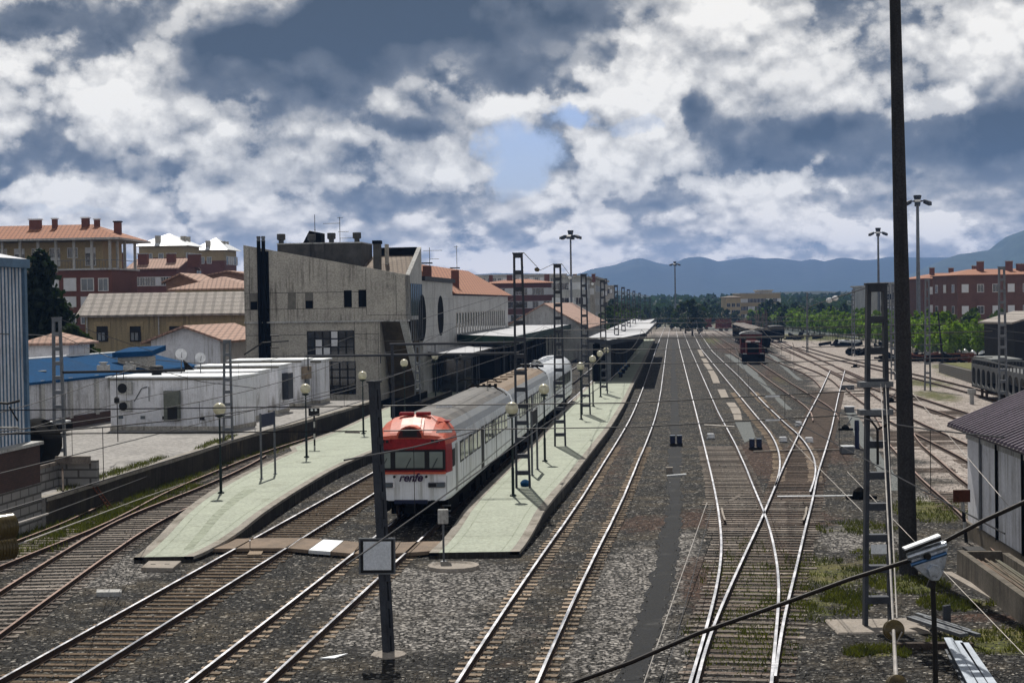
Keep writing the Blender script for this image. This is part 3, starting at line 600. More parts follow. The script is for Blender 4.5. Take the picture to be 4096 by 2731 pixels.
prl = xyz('b4', [(1560, 435)], .2) + xyz('b4', [(1650, 355), (1760, 235)], .3) + xyz('b4', [(1900, 10)], .45) + xyz('a8', [(160, 1440), (290, 1290), (500, 1090), (760, 850), (950, 640), (1180, 400)], .55)
prr = xyz('b5', [(390, 430)], .2) + xyz('b5', [(560, 210)], .35) + xyz('a8', [(880, 1430), (980, 1330), (1150, 1130), (1300, 930), (1480, 700), (1600, 500), (1690, 305)], .55)
_l = fX(prl); _r2 = fX(prr); yl = prl[-1][1]; yr = prr[-1][1]
PRL = lambda y, _l=_l, yl=yl: _l(y) if y < yl else _l(yl) + .103 * (y - yl)
PRR = lambda y, _r2=_r2, yr=yr: _r2(y) if y < yr else t3(y) - 1.75 - (1 - smooth(yr, yr + 30, y)) * (t3(yr) - 1.75 - _r2(yr))
platR, zR = platform('platform', 'green topped platform on the right of the parked train', PRL, PRR, 54.6, 345, .55, 9)
pll = xyz('c7', [(1140, 1210)], .2) + xyz('c7', [(1300, 1060)], .4) + xyz('c7', [(1480, 880), (1560, 800), (1760, 680), (1900, 605), (2080, 515), (2352, 400)], .55)
plr = xyz('c7', [(1640, 1215)], .2) + xyz('c7', [(1860, 1100)], .35) + xyz('c7', [(2000, 990), (2160, 855), (2352, 740)], .55) + xyz('a7', [(870, 1160), (1100, 1030), (1350, 940)], .55) + xyz('c1', [(2000, 785), (2352, 585)], .55)
_a = fX(pll); ya = pll[-1][1]; PLR = fX(plr)
PLL = lambda y, _a=_a, ya=ya: _a(y) if y < ya else min(_a(ya) + .06 * (y - ya), PLR(y) - 5.5)
platL, zL = platform('platform', 'green topped platform on the left, wedge shaped near end', PLL, PLR, 54.6, 330, .55, 9)
# worn strip on the left platform
mb = MB()
wL = fX(xyz('c7', [(1400, 1180), (1620, 1010), (1750, 880), (1850, 790), (1960, 700), (2080, 650)], .5)); wR = fX(xyz('c7', [(1460, 1180), (1680, 1020), (1830, 880), (1930, 790), (2060, 710), (2210, 640)], .5))
ys = [56 + i * .7 for i in range(23)]
for a, b_ in zip(ys[:-1], ys[1:]):
    ja, jb = 0, 0; mb.quad((wL(a) + ja, a, zL(a) + .005), (wR(a) + ja, a, zL(a) + .005), (wR(b_) + jb, b_, zL(b_) + .005), (wL(b_) + jb, b_, zL(b_) + .005))
mb.build('worn_strip', m_worn, platL)
# timber crossing between the platform ends
cr_ = thing('board_crossing', 'brown timber crossing joining the two platform ends over the tracks', 'crossing', (-8, 55, 0))
xs = [('b3', 1790, 415, 1880, 335), ('b4', 0, 410, 0, 325), ('b4', 320, 408, 440, 322), ('b4', 500, 425, 625, 335), ('b4', 690, 440, 805, 345), ('b4', 880, 455, 960, 362), ('b4', 1230, 455, 1290, 360), ('b4', 1370, 447, 1470, 352), ('b4', 1560, 433, 1650, 350)]
cp = [(G(t_, a, b_, .19), G(t_, c_, d_, .19)) for t_, a, b_, c_, d_ in xs]
for i in range(len(cp) - 1):
    (a, d), (b_, c_) = cp[i], cp[i + 1]; e_ = (b_ - a).normalized() * .015
    MB().slab([a + e_, b_ - e_, c_ - e_, d + e_], .12).build('board', m_zinc if i == 3 else m_plank, cr_)
for (nm, q, lab) in (('access_slab', [(1210, 575), (1480, 580), (1555, 518), (1275, 518)], 'square beige concrete lid with two handles beside the left platform end'), ('access_slab', [(825, 788), (1040, 785), (1045, 760), (830, 762)], 'small white concrete slab between the siding and the left track')):
    mb = MB(); mb.slab([G('b3', a, b_, .14) for a, b_ in q], .16); o = mb.build(nm, m_slabl if nm and 'beige' in lab else m_conc2, bevel=.01); tag(o, lab, 'concrete slab', 'concrete slabs in the ballast')
    if 'beige' in lab:
        c0 = sum((G('b3', a, b_, .14) for a, b_ in q), V()) / 4; o2 = MB()
        for s in (-.25, .2): o2.ob(c0 + V((s, 0, 0)), V((1, 0, 0)), V((0, 1, 0)), ZZ, (-.08, .08), (-.02, .02), (0, .012))
        h = o2.build('handle', m_dark); h.parent = o
mb = MB(); mb.slab([G('b3', a, b_, .1) for a, b_ in [(2120, 465), (2240, 462), (2262, 425), (2150, 425)]], .08); tag(mb.build('loose_plank', m_slc), 'short loose plank lying between the rails below the crossing', 'plank')
# ================================================================ MASTS
def lattice(name, label, base, top_z, wb, wt, d=.26, step=.67, mat=None, group='catenary masts', top=None, cat='mast', yaw=.0, arms=()):
    """two channels side by side joined by battens"""
    base = V(base); r = thing(name, label, cat, base, group); mat = mat or m_mast
    top = V(top) if top is not None else V((base.x, base.y, top_z)); up = (top - base); L = up.length; up.normalize()
    ex = V((math.cos(yaw), math.sin(yaw), 0)); ey = up.cross(ex).normalized(); leg = .10
    for s in (-1, 1):
        a = base + ex * s * (wb / 2 - leg / 2); b_ = top + ex * s * (wt / 2 - leg / 2); mb = MB(); dirn = (b_ - a)
        mb.prism([a + ex * x + ey * y for x, y in ((-leg / 2, -d / 2), (leg / 2, -d / 2), (leg / 2, d / 2), (-leg / 2, d / 2))], dirn); mb.build('leg', mat, r)
    n = max(2, int(L / step))
    for i in range(1, n + 1):
        h = L * i / n - .08; w_ = lerp(wb, wt, h / L) / 2 - leg * .9
        MB().ob(base + up * h, ex, ey, up, (-w_ - .05, w_ + .05), (-d / 2 - .014, d / 2 + .014), (-.09, .09)).build('batten', mat, r)
    mb = MB(); mb.ob(top, ex, ey, up, (-wt / 2 - .03, wt / 2 + .03), (-d / 2 - .03, d / 2 + .03), (0, .05)); mb.build('cap', mat, r)
    return r, top
MAST = []
YM = [70.5, 91, 116.7, 146]
bm = [('a8', 672, 1260), ('a8', 1012, 880), ('a8', 1250, 590), ('a8', 1415, 400)]
tm = [('a3', 623, 380), ('a3', 985, 480), ('a3', 1226, 570), ('a3', 1400, 625)]
for i, (b_, t_) in enumerate(zip(bm, tm)):
    p = G(*b_, .55); q = W(*t_, p.y); MAST.append(lattice('catenary_mast', 'dark lattice mast on the right platform, %s to the camera' % ORD[i], p, q.z, .67, .42, top=q)[1])
for i, (t_, Y) in enumerate([(('a3', 1523, 670), 189), (('a3', 1588, 688), 214), (('a3', 1637, 708), 246), (('a3', 1688, 722), 280), (('a3', 1740, 740), 320), (('a3', 1790, 757), 370), (('a3', 1835, 775), 430)]):
    q = W(*t_, Y); MAST.append(lattice('catenary_mast', 'dark lattice mast rising through the long canopy roof, %s to the camera' % ORD[i], (q.x, Y, .55 if Y < 340 else 0), q.z, .67, .42, top=q)[1])
# left hand row on the left platform side
LM = []
for i, (bb, z, tt) in enumerate([(('c7', 480, 500), 1.15, ('a1', 520, 1085)), (('a6', 2095, 825), 1.15, ('a1', 2085, 1290))]):
    p = G(*bb, z); q = W(*tt, p.y); LM.append(lattice('catenary_mast', ['grey lattice mast on the dock behind the wooden hatch', 'grey lattice mast on the dock edge by the white cabin'][i], p, q.z, .62 if i == 0 else .58, .40, mat=m_steel, top=q)[1])
p = W('c1', 205, 1235, 128); q = W('c1', 205, 590, 128)
LM.append(lattice('catenary_mast', 'thin lattice mast in front of the concrete station block', (p.x, 128, .55), q.z, .5, .35, mat=m_steel, top=q)[1])
# foreground mast with the square board
p = G('b4', 1190, 1330); q = W('a7', 1370, 300, p.y); r, top = lattice('catenary_mast', 'heavy foreground mast carrying a square white board', p, q.z, .26, .24, d=.17, step=.62, mat=m_mast, top=q, yaw=.95)
MF = top
mb = MB(); mb.lathe(p + V((0, 0, -.1)), [(.5, 0), (.45, .14), (.2, .2)], 7); f_ = mb.build('footing', m_slabl, r)
pl = thing('square_board', 'square white board with black border and grey frame on the foreground mast', 'sign', W('b4', 1090, 480, p.y - .35))
c0 = pl.location.copy(); S = .435
MB().ob(c0, V((1, 0, -.01)), V((0, 1, 0)), V((.01, 0, 1)), (-S, S), (0, .05), (-S, S)).build('frame', m_steel, pl)
MB().ob(c0, V((1, 0, -.01)), V((0, 1, 0)), V((.01, 0, 1)), (-S + .04, S - .04), (-.008, .01), (-S + .04, S - .04)).build('border', m_dark, pl)
MB().ob(c0, V((1, 0, -.01)), V((0, 1, 0)), V((.01, 0, 1)), (-S + .11, S - .10), (-.016, .0), (-S + .11, S - .08)).build('face', M('board_face', (.60, .64, .70), .4, var=.08, scale=2), pl)
# right foreground mast
pR = G('b7', 425, 1120); qR = W('a5', 458, 875, pR.y); r, topR = lattice('catenary_mast', 'tall foreground lattice mast left of the concrete pole', pR, qR.z, .75, .50, d=.26, step=.74, mat=m_mast, top=qR)
mb = MB(); mb.ob(pR, V((1, 0, 0)), V((0, 1, 0)), ZZ, (-1.2, 1.15), (-.9, .9), (-.1, .06)); mb.build('footing', m_slabl, r, bevel=.04)
MB().ob(W('b7', 432, 492, pR.y - .17), V((1, 0, 0)), V((0, 1, 0)), ZZ, (-.2, .2), (-.01, .01), (-.12, .12)).build('number_plate', m_zinc, r)
for q_ in (('b2', 462, 420), ('b2', 462, 670)):
    MB().ob(W(*q_, pR.y - .17), V((1, 0, 0)), V((0, 1, 0)), ZZ, (-.42, .42), (-.04, .36), (-.07, .07)).build('clamp', m_steel, r)
mb = MB(); pz = W('b2', 470, 820, pR.y - .2); mb.tube([pz + V((-.25, 0, .35)), pz, pz + V((0, 0, -.9))], .035); mb.tube([pz + V((.25, 0, .1)), pz], .03); mb.build('bracket', m_dark, r)
# big tapered concrete pole
pb = G('b7', 672, 690); qb = W('s', 3580, 0, pb.y); up = (qb - pb).normalized(); top_ = pb + up * 21
po = thing('concrete_pole', 'tall dark tapered concrete pole reaching out of the top of the picture', 'pole', pb)
mb = MB(); dirs = (top_ - pb); mb.tube([pb + dirs * t_ - V((0, 0, .3)) * (t_ == 0) for t_ in (0, .25, .5, .75, 1)], [lerp(.285, .14, t_) for t_ in (0, .25, .5, .75, 1)], 18); mb.build('shaft', m_pole, po, smooth=True)
for t_ in (('b1', 0, 0),): pass
mb = MB()
for vv in (1350, 1590, 2030): q = W('s', 3625, vv, pb.y); mb.lathe(q, [(.262, 0), (.265, .03)], 18, ax=up)
mb.build('joint_band', m_pole, po)
# far yard masts
def fm(label, t_, bx, by, tx, ty, wb=.6, mat=m_steel, z=0, grp='yard masts'):
    p = G(t_[0], bx, by, z); q = W(t_[1], tx, ty, p.y); return lattice('yard_mast', label, p, q.z, wb, wb * .62, mat=mat, top=q, group=grp, step=.8)
fm('grey lattice mast in the yard right of the concrete pole', ('c2', 'a5'), 660, 1135, 915, 820)
p = W('c2', 1605, 1270, 118); q = W('a5', 1582, 715, 118); lattice('yard_mast', 'grey lattice mast beside the white hut at the right edge', (p.x, 118, 0), q.z, .66, .45, mat=m_steel, top=q, group='yard masts', step=.8)
fm('slim lattice mast left of the concrete pole, nearer one', ('b2', 'a5'), 610, 375, 610, 870, .5)
fm('slim lattice mast left of the concrete pole, farther one', ('b2', 'a5'), 572, 130, 565, 880, .7)
p = W('a4', 2095, 1440, 240); q = W('a4', 2095, 765, 240); lattice('yard_mast', 'slim lattice mast before the bright green trees', (p.x, 240, 0), q.z, .5, .4, mat=m_steel, top=q, group='yard masts')
p = W('a4', 1555, 1400, 260); q = W('a4', 1555, 800, 260); lattice('yard_mast', 'thin lattice mast behind the black wagon', (p.x, 260, 0), q.z, .3, .25, mat=m_steel, top=q, group='yard masts')
# high light masts
def lightmast(label, t_, x, ytop, Y, zb=0, r0=.2, big=1.):
    q = W(t_, x, ytop, Y); r = thing('light_mast', label, 'light mast', (q.x, Y, zb), 'high light masts')
    MB().tube([(q.x, Y, zb - .1), (q.x, Y, q.z - .6)], [r0 * 1.3, r0 * .75], 10).build('shaft', m_steel, r)
    MB().lathe((q.x, Y, q.z - 1.1), [(.5 * big, 0), (1.1 * big, .12), (1.1 * big, .2), (.4 * big, .3), (.55 * big, .9), (.55 * big, 1.1)], 12).build('head_ring', m_mast, r)
    for k in range(6):
        a = k * math.pi / 3 + .3; c = V((q.x + math.cos(a) * 1.55 * big, Y + math.sin(a) * 1.55 * big, q.z - 1.2)); mb = MB()
        mb.ob(c, V((math.cos(a), math.sin(a), -.4)).normalized(), V((-math.sin(a), math.cos(a), 0)), ZZ, (-.45 * big, .5 * big), (-.38 * big, .38 * big), (-.22 * big, .22 * big)); mb.build('floodlight', m_mast, r)
lightmast('slim high light mast above the platform canopies', 'a3', 1106, 165, 300, .55, .2)
lightmast('distant high light mast over the far trees', 'a3', 2065, 450, 640, 0, .3, 1.1)
lightmast('high light mast behind the foreground lattice mast', 'a5', 475, 362, 337, 0, .24)
lightmast('tallest light mast, close on the right of the concrete pole', 'a5', 828, 70, 267, 0, .3, 1.15)
# ================================================================ GLOBE LAMPS
def lamp_at(p, label, h=3.55, tilt=0):
    r = thing('globe_lamp', label, 'lamp', p, 'globe lamps on the platforms')
    MB().lathe(p, [(.14, 0), (.14, .05), (.06, .1), (.062, 1.15), (.045, 1.2), (.035, h - .3)], 10).build('post', m_green, r, smooth=True)
    MB().lathe(p + V((0, 0, h - .34)), [(.05, 0), (.19, .06), (.2, .1), (.1, .12)], 14).build('collar', m_green, r)
    MB().lathe(p + V((0, 0, h - .24)), [(.27 * math.sin(a), .27 - .27 * math.cos(a)) for a in [math.pi * (i + .8) / 12.8 for i in range(12)]], 20).build('globe', m_globe, r, smooth=True)
    return r
lp = [('a8', 580, 1340, 'right'), ('a8', 872, 1022, 'right'), ('a8', 1205, 637, 'right'), ('a8', 1315, 517, 'right'), ('a8', 1383, 430, 'right')]
for i, (t_, x, y, s_) in enumerate(lp): lamp_at(G(t_, x, y, .55), 'globe lamp on the right platform, %s to the camera' % ORD[i])
lamp_at(W('c3', 440, 760, 158) * 1.0 if False else G('a8', 1440, 372, .55), 'globe lamp at the near end of the long canopy, half in its shade')
for i, (t_, x, y) in enumerate([('c7', 1768, 745), ('a7', 750, 985), ('a7', 1272, 768)]): lamp_at(G(t_, x, y, .55), 'globe lamp on the left platform, %s to the camera' % ORD[i])
for i, (t_, x, y) in enumerate([('a7', 1645, 128), ('a7', 1928, 68)]):
    Y = (112, 132)[i]; q = W(t_, x, y, Y); lamp_at(V((q.x, Y, .55)), ['globe lamp before the shaded underside of the concrete block', 'globe lamp by the near canopy on the left'][i], q.z - .55 + .04)
# ================================================================ STATION BOARDS AND SIGNALS
def board(label, a, b_, h, zb0, zb1, mat, th=.07):
    r = thing('station_board', label, 'sign', (a + b_) / 2, 'station name boards'); ex = (b_ - a); L = ex.length; ex.normalize(); ey = ZZ.cross(ex)
    for p in (a, b_):
        MB().lathe(p, [(.1, 0), (.1, .03), (.05, .04), (.05, h)], 8).build('post', m_steel, r)
    MB().ob(a, ex, ey, ZZ, (.06, L - .06), (-th / 2, th / 2), (zb0, zb1)).build('panel', mat, r)
    return r
a_, b_ = G('c7', 2092, 630, .55), G('c7', 2202, 590, .55); board('dark blue name board on two posts on the left platform', a_, b_, 3.0, 2.35, 2.95, m_bluesign)
a_, b_ = G('a8', 755, 1150, .55), G('a8', 803, 1095, .55); board('dark name board on two posts on the right platform', a_, b_, 2.95, 2.25, 2.9, m_dark)
p = G('a7', 824, 930, .4); r = thing('route_indicator', 'black route indicator with two white dots on a striped post', 'signal', p)
for k in range(6): MB().lathe(p + V((0, 0, k * .33)), [(.05, 0), (.05, .33)], 8).build('post_band', m_dark if k % 2 else m_conc2, r)
MB().ob(p + V((0, 0, 2.15)), V((1, 0, 0)), V((0, 1, 0)), ZZ, (-.30, .30), (-.08, .08), (-.18, .26)).build('housing', m_dark, r, bevel=.01)
for s in (-.11, .11): MB().lathe(p + V((s, -.085, 2.30)), [(.07, 0), (.07, .015)], 12, ax=(0, -1, 0)).build('lens', m_zinc, r)
# ================================================================ TRAIN
TA = math.atan(.101); te = V((math.sin(TA), math.cos(TA), 0)); tp = V((math.cos(TA), -math.sin(TA), 0))
PRF = [(1.36, 1.12), (1.43, 1.25), (1.45, 1.6), (1.45, 2.15), (1.45, 2.28), (1.445, 3.02), (1.43, 3.2), (1.40, 3.42), (1.30, 3.68), (1.12, 3.88), (.85, 4.03), (.45, 4.12), (0, 4.15)]
PRF = PRF + [(-x, z) for x, z in PRF[-2::-1]]
def carpoint(i, y, nose):
    x, z = PRF[i]
    if nose:
        k = smooth(0, 2.4, y); sx = lerp(.915, 1, math.sin(min(1, y / 1.1) * math.pi / 2))
        x *= sx
        if z > 3.42:
            top = 3.56 + (4.15 - 3.56) * math.sin(min(1, y / 1.9) * math.pi / 2) ** .8 + .12 * math.exp(-((y - 1.3) / .9) ** 2)
            z = 3.42 + (z - 3.42) * (top - 3.42) / (4.15 - 3.42)
        if z < 1.3: y_off = 0
        y = y + .10 * (abs(x) / 1.45) ** 2 * (1 - k)
    return x, y, z
def car(label, y0, L, roofmat, nose=0):
    """nose: 1 = at the near end, -1 = at the far end"""
    o = V((-3.84 - .101 * 0, 61.5, 0)) + te * (y0 - 0); o = V((-3.84 + .101 * (y0), 61.5 + y0, 0)); r = thing('train_car', label, 'train car', o, 'cars of the parked train')
    ys = ([0, .12, .3, .55, .85, 1.2, 1.6, 2.0, 2.4] + [2.4 + (L - 2.4) * i / 10 for i in range(1, 11)]) if nose else [L * i / 10 for i in range(11)]
    Pt = lambda i, y: (lambda q: o + tp * q[0] + te * ((q[1]) if nose >= 0 else (L - q[1])) + ZZ * q[2])(carpoint(i, y, nose != 0))
    parts = {k: MB() for k in ('body', 'roof', 'roof_edge', 'roof_edge2', 'nose_red', 'nose_hood', 'underframe')}; n = len(PRF)
    for a, b_ in zip(ys[:-1], ys[1:]):
        for i in range(n - 1):
            zm = (PRF[i][1] + PRF[i + 1][1]) / 2; q = [Pt(i, a), Pt(i + 1, a), Pt(i + 1, b_), Pt(i, b_)]
            if nose and (a + b_) / 2 < 2.3 - (.5 if zm < 3.0 else 0) - (.9 if zm < 2.3 else 0):
                k = 'nose_hood' if zm > 3.3 else ('nose_red' if zm > 2.15 and (a + b_) / 2 < .8 else 'body')
            else: k = 'body' if zm < 3.38 else (('roof_edge' if PRF[i][0] > 0 else 'roof_edge2') if zm < 3.8 else 'roof')
            parts[k].add(q, [(0, 1, 2, 3)])
    for y in (0, L):                          # end walls
        if nose and y == 0:
            for (k, z0, z1) in (('body', 1.0, 2.16), ('nose_red', 2.15, 3.43)):
                row0 = [Pt(i, 0) for i in range(n) if z0 <= PRF[i][1] < z1 + .01 and PRF[i][0] > 0]; row1 = [Pt(i, 0) for i in range(n) if z0 <= PRF[i][1] < z1 + .01 and PRF[i][0] < 0][::-1]
                for i in range(len(row0) - 1):
                    M8 = 8
                    for j in range(M8):
                        def fp(a_, b2, s): 
                            p_ = a_.lerp(b2, s); xx = (s - .5) * 2; return p_ + te * (-(.10 * (1 - xx * xx))) * (1 if nose > 0 else -1)
                        parts[k].add([fp(row0[i], row1[i], j / M8), fp(row0[i], row1[i], (j + 1) / M8), fp(row0[i + 1], row1[i + 1], (j + 1) / M8), fp(row0[i + 1], row1[i + 1], j / M8)], [(0, 1, 2, 3)])
            hood = [Pt(i, 0) for i in range(n) if PRF[i][1] >= 3.41]; mid_ = (hood[0] + hood[-1]) / 2
            a0, a1 = hood[0], hood[-1]
            for i in range(len(hood) - 1): parts['nose_hood'].add([hood[i], hood[i + 1], a0.lerp(a1, (i + 1) / (len(hood) - 1)) - te * .08 * (nose), a0.lerp(a1, i / (len(hood) - 1)) - te * .08 * nose], [(0, 1, 2, 3)])
        else: parts['body'].add([Pt(i, y) for i in range(n)], [tuple(range(n))])
    u = parts['underframe']
    u.ob(o, tp, te, ZZ, (-1.25, 1.25), (.9, L - .3), (.85, 1.15)); 
    for yy in ((2.2, 6.0, L - 6.0) if L > 12 else (2.,)): u.ob(o + te * yy, tp, te, ZZ, (-1.15, 1.15), (0, 2.6), (.35, .9))
    for k in range(3): u.ob(o + te * (9 + k * 2.2), tp, te, ZZ, (-1.3, 1.3), (0, 1.6), (.45, .9))
    u.build('underframe', m_blkshade, r)
    for yy in (3.4, L - 4.2):
        b2 = MB()
        for q in (-1.1, 1.1):
            for s in (-1, 1): b2.lathe(o + te * (yy + q) + tp * s * .80 + ZZ * .64, [(.46, 0), (.46, .1), (.2, .12)], 16, ax=tp * s)
        b2.build('wheels', m_rails, r)
    wh = m_twhite
    parts['body'].build('body', wh, r, smooth=True); parts['roof'].build('roof', roofmat, r, smooth=True); parts['roof_edge'].build('roof_edge', m_tsilv if roofmat != m_truf else m_truf, r, smooth=True); parts['roof_edge2'].build('roof_edge', m_tsilv if roofmat != m_truf else m_truf, r, smooth=True)
    if nose:
        parts['nose_red'].build('windscreen_surround', m_redd if nose > 0 else m_twhite, r, smooth=True); parts['nose_hood'].build('nose_hood', m_red if nose > 0 else m_truf, r, smooth=True)
    # side windows and doors on both sides
    for s in (1, -1):
        k = 0; yy = 4.0
        st = [('w', .95)] * 9
        for j in range(13):
            yy = 3.6 + j * (L - 5.6) / 13; c = o + te * (yy if nose >= 0 else L - yy) + tp * s * 1.45
            if j in (5,): 
                MB().ob(c, te, tp * s, ZZ, (-.45, .45), (-.02, .012), (1.25, 3.1)).build('door', m_dark, r); continue
            f_ = MB().ob(c, te, tp * s, ZZ, (-.55, .55), (-.02, .014), (2.25, 3.08)).build('window', m_steel if j % 2 else m_dark, r)
            g = MB().ob(c, te, tp * s, ZZ, (-.46, .46), (0, .022), (2.33, 3.0)).build('pane', m_tpane, r); g.parent = f_; g.location = (0, 0, 0)
    MB().ob(o, tp, te, ZZ, (1.44, 1.462), (1.8, L - .3), (1.5, 1.56)).ob(o, tp, te, ZZ, (-1.462, -1.44), (1.8, L - .3), (1.5, 1.56)).build('side_rail', m_tsilv, r)
    mb = MB()
    for yy in [4 + 3.1 * i for i in range(int((L - 5) / 3.1))]: mb.ob(o + te * yy, tp, te, ZZ, (-.35, .35), (0, .7), (4.1, 4.22))
    if nose <= 0: mb.build('roof_vents', roofmat, r, bevel=.03)
    return r, o
m_tpane = glassmat('train_glass', (.16, .17, .15), .06)
tr1, o1 = car('leading train car with red nose, white sides and grey roof', 0, 23.6, m_tgrey, 1)
tr2, o2 = car('middle train car with rusty brown roof', 24.1, 23.8, m_tbrown, 0)
tr3, o3 = car('last train car with white roof and rounded white end', 48.4, 23.6, m_truf, -1)
def fr(x, y, z): return o1 + tp * x + te * y + ZZ * z
def fbox(nm, x0, x1, z0, z1, d0, d1, mat, par=tr1, bev=0, lab=None): return MB().ob(fr(0, 0, 0), tp, te, ZZ, (x0, x1), (d0, d1), (z0, z1)).build(nm, mat, par, bevel=bev, label=lab)
m_scr = glassmat('windscreen_glass', (.20, .24, .23), .12)
fbox('windscreen_frame', -1.30, 1.30, 2.27, 3.02, -.115, .3, m_dark, bev=.03)
for x0, x1 in ((-1.18, -.74), (-.56, .54), (.72, 1.22)): fbox('windscreen_pane', x0, x1, 2.35, 2.95, -.13, -.10, m_scr, bev=.02)
fbox('red_stripe', -1.31, 1.31, 2.12, 2.20, -.105, .2, m_red)
for s in (-1, 1):
    h = fbox('marker_light', s * .93 - .17, s * .93 + .17, 3.26, 3.42, -.12, .1, m_redd)
    for q in (-.075, .075): MB().ob(fr(s * .93 + q, 0, 3.34), tp, te, ZZ, (-.055, .055), (-.13, -.1), (-.055, .055)).build('lens', m_dark, h)
    hl = fbox('headlight', s * .98 - .33, s * .98 + .30, 1.62, 1.80, -.105, .2, m_steel, bev=.02)
    MB().ob(fr(s * .98, 0, 1.71), tp, te, ZZ, (-.29, -.02), (-.118, -.09), (-.065, .065)).build('lens', m_dark, hl); MB().ob(fr(s * .98, 0, 1.71), tp, te, ZZ, (.02, .27), (-.118, -.09), (-.065, .065)).build('lens', m_glassb, hl)
for x in (-.60, .60):
    MB().lathe(fr(x, -.13, 2.03), [(.05, 0), (.05, .06)], 10, ax=-te).build('handle', m_dark, tr1)
    if x < 0: fbox('hook', x - .05, x + .01, 1.64, 1.98, -.15, -.125, m_ceramw)
# hooded number box on the roof front
mb = MB(); arc = [(-.52, 3.46)] + [(.52 * math.cos(a) * -1, 3.46 + .46 * math.sin(a)) for a in [math.pi * i / 10 for i in range(11)]] + [(.52, 3.46)]
mb.prism([fr(x, -.09, z) for x, z in arc[1:-1]], te * 1.0); mb.build('number_hood', m_red, tr1)
mb = MB(); mb.prism([fr(x * .86, -.095, 3.46 + (z - 3.46) * .86 + .01) for x, z in arc[1:-1]], te * .1); mb.build('number_panel', M('number_panel', (.06, .008, .008), .5), tr1)
MB().ob(fr(0, 0, 3.62), tp, te, ZZ, (-.27, .27), (-.105, 0), (-.1, .12)).build('number_glass', m_dark, tr1)
for x0, x1 in ((-.62, -.06), (.02, .58)): MB().ob(fr(0, 1.35, 4.24), tp, te, ZZ, (x0, x1), (-.12, .12), (-.03, .1)).build('horn', m_redd, tr1, bevel=.03)
MB().ob(fr(1.02, 1.5, 3.93), tp, te, V((.5, 0, .9)), (-.06, .22), (0, .5), (-.02, .06)).build('lamp_bracket', m_redd, tr1)
MB().tube([fr(.6, 1.3, 4.2), fr(.9, .9, 4.0), fr(1.05, 1.3, 3.95)], .02, 5).build('rail_handle', m_redd, tr1)
fbox('skirt', -.62, .62, 1.02, 1.16, -.13, .2, m_bluesign)
for s in (-1, 1): MB().lathe(fr(s * .88, -.05, .98), [(.1, 0), (.1, .35), (.22, .37), (.22, .42)], 12, ax=-te).build('buffer', m_blkshade, tr1)
fbox('coupler', -.16, .16, .7, 1.0, -.45, .1, m_blkshade)
fbox('cab_door', 1.44, 1.465, 1.3, 3.1, 1.75, 2.3, m_tsilv)
fbox('cab_window', 1.44, 1.47, 2.3, 2.95, .95, 1.5, m_dark)
# lettering on the nose
tcu = bpy.data.curves.new('lettering', 'FONT'); tcu.body = 'renfe'; tcu.size = .42; tcu.shear = .3; tcu.offset = .012; tcu.extrude = .004; tcu.align_x = 'CENTER'
to = bpy.data.objects.new('lettering', tcu); col.objects.link(to); bpy.context.view_layer.update()
tm_ = bpy.data.meshes.new_from_object(to.evaluated_get(bpy.context.evaluated_depsgraph_get())); bpy.data.objects.remove(to)
tm_.materials.clear(); tm_.materials.append(m_purp); tl = bpy.data.objects.new('lettering', tm_); col.objects.link(tl); tl.parent = tr1
mt = Matrix((tp, ZZ, -te)).transposed().to_4x4(); tl.matrix_local = Matrix.Translation(tp * .0 + te * -.118 + ZZ * 1.86) @ mt
for x in (-.95, -.05, .95): MB().tube([fr(x - .12, -.15, 2.33), fr(x + .08, -.145, 2.72)], .012, 5).build('wiper', m_dark, tr1)
for x in (-.3, -.22, .24): MB().tube([fr(x, -.16, 1.05), fr(x * 1.1, -.32, .8), fr(x * 1.15, -.2, .62)], .022, 6).build('brake_hose', m_blkshade, tr1)
for s in (-1, 1):
    MB().tube([fr(s * 1.34, -.03, 1.35), fr(s * 1.36, -.06, 2.05)], .014, 5).build('handrail', m_tsilv, tr1)
    for k in range(3): MB().ob(fr(s * 1.28, .2 + k * .02, .5 + k * .2), tp, te, ZZ, (-.16, .16), (-.12, .1), (0, .03)).build('step', m_steel, tr1)
for (trn, L0) in ((tr1, 0), (tr2, 24.1), (tr3, 48.4)):
    sm_ = MB()
    for k in range(1, 12): sm_.ob(fr(0, L0 + k * 2., 0), tp, te, ZZ, (-1.456, -1.449), (-.008, .008), (1.3, 3.2)).ob(fr(0, L0 + k * 2., 0), tp, te, ZZ, (1.449, 1.456), (-.008, .008), (1.3, 3.2))
    sm_.build('panel_seams', m_steel, trn)
# pantographs
for (yy, lab) in ((21.5, 0), (46.5, 0)):
    pr = (tr1, tr2)[0 if yy < 24 else 1]; base = o1 + te * yy + ZZ * 4.15; pg = MB()
    for s in (-1, 1):
        pg.tube([base + tp * s * .5 + te * -.8 + ZZ * .1, base + tp * s * .35 + te * .5 + ZZ * .28, base + tp * s * .5 + te * -.6 + ZZ * .45], .025, 5)
        pg.tube([base + tp * s * .8 + te * -.7 + ZZ * .47, base + tp * s * .8 + te * .0 + ZZ * .47], .03, 5)
    pg.tube([base - tp * 1.0 - te * .6 + ZZ * .38, base - tp * .8 - te * .6 + ZZ * .5, base + tp * .8 - te * .6 + ZZ * .5, base + tp * 1.0 - te * .6 + ZZ * .38], .03, 5)
    pg.tube([base - tp * 1.2 + te * 1.2 + ZZ * -.35, base - tp * .6 + te * 1.2 + ZZ * .08, base + tp * .6 + te * 1.2 + ZZ * .08, base + tp * 1.25 + te * 1.2 + ZZ * -.4], .05, 5)
    for k in range(5): pg.lathe(base + tp * (-.6 + .3 * k) + te * 2.0, [(.08, -.02), (.08, .16)], 8)
    pg.build('pantograph', m_blkshade, pr)
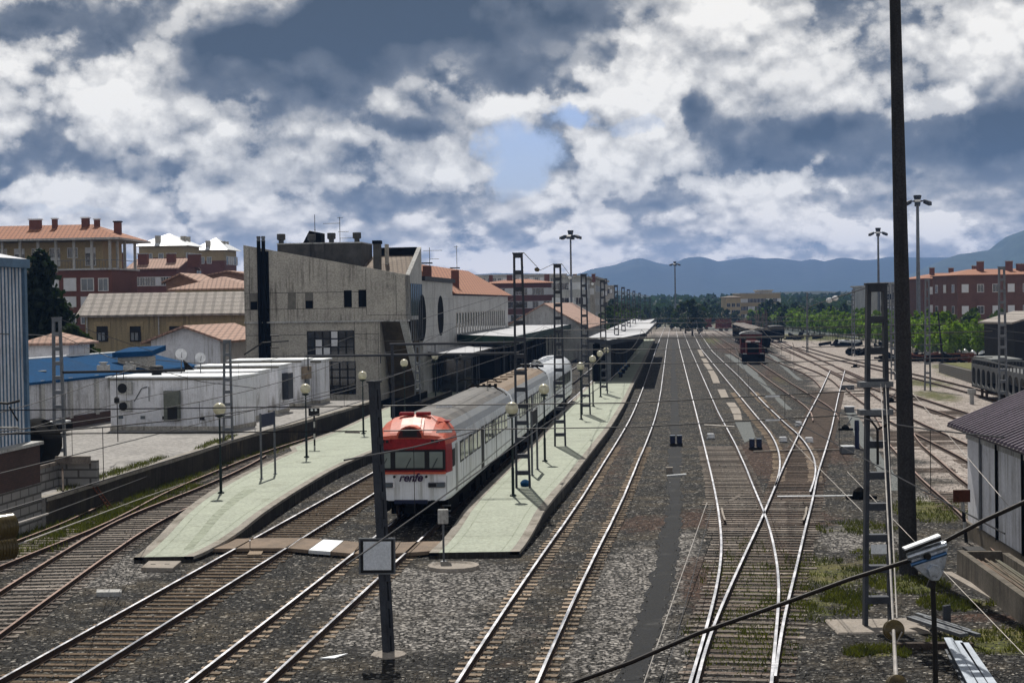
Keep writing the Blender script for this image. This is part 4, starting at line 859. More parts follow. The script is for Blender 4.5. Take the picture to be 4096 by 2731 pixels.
for (x, y, z0) in ((-.4, 50.5, 4.1), (.5, 50.7, 4.08), (-.5, 52.5, 4.1)):
    MB().ob(o1 + tp * x + te * y, (tp + te * .4).normalized(), (te - tp * .4).normalized(), ZZ, (-.35, .35), (-.1, .1), (z0, z0 + .14)).build('roof_box', m_blkshade, tr3)
MB().lathe(o1 + te * 55 + ZZ * 4.15, [(.35, 0), (.35, .15), (.2, .25)], 12).build('roof_fan', m_tsilv, tr3)
# ================================================================ CANOPIES
def canopy(name, label, pts, th, posts, group='platform canopies', fascia=None, mat=None, fmat=None):
    c = sum(pts, V()) / len(pts); r = thing(name, label, 'canopy', (c.x, c.y, .55), group)
    MB().slab([p + ZZ * .02 for p in pts], .12).build('roof', mat or m_roofw, r)
    mb = MB(); k = len(pts)
    for i in range(k):
        a, b_ = pts[i], pts[(i + 1) % k]; n_ = ZZ.cross((b_ - a)).normalized() * -.04
        mb.prism([a - ZZ * th, b_ - ZZ * th, b_ + ZZ * .05, a + ZZ * .05], n_ if (a + n_ - c).length > (a - c).length else -n_)
    mb.build('fascia', fmat or m_dark, r)
    for p in posts: MB().lathe((p.x, p.y, .5), [(.09, 0), (.07, .2), (.07, p.z - .5)], 8).build('post', m_mast, r)
    return r
# near left canopy
zc = 4.2; A = G('c1', 330, 672, zc); B = G('c1', 715, 718, zc); C_ = B + HD * 52; D_ = A + HD * 50
ps = [B + HD * (2 + 5 * i) - PD * .6 - ZZ * .3 for i in range(10)] + [A + HD * (2 + 5 * i) + PD * .5 - ZZ * .3 for i in range(10)]
cn = canopy('canopy', 'low pale canopy nearest the camera in front of the station block', [A, B, C_, D_], .35, ps)
wr = thing('waiting_room', 'dark glazed waiting room under the nearest left canopy', 'waiting room', (A + HD * 14 + PD * 2 - ZZ * 3.65))
for i in range(5):
    o_ = A + HD * (2 + i * 4) + PD * .7; o_.z = .55; MB().hb(o_, (0, 2.9), (0, 3.9), (0, 3.2)).build('glass_bay', m_glass, wr)  # dark bays also fill in the shade under the canopy
for i in range(5):
    o_ = A + HD * (2 + i * 4 + 3.9) + PD * .7; o_.z = .55
    if i < 4: MB().hb(o_, (0, 2.92), (0, .1), (0, 3.25)).build('mullion', m_steel, wr)
# green edged canopy behind
zc = 5.3; A2 = G('c1', 690, 470, zc); B2 = G('c1', 1345, 492, zc); C2 = B2 + HD * 95; D2 = A2 + HD * 90
ps = [B2 + HD * (2 + 6 * i) - PD * 1.2 - ZZ * .3 for i in range(15)] + [A2 + HD * (2 + 6 * i) + PD * 1.2 - ZZ * .3 for i in range(15)]
canopy('canopy', 'wide pale canopy with a dark green edge behind the near one', [A2, B2, C2, D2], .75, ps, fmat=M('green_fascia', (.008, .035, .018), .6))
# dark screens under it
sc_ = thing('platform_kiosk', 'black slatted screens and kiosk under the wide canopy', 'kiosk', (B2 + HD * 20 - PD * 3 - ZZ * 4.75))
for i in range(9): o_ = B2 + HD * (1 + i * 7) - PD * 3.6; o_.z = .55; MB().hb(o_, (0, 1.6), (0, 5.2), (0, 3.6)).build('screen', m_blkshade, sc_)
# long canopy on the right platform: butterfly roof, wide near part
def bfly(y0, y1, xl, xm, xr, zl, zm, zr, label, fm=m_mast):
    o0 = V((xm, y0, 0)); L = (y1 - y0) / math.cos(HA); r = thing('canopy', label, 'canopy', (xm, y0, .55), 'platform canopies')
    P0 = [V((xl, y0, zl)), V((xm, y0, zm)), V((xr, y0, zr))]
    MB().slab([P0[0], P0[1], P0[1] + HD * L, P0[0] + HD * L], .14).build('left_leaf', m_roofw, r); MB().slab([P0[1], P0[2], P0[2] + HD * L, P0[1] + HD * L], .14).build('right_leaf', m_roofw, r)
    mb = MB()
    for a, b_ in ((0, 1), (1, 2)): mb.prism([P0[a] - ZZ * .45, P0[b_] - ZZ * .45, P0[b_] + ZZ * .05, P0[a] + ZZ * .05], HD * -.06)
    mb.prism([P0[2] - ZZ * .3, P0[2] + HD * L - ZZ * .3, P0[2] + HD * L + ZZ * .03, P0[2] + ZZ * .03], PD * .05); mb.build('fascia', fm, r)
    n = int(L / 6)
    for i in range(n): p = P0[1] + HD * (1.5 + i * 6); MB().lathe((p.x, p.y, .5), [(.1, 0), (.09, zm - .7)], 8).build('post', m_mast, r)
    return r
cA = G('c3', 170, 565, 5.0); cB = W('c3', 450, 605, cA.y - .5); 
bfly(163, 254, W('c3', 170, 568, 163).x, W('c3', 450, 605, 163).x, W('c3', 940, 500, 163).x, 4.95, 4.6, 5.25, 'long butterfly canopy over the right platform, broad near half')
bfly(254.3, 335, W('c3', 170, 568, 163).x + 9.15, W('c3', 450, 605, 163).x + 9.15, W('c3', 450, 605, 163).x + 9.15 + 2.3, 4.95, 4.6, 4.9, 'long butterfly canopy over the right platform, narrow far half')
o_ = V((W('c3', 455, 700, 164).x + .1, 164, .55)); sb = thing('station_annexe', 'long waiting building under the right platform canopy, shade painted black', 'building', o_)
MB().hb(o_, (-1.7, 0), (0, 88), (0, 3.7)).build('wall', m_blkshade, sb)  # wall lies in shade, painted here as black
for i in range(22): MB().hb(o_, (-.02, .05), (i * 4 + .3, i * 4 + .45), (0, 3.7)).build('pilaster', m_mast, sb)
MB().hb(o_, (-.45, .1), (-.16, -.02), (0, 3.6)).build('end_post', m_steel, sb)
for i in range(4):
    p = o_ + HD * (8 + i * 9) + PD * .5; bn = thing('platform_bench', 'blue bench against the long waiting building, %s to the camera' % ORD[i], 'bench', p, 'blue benches on the right platform')
    MB().hb(p, (0, .45), (0, 1.8), (.40, .45)).build('seat', m_bluem, bn); MB().hb(p, (-.05, 0), (0, 1.8), (.45, .85)).build('backrest', m_bluem, bn)
    for k in (0.1, 1.6): MB().hb(p, (.05, .4), (k, k + .08), (0, .4)).build('leg', m_dark, bn)
# black walls and fill standing in for a shaded pit beside the train
p1 = V((-8.6, 116, .55))
un = thing('shaded_pit_walls', 'black walls standing in for the shaded underpass pit left of the train', 'parapet', (p1.x, p1.y, .55))
for dx, w2, l0, l1 in ((.0, .2, 0, 16), (2.0, .2, 0, 16), (.2, 1.8, 0, .2)): MB().hb(p1, (dx, dx + w2), (l0, l1), (0, 1.0)).build('wall', m_blkshade, un)
MB().hb(p1, (.2, 2.0), (.2, 16), (0, .5)).build('stair_shadow_panel', m_blkshade, un)
bag = MB(); p = G('a8', 690, 1250, .55); bag.lathe(p, [(.05, 0), (.2, .03), (.22, .16), (.12, .27), (.03, .3)], 9); tag(bag.build('bag', m_bluem, smooth=True), 'small blue bag at the foot of the nearest platform mast', 'bag')
# ================================================================ BUILDINGS
def facade_windows(root, o, ex, n, rects, frame=m_frame, pane=m_glass, d=.05, name='window', blind=None, child=True):
    for k, (s0, s1, z0, z1) in enumerate(rects):
        f_ = MB().ob(o, ex, n, ZZ, (s0, s1), (-.02, d), (z0 - o.z, z1 - o.z)).build(name, frame, root)
        if child:
            b_ = min(.09, (s1 - s0) * .12); pm = blind if (blind and random.random() < .4) else pane
            if s1 - s0 > .5:
                g = MB(); mid_ = (s0 + s1) / 2
                g.ob(o, ex, n, ZZ, (s0 + b_, mid_ - b_ * .3), (0, d + .012), (z0 + b_ - o.z, z1 - b_ - o.z)); g.ob(o, ex, n, ZZ, (mid_ + b_ * .3, s1 - b_), (0, d + .012), (z0 + b_ - o.z, z1 - b_ - o.z))
            else: g = MB().ob(o, ex, n, ZZ, (s0 + b_, s1 - b_), (0, d + .012), (z0 + b_ - o.z, z1 - b_ - o.z))
            q = g.build('pane', pm, root); q.parent = f_; q.location = (0, 0, 0)
nF = -HD                                       # front faces look back at the camera
# ---- concrete station block
HD0 = HD.copy(); HD = HD * 1.087
Yb = 137.; BX = W('a2', 1700, 1100, Yb).x; o = V((BX, Yb, .55)); wl = -(W('a2', 155, 900, Yb + 1.3).x - BX)
st = thing('station_block', 'grey concrete station block with sloping parapet and oval windows', 'building', o)
def zf(t_, x, y, Y=Yb): return W(t_, x, y, Y).z
def sx(x): return (W('a2', x, 900, Yb + .6).x - BX)       # along the front, <= 0
zt0, zt1, zt2 = zf('a2', 155, 415, Yb + 1.3), zf('a2', 1240, 605), zf('a2', 1700, 690); zov = zf('a2', 1000, 1112); s0 = sx(155); s1 = sx(1240); s2 = 0
mb = MB(); f0 = o.copy(); f0.z = 0; m_reces = M('dark_brown_recess', (.06, .047, .03), .95, var=.4, scale=.8)  # recess and raking soffit darker brown than the walls around
mb.prism([f0 + PD * s0 + ZZ * zov, f0 + ZZ * zov, f0 + ZZ * zt2, f0 + PD * s1 + ZZ * zt1, f0 + PD * s0 + ZZ * zt0], HD * .35); mb.build('front_wall_upper', m_conc, st)
MB().hb(f0, (s0, sx(1415)), (.14, 24.), (.5, zov)).build('wall_lower', m_conc, st)
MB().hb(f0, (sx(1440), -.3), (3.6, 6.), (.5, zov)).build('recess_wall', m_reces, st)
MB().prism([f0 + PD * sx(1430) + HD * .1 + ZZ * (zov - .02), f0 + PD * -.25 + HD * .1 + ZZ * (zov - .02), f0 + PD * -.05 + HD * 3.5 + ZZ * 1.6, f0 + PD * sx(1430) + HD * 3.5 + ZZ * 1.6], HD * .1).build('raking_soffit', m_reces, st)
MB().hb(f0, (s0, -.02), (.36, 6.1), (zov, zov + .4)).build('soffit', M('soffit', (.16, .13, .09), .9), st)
zb_ = zf('a2', 1812, 432, 143.6)
mb = MB(); mb.prism([f0 + ZZ * zov, f0 + HD * 6.1 + ZZ * zov, f0 + HD * 6.1 + ZZ * zb_, f0 + ZZ * zt2], -PD * .35); mb.build('side_wall', m_conc2, st)
mb = MB(); mb.slab([f0 + PD * s1 + HD * .36 + ZZ * (zt1 - .25), f0 - PD * .36 + HD * .36 + ZZ * (zt2 - .15), f0 - PD * .36 + HD * 5.9 + ZZ * (zb_ - .7), f0 + PD * s1 + HD * 5.9 + ZZ * (zb_ - .7)], .2); mb.build('tiled_roof', m_tileB, st)
MB().hb(f0, (s1, -.36), (5.9, 6.2), (zov + .5, zb_)).build('back_parapet', m_blkshade, st)  # shadow side of the back wall, its shade painted black
MB().hb(f0, (s0 + .3, s1), (.5, 12), (zov + .5, 10.9)).build('roof_deck', m_roofw, st)
# joints, windows and stains as real strips
js = MB()
for y in (850, 1000): js.hb(f0, (s0 + .02, sx(1298)), (-.006, .02), (zf('a2', 700, y) - .02, zf('a2', 700, y) + .02))
for y in (1240, 1435): js.hb(f0, (s0 + .02, sx(1410)), (.134, .16), (zf('a2', 700, y) - .018, zf('a2', 700, y) + .018))
for x, ya, yb_ in ((208, 425, 1110), (1297, 625, 1050), (1575, 680, 1050)): js.hb(f0, (sx(x) - .018, sx(x) + .018), (-.006, .02), (zf('a2', x, yb_), zf('a2', x, ya) - .1))
js.hb(f0, (sx(1297), -.02), (-.0065, .02), (zf('a2', 1500, 1055) - .018, zf('a2', 1500, 1055) + .018))
for x in (1178, 1400): js.hb(f0, (sx(x) - .018, sx(x) + .018), (.134, .16), (1.2, zov))
js.build('panel_joint', m_dark, st)
MB().hb(f0, (s0 - .03, 0), (-.09, .0), (zov - .1, zov + .02)).build('ledge', m_conc2, st)
for (x0, x1, ya, ym, yb_) in ((210, 282, 850, 925, 1005), (567, 640, 845, 1000, 1000), (727, 803, 845, 925, 1000), (1090, 1163, 835, 835, 992), (1225, 1298, 832, 832, 992)):
    w_ = MB().hb(f0, (sx(x0), sx(x1)), (-.012, .03), (zf('a2', 700, yb_), zf('a2', 700, ya))).build('window', M('render_panel', (.16, .15, .13), .9) if ym > ya else m_blkshade, st)
    if yb_ > ym > ya: q = MB().hb(f0, (sx(x0) + .04, sx(x1) - .04), (-.02, 0), (zf('a2', 700, yb_) + .03, zf('a2', 700, ym))).build('pane', m_blkshade, st); q.parent = w_; q.location = (0, 0, 0)
def gridwin(x0, x1, ya, yb_, nc, nr, lit, tile='a2', Y=Yb):
    w_ = MB().hb(f0, (sx(x0), sx(x1)), (.10, .2), (zf(tile, 700, yb_), zf(tile, 700, ya))).build('grid_window', m_dark, st)
    for i in range(nc):
        for j in range(nr):
            a = lerp(sx(x0), sx(x1), i / nc) + .07; b_ = lerp(sx(x0), sx(x1), (i + 1) / nc) - .07; z1_ = lerp(zf(tile, 700, ya), zf(tile, 700, yb_), j / nr) - .06; z0_ = lerp(zf(tile, 700, ya), zf(tile, 700, yb_), (j + 1) / nr) + .06
            q = MB().hb(f0, (a, b_), (.085, .12), (z0_, z1_)).build('pane', m_blind if (i, j) in lit else m_glass, st); q.parent = w_; q.location = (0, 0, 0)
gridwin(735, 1175, 1205, 1430, 6, 3, {(3, 0), (1, 1), (3, 1), (1, 2), (2, 2)})
gridwin(740, 1185, 110, 415, 6, 4, set(), 'a7')
# twin flues in a dark chase
MB().hb(f0, (sx(300), sx(392)), (-.05, .3), (zf('a2', 350, 1510), zt0 - .55)).build('flue_chase', m_blkshade, st)
for x in (308, 352):
    c = f0 + PD * sx(x) + HD * -.28; fl = MB().lathe((c.x, c.y, zf('a2', 350, 1500)), [(.16, 0), (.16, zf('a2', 350, 375) - zf('a2', 350, 1500))], 12).build('flue', m_blkshade, st, smooth=True)
    q = MB().lathe((c.x, c.y, zf('a2', 350, 375)), [(.17, 0), (.17, .1), (.13, .12), (.13, .2), (.17, .22), (.17, .42)], 12).build('cowl', m_steel, st); q.parent = fl; q.location = (0, 0, 0)
# penthouse with caps
zp = zf('a2', 800, 408, 140); ph = MB().hb(f0, (sx(445), sx(1238)), (1.0, 5.5), (10.5, zp)).build('penthouse', M('dark_concrete', (.075, .072, .068), .9, var=.3, scale=1, streak=(.02, .02, .02)), st)
MB().hb(f0, (sx(442), sx(1240)), (.93, 5.6), (zp, zp + .1)).build('coping', m_conc2, st)
for x, yy in ((475, 1.3), (712, 3.2), (950, 1.3), (1190, 1.3)):
    c = f0 + PD * sx(x) + HD * yy; q = MB().lathe((c.x, c.y, zp + .1), [(.22, 0), (.22, .25), (.36, .32), (.36, .78), (.3, .8)], 12).build('vent_cap', M('vent_cap', (.06, .06, .06), .8), st)
mb = MB(); a_, b_ = f0 + PD * sx(600) + HD * 3.8, f0 + PD * sx(785) + HD * 3.8; mb.prism([V((a_.x, a_.y, zp)), V((b_.x, b_.y, zp)), V((b_.x, b_.y, zp + 1.05)), V((lerp(a_.x, b_.x, .4), lerp(a_.y, b_.y, .4), zp + 1.25))], HD * 1.5); mb.build('stair_hood', m_blkshade, st)
chm = MB().hb(f0, (sx(1358), sx(1420)), (.45, 1.2), (10.3, zf('a2', 1390, 400))).build('chimney', M('chimney_grey', (.07, .068, .062), .9, var=.3), st)
q = MB().hb(f0, (sx(1352), sx(1428)), (.38, 1.28), (zf('a2', 1390, 400), zf('a2', 1390, 368))).build('chimney_cap', m_blkshade, st); q.parent = chm; q.location = (0, 0, 0)
MB().hb(f0, (sx(1425), sx(1452)), (2.4, 3.), (10.3, zf('a2', 1390, 395))).build('chimney', m_conc, st)
# right flank
MB().hb(f0, (-.05, .02), (.35, 5.9), (7.5, zf('a2', 1740, 765))).build('flank_grid_window', m_glass, st)
for k in range(7): MB().hb(f0, (0, .05), (.35 + k * .92, .43 + k * .92), (5.4, zf('a2', 1740, 765))).build('mullion', m_steel, st)
mb = MB(); mb.prism([f0 + PD * -.9 + ZZ * (zov), f0 + PD * -.3 + ZZ * zov, f0 + PD * .25 + HD * 3.4 + ZZ * 1.2, f0 + PD * -.1 + HD * 3.4 + ZZ * 1.2], HD * .6); mb.build('raking_pier', m_conc2, st)
MB().hb(f0, (-6, 0.), (6.3, 24.2), (.5, 10.5)).build('white_wing', m_conc2, st)
MB().hb(f0, (-6.1, .25), (6.25, 24.35), (10.51, 10.9)).build('eaves_band', m_dark, st)
for cy, cz, rr in ((6.1, 7.3, 2.0), (16.3, 7.37, 1.86)):
    c = f0 + HD * cy + ZZ * cz; MB().lathe(c, [(rr, -.2), (rr, .035)], 40, ax=PD).build('round_window', m_blkshade, st)
for yy in (9, 14.5, 20): MB().hb(f0, (0, .012), (6.4, 24.1), (10.3 - (yy - 6) * .45, 10.33 - (yy - 6) * .45)).build('panel_line', m_steel, st)
# antennas
def antenna(label, p, h, bars):
    r = thing('roof_antenna', label, 'antenna', p, 'roof antennas'); MB().tube([p - ZZ * .6, p + ZZ * h], .03, 6).build('pole', m_mast, r)
    for z, x0, x1 in bars:
        MB().tube([p + ZZ * z + PD * x0, p + ZZ * z + PD * x1], .022, 5).build('boom', m_mast, r)
for t_, x, y, Y, h, bars, lab in (('a2', 828, 405, 141, 2.5, [(1.2, -.06, .06)], 'tall whip antenna on the concrete block'), ('a2', 1057, 400, 141, 2.25, [(2.2, -.2, .3), (1.72, -1.45, 0), (1.0, -.15, .75), (.45, 0, 1.3)], 'branched television antenna on the concrete block'),
        ('a2', 1880, 590, 158, 1.6, [(1.3, -.6, 1.2), (.5, 0, .9)], 'antenna with a long boom on the orange roof'), ('a2', 2130, 620, 175, 2.3, [(2.2, -.3, .15), (2.0, -.2, .0)], 'slanted whip antenna on the orange roof')):
    antenna(lab, W(t_, x, y, Y), h, bars)
# ---- hall with orange roof behind
hp = thing('station_hall', 'long station hall with orange tiled roof and slit windows', 'building', f0 + HD * 24.5)
MB().hb(f0, (-8.6, -.1), (24.45, 74), (.5, 9.3)).build('wall', m_conc2, hp)
ez, rz = 9.45, 12.6
r0 = [f0 + PD * .4 + HD * 24 + ZZ * ez, f0 + PD * .4 + HD * 75 + ZZ * ez, f0 - PD * 9 + HD * 75 + ZZ * ez, f0 - PD * 9 + HD * 24 + ZZ * ez]; rg0 = f0 - PD * 4.3 + HD * 24 + ZZ * rz; rg1 = f0 - PD * 4.3 + HD * 67 + ZZ * rz
MB().add([*r0, rg0, rg1], [(0, 1, 5, 4), (1, 2, 5), (2, 3, 4, 5), (3, 0, 4), (0, 1, 2, 3)]).build('roof', m_tileO, hp)
facade_windows(hp, f0 + PD * -.1, HD, PD, [(27 + i * 2.1, 27.9 + i * 2.1, 4.3, 7.6) for i in range(21)], frame=m_conc, pane=m_glass, d=.05)
for x, y, Y in ((1855, 575, 155), (2112, 620, 172)):
    q = W('a2', x, y, Y); ch_ = MB().ob((q.x, Y, 0), V((1, 0, 0)), V((0, 1, 0)), ZZ, (-.4, .4), (-.5, .5), (10, q.z - .3)).build('chimney', m_brick, hp); q2 = MB().ob((q.x, Y, 0), V((1, 0, 0)), V((0, 1, 0)), ZZ, (-.5, .5), (-.6, .6), (q.z - .1, q.z)).build('cap', m_dark, hp)
HD = HD0
def house(name, label, cx, Y, w_, d_, ez, rz, wall, roof, zb=0, kind='gable', windows=None, ov=.5, group=None, ridge='y', frame=m_frame, chim=(), cmat=None, turn=HA, side=None, hip=None, pane=m_glass, wh=(1.1, 1.4), blind=m_blind, side2=False):
    """front face centre at (cx, Y); windows = (columns, [sill heights])"""
    ex = V((math.cos(turn), -math.sin(turn), 0)); ey = V((math.sin(turn), math.cos(turn), 0)); o = V((cx, Y, 0)); r = thing(name, label, 'building' if name != 'house' else 'house', (cx, Y, zb), group)
    MB().ob(o, ex, ey, ZZ, (-w_ / 2, w_ / 2), (0, d_), (zb, ez)).build('wall', wall, r)
    p = lambda a, b_, z: o + ex * a + ey * b_ + ZZ * z; mb = MB(); W2 = w_ / 2 + ov; D0, D1 = -ov, d_ + ov
    if kind == 'gable' and ridge == 'y':
        mb.slab([p(-W2, D0, ez - .1), p(0, D0, rz), p(0, D1, rz), p(-W2, D1, ez - .1)], .18); mb.slab([p(0, D0, rz), p(W2, D0, ez - .1), p(W2, D1, ez - .1), p(0, D1, rz)], .18)
        MB().prism([p(-w_ / 2, .01, ez), p(w_ / 2, .01, ez), p(0, .01, rz - .2)], ey * .2).build('gable', wall, r)
    elif kind == 'gable':
        mb.slab([p(-W2, D0, ez - .1), p(W2, D0, ez - .1), p(W2, d_ / 2, rz), p(-W2, d_ / 2, rz)], .18); mb.slab([p(W2, D1, ez - .1), p(-W2, D1, ez - .1), p(-W2, d_ / 2, rz), p(W2, d_ / 2, rz)], .18)
        for s in (-1, 1): MB().prism([p(s * (w_ / 2 - .01), 0, ez), p(s * (w_ / 2 - .01), d_, ez), p(s * (w_ / 2 - .01), d_ / 2, rz - .2)], ex * -s * .2).build('gable', wall, r)
    elif kind == 'hip':
        h = hip if hip is not None else min(w_, d_) / 2; L1, L2 = ((-W2 + h, W2 - h) if w_ > d_ else (0, 0)); M1, M2 = ((d_ / 2, d_ / 2) if w_ > d_ else (D0 + h, D1 - h))
        mb.add([p(-W2, D0, ez), p(W2, D0, ez), p(W2, D1, ez), p(-W2, D1, ez), p(L1, M1, rz), p(L2, M2, rz)], [(0, 1, 5, 4), (1, 2, 5), (2, 3, 4, 5), (3, 0, 4), (3, 2, 1, 0)] if w_ > d_ else [(0, 1, 4), (1, 2, 5, 4), (2, 3, 5), (3, 0, 4, 5), (3, 2, 1, 0)])
        mb.slab([p(-W2, D0, ez), p(W2, D0, ez), p(W2, D1, ez), p(-W2, D1, ez)], .15)
    elif kind == 'flat': mb.slab([p(-W2, D0, ez + .35), p(W2, D0, ez + .35), p(W2, D1, ez + .35), p(-W2, D1, ez + .35)], .4)
    mb.build('roof', roof, r)
    if windows:
        nc, sills = windows; rc = [(-w_ / 2 + w_ * (i + .5) / nc - wh[0] / 2, -w_ / 2 + w_ * (i + .5) / nc + wh[0] / 2, z, z + wh[1]) for i in range(nc) for z in sills]
        facade_windows(r, o, ex, -ey, rc, frame, pane, blind=blind)
    if side:
        nc, sills = side; rc = [(d_ * (i + .5) / nc - wh[0] / 2, d_ * (i + .5) / nc + wh[0] / 2, z, z + wh[1]) for i in range(nc) for z in sills]
        sg = 1 if cx < Y * .1 + 5 else -1
        facade_windows(r, o + ex * (sg * w_ / 2), ey, ex * sg, rc, frame, pane, blind=blind)
    for (a, b_, s, h) in chim: 
        c_ = MB().ob(p(a, b_, 0), ex, ey, ZZ, (-s / 2, s / 2), (-.4, .4), (ez, rz + h)).build('chimney', cmat or m_brick, r)
        k_ = MB().ob(p(a, b_, 0), ex, ey, ZZ, (-s / 2 - .08, s / 2 + .08), (-.48, .48), (rz + h, rz + h + .12)).build('cap', m_conc2, r); k_.parent = c_; k_.location = (0, 0, 0)
    return r, p
# ---- beige building with grey tile roof
e0 = W('a1', 780, 1050, 158); e1 = W('a1', 2300, 1050, 158); r, p = house('goods_house', 'beige two storey building with long grey tiled roof', (e0.x + e1.x) / 2, 158, e1.x - e0.x, 9, e0.z, W('a1', 1500, 858, 162).z + .1, m_beige, m_tileG, 1, 'gable', ov=.7, ridge='x', turn=0)
for x0, x1 in ((890, 990), (1195, 1292), (1558, 1650)):
    a, b_ = W('a1', x0, 1300, 157.95), W('a1', x1, 1158, 157.95); sf = MB().box(a.x - .25, b_.x + .25, 157.93, 158.02, b_.z - .55, b_.z + .42).build('surround', m_cream, r)
    f_ = MB().box(a.x, b_.x, 157.88, 158, a.z, b_.z).build('window', m_dark, r)
    for s in (0, 1): q = MB().box(a.x + .12 + s * .38, a.x + .40 + s * .38, 157.86, 157.9, a.z + .12, a.z + .85).build('pane', m_glassb, r); q.parent = f_; q.location = (0, 0, 0)
for x in (795, 1455): q = W('a1', x, 1055, 157.8); MB().tube([(q.x, 157.85, q.z), (q.x, 157.85, 1.2)], .07, 6).build('downpipe', m_conc2, r)
# ---- white gabled shed in front
pk = W('a1', 1700, 1150, 140); l_ = W('a1', 1285, 1352, 140); rr_ = W('a1', 2110, 1320, 140)
r, p = house('shed', 'white gabled shed with pale orange tiles before the beige building', pk.x, 140, (rr_.x - l_.x) - 1.6, 15, (l_.z + rr_.z) / 2 + .45, pk.z, m_white, m_tileP, 1, 'gable', ov=.7)
# ---- cream and red brick apartments on the left
Y0 = 180.; cx_ = W('a1', 1030, 700, Y0); ez = W('a1', 1030, 345, Y0).z; ezl = W('a1', 1030, 640, Y0).z; rz = W('a1', 830, 225, Y0 + 5).z
wA = 26.; ap = thing('apartment_block', 'red brick apartments with cream columned top storey at the left', 'building', (cx_.x - wA / 2, Y0, 0)); oA = V((cx_.x, Y0, 0))
MB().hb(oA, (-wA, 0), (0, 8.3), (0, ezl)).build('brick_wall', m_brick, ap); MB().hb(oA, (-wA, -1.6), (1.7, 8.0), (ezl, ez - .3)).build('loggia_wall', m_cream, ap)
MB().hb(oA, (-wA, .25), (-.25, 8.6), (ezl, ezl + .2)).build('balcony_slab', m_conc2, ap)
for k in range(11): MB().hb(oA, (-.2 - k * 2.02 - .13, -.2 - k * 2.02 + .13), (-.1, .16), (ezl + .2, ez - .2)).build('column', m_conc2, ap)
for yy in (2.2, 4.6, 8.1): MB().hb(oA, (-.25, .02), (yy - .13, yy + .13), (ezl + .2, ez - .2)).build('column', m_conc2, ap)
mb = MB(); mb.hb(oA, (-wA, 0), (-.08, -.05), (ezl + 1.05, ezl + 1.12)); [mb.hb(oA, (-x * .35, -x * .35 + .03), (-.08, -.05), (ezl + .2, ezl + 1.05)) for x in range(74)]; mb.hb(oA, (-.02, .02), (0, 8.3), (ezl + 1.05, ezl + 1.12)); mb.build('railing', m_steel, ap)
zz = [ezl + 2.2]; facade_windows(ap, oA + HD * 1.7, -PD, -HD, [(2.4 + k * 2.02, 3.6 + k * 2.02, ez - 2.1, ez - .95) for k in range(10)] + [(2.4 + k * 4.04, 3.6 + k * 4.04, ezl + .5, ezl + 2.0) for k in range(5)], m_frame, m_glass, blind=m_blind)
rc = []
for (x0, x1) in ((900, 995), (735, 858), (572, 690), (410, 525), (250, 360)):
    for (ya, yb_) in ((715, 838), (885, 985), (1040, 1140)):
        a, b_ = W('a1', x0, yb_, Y0), W('a1', x1, ya, Y0); rc.append((cx_.x - b_.x, cx_.x - a.x, a.z, b_.z))
facade_windows(ap, oA, -PD, -HD, rc, m_frame, m_glassb, blind=m_blind, d=.08)
mb = MB(); P_ = lambda a, b_, z: oA + PD * a + HD * b_ + ZZ * z
mb.add([P_(-wA, -1., ez), P_(1.1, -1., ez), P_(1.1, 10, ez - .1), P_(-wA, 10, ez - .1), P_(-3.6, 4.4, rz), P_(-wA, 4.4, rz)], [(0, 1, 4, 5), (1, 2, 4), (2, 3, 5, 4), (0, 3, 2, 1)]); mb.build('roof', m_tileO, ap)
mb = MB(); mb.slab([P_(-wA, -1.05, ez), P_(1.15, -1.05, ez), P_(1.15, 10.05, ez - .1), P_(-wA, 10.05, ez - .1)], .22); mb.build('eaves', m_conc2, ap)
for x, w_, yt in ((325, 1.25, 185), (502, .45, 178), (785, .75, 170), (890, .5, 182), (1080, .7, 205)):
    q = W('a1', x, yt, Y0 + 4); c_ = MB().ob((q.x, Y0 + 4, 0), PD, HD, ZZ, (-w_ / 2, w_ / 2), (-.3, .35), (ez + .5, q.z)).build('chimney', m_brick, ap)
    k_ = MB().ob((q.x, Y0 + 4, 0), PD, HD, ZZ, (-w_ / 2 - .08, w_ / 2 + .08), (-.4, .45), (q.z, q.z + .14)).build('cap', m_zinc if w_ != .7 else m_dark, ap); k_.parent = c_; k_.location = (0, 0, 0)
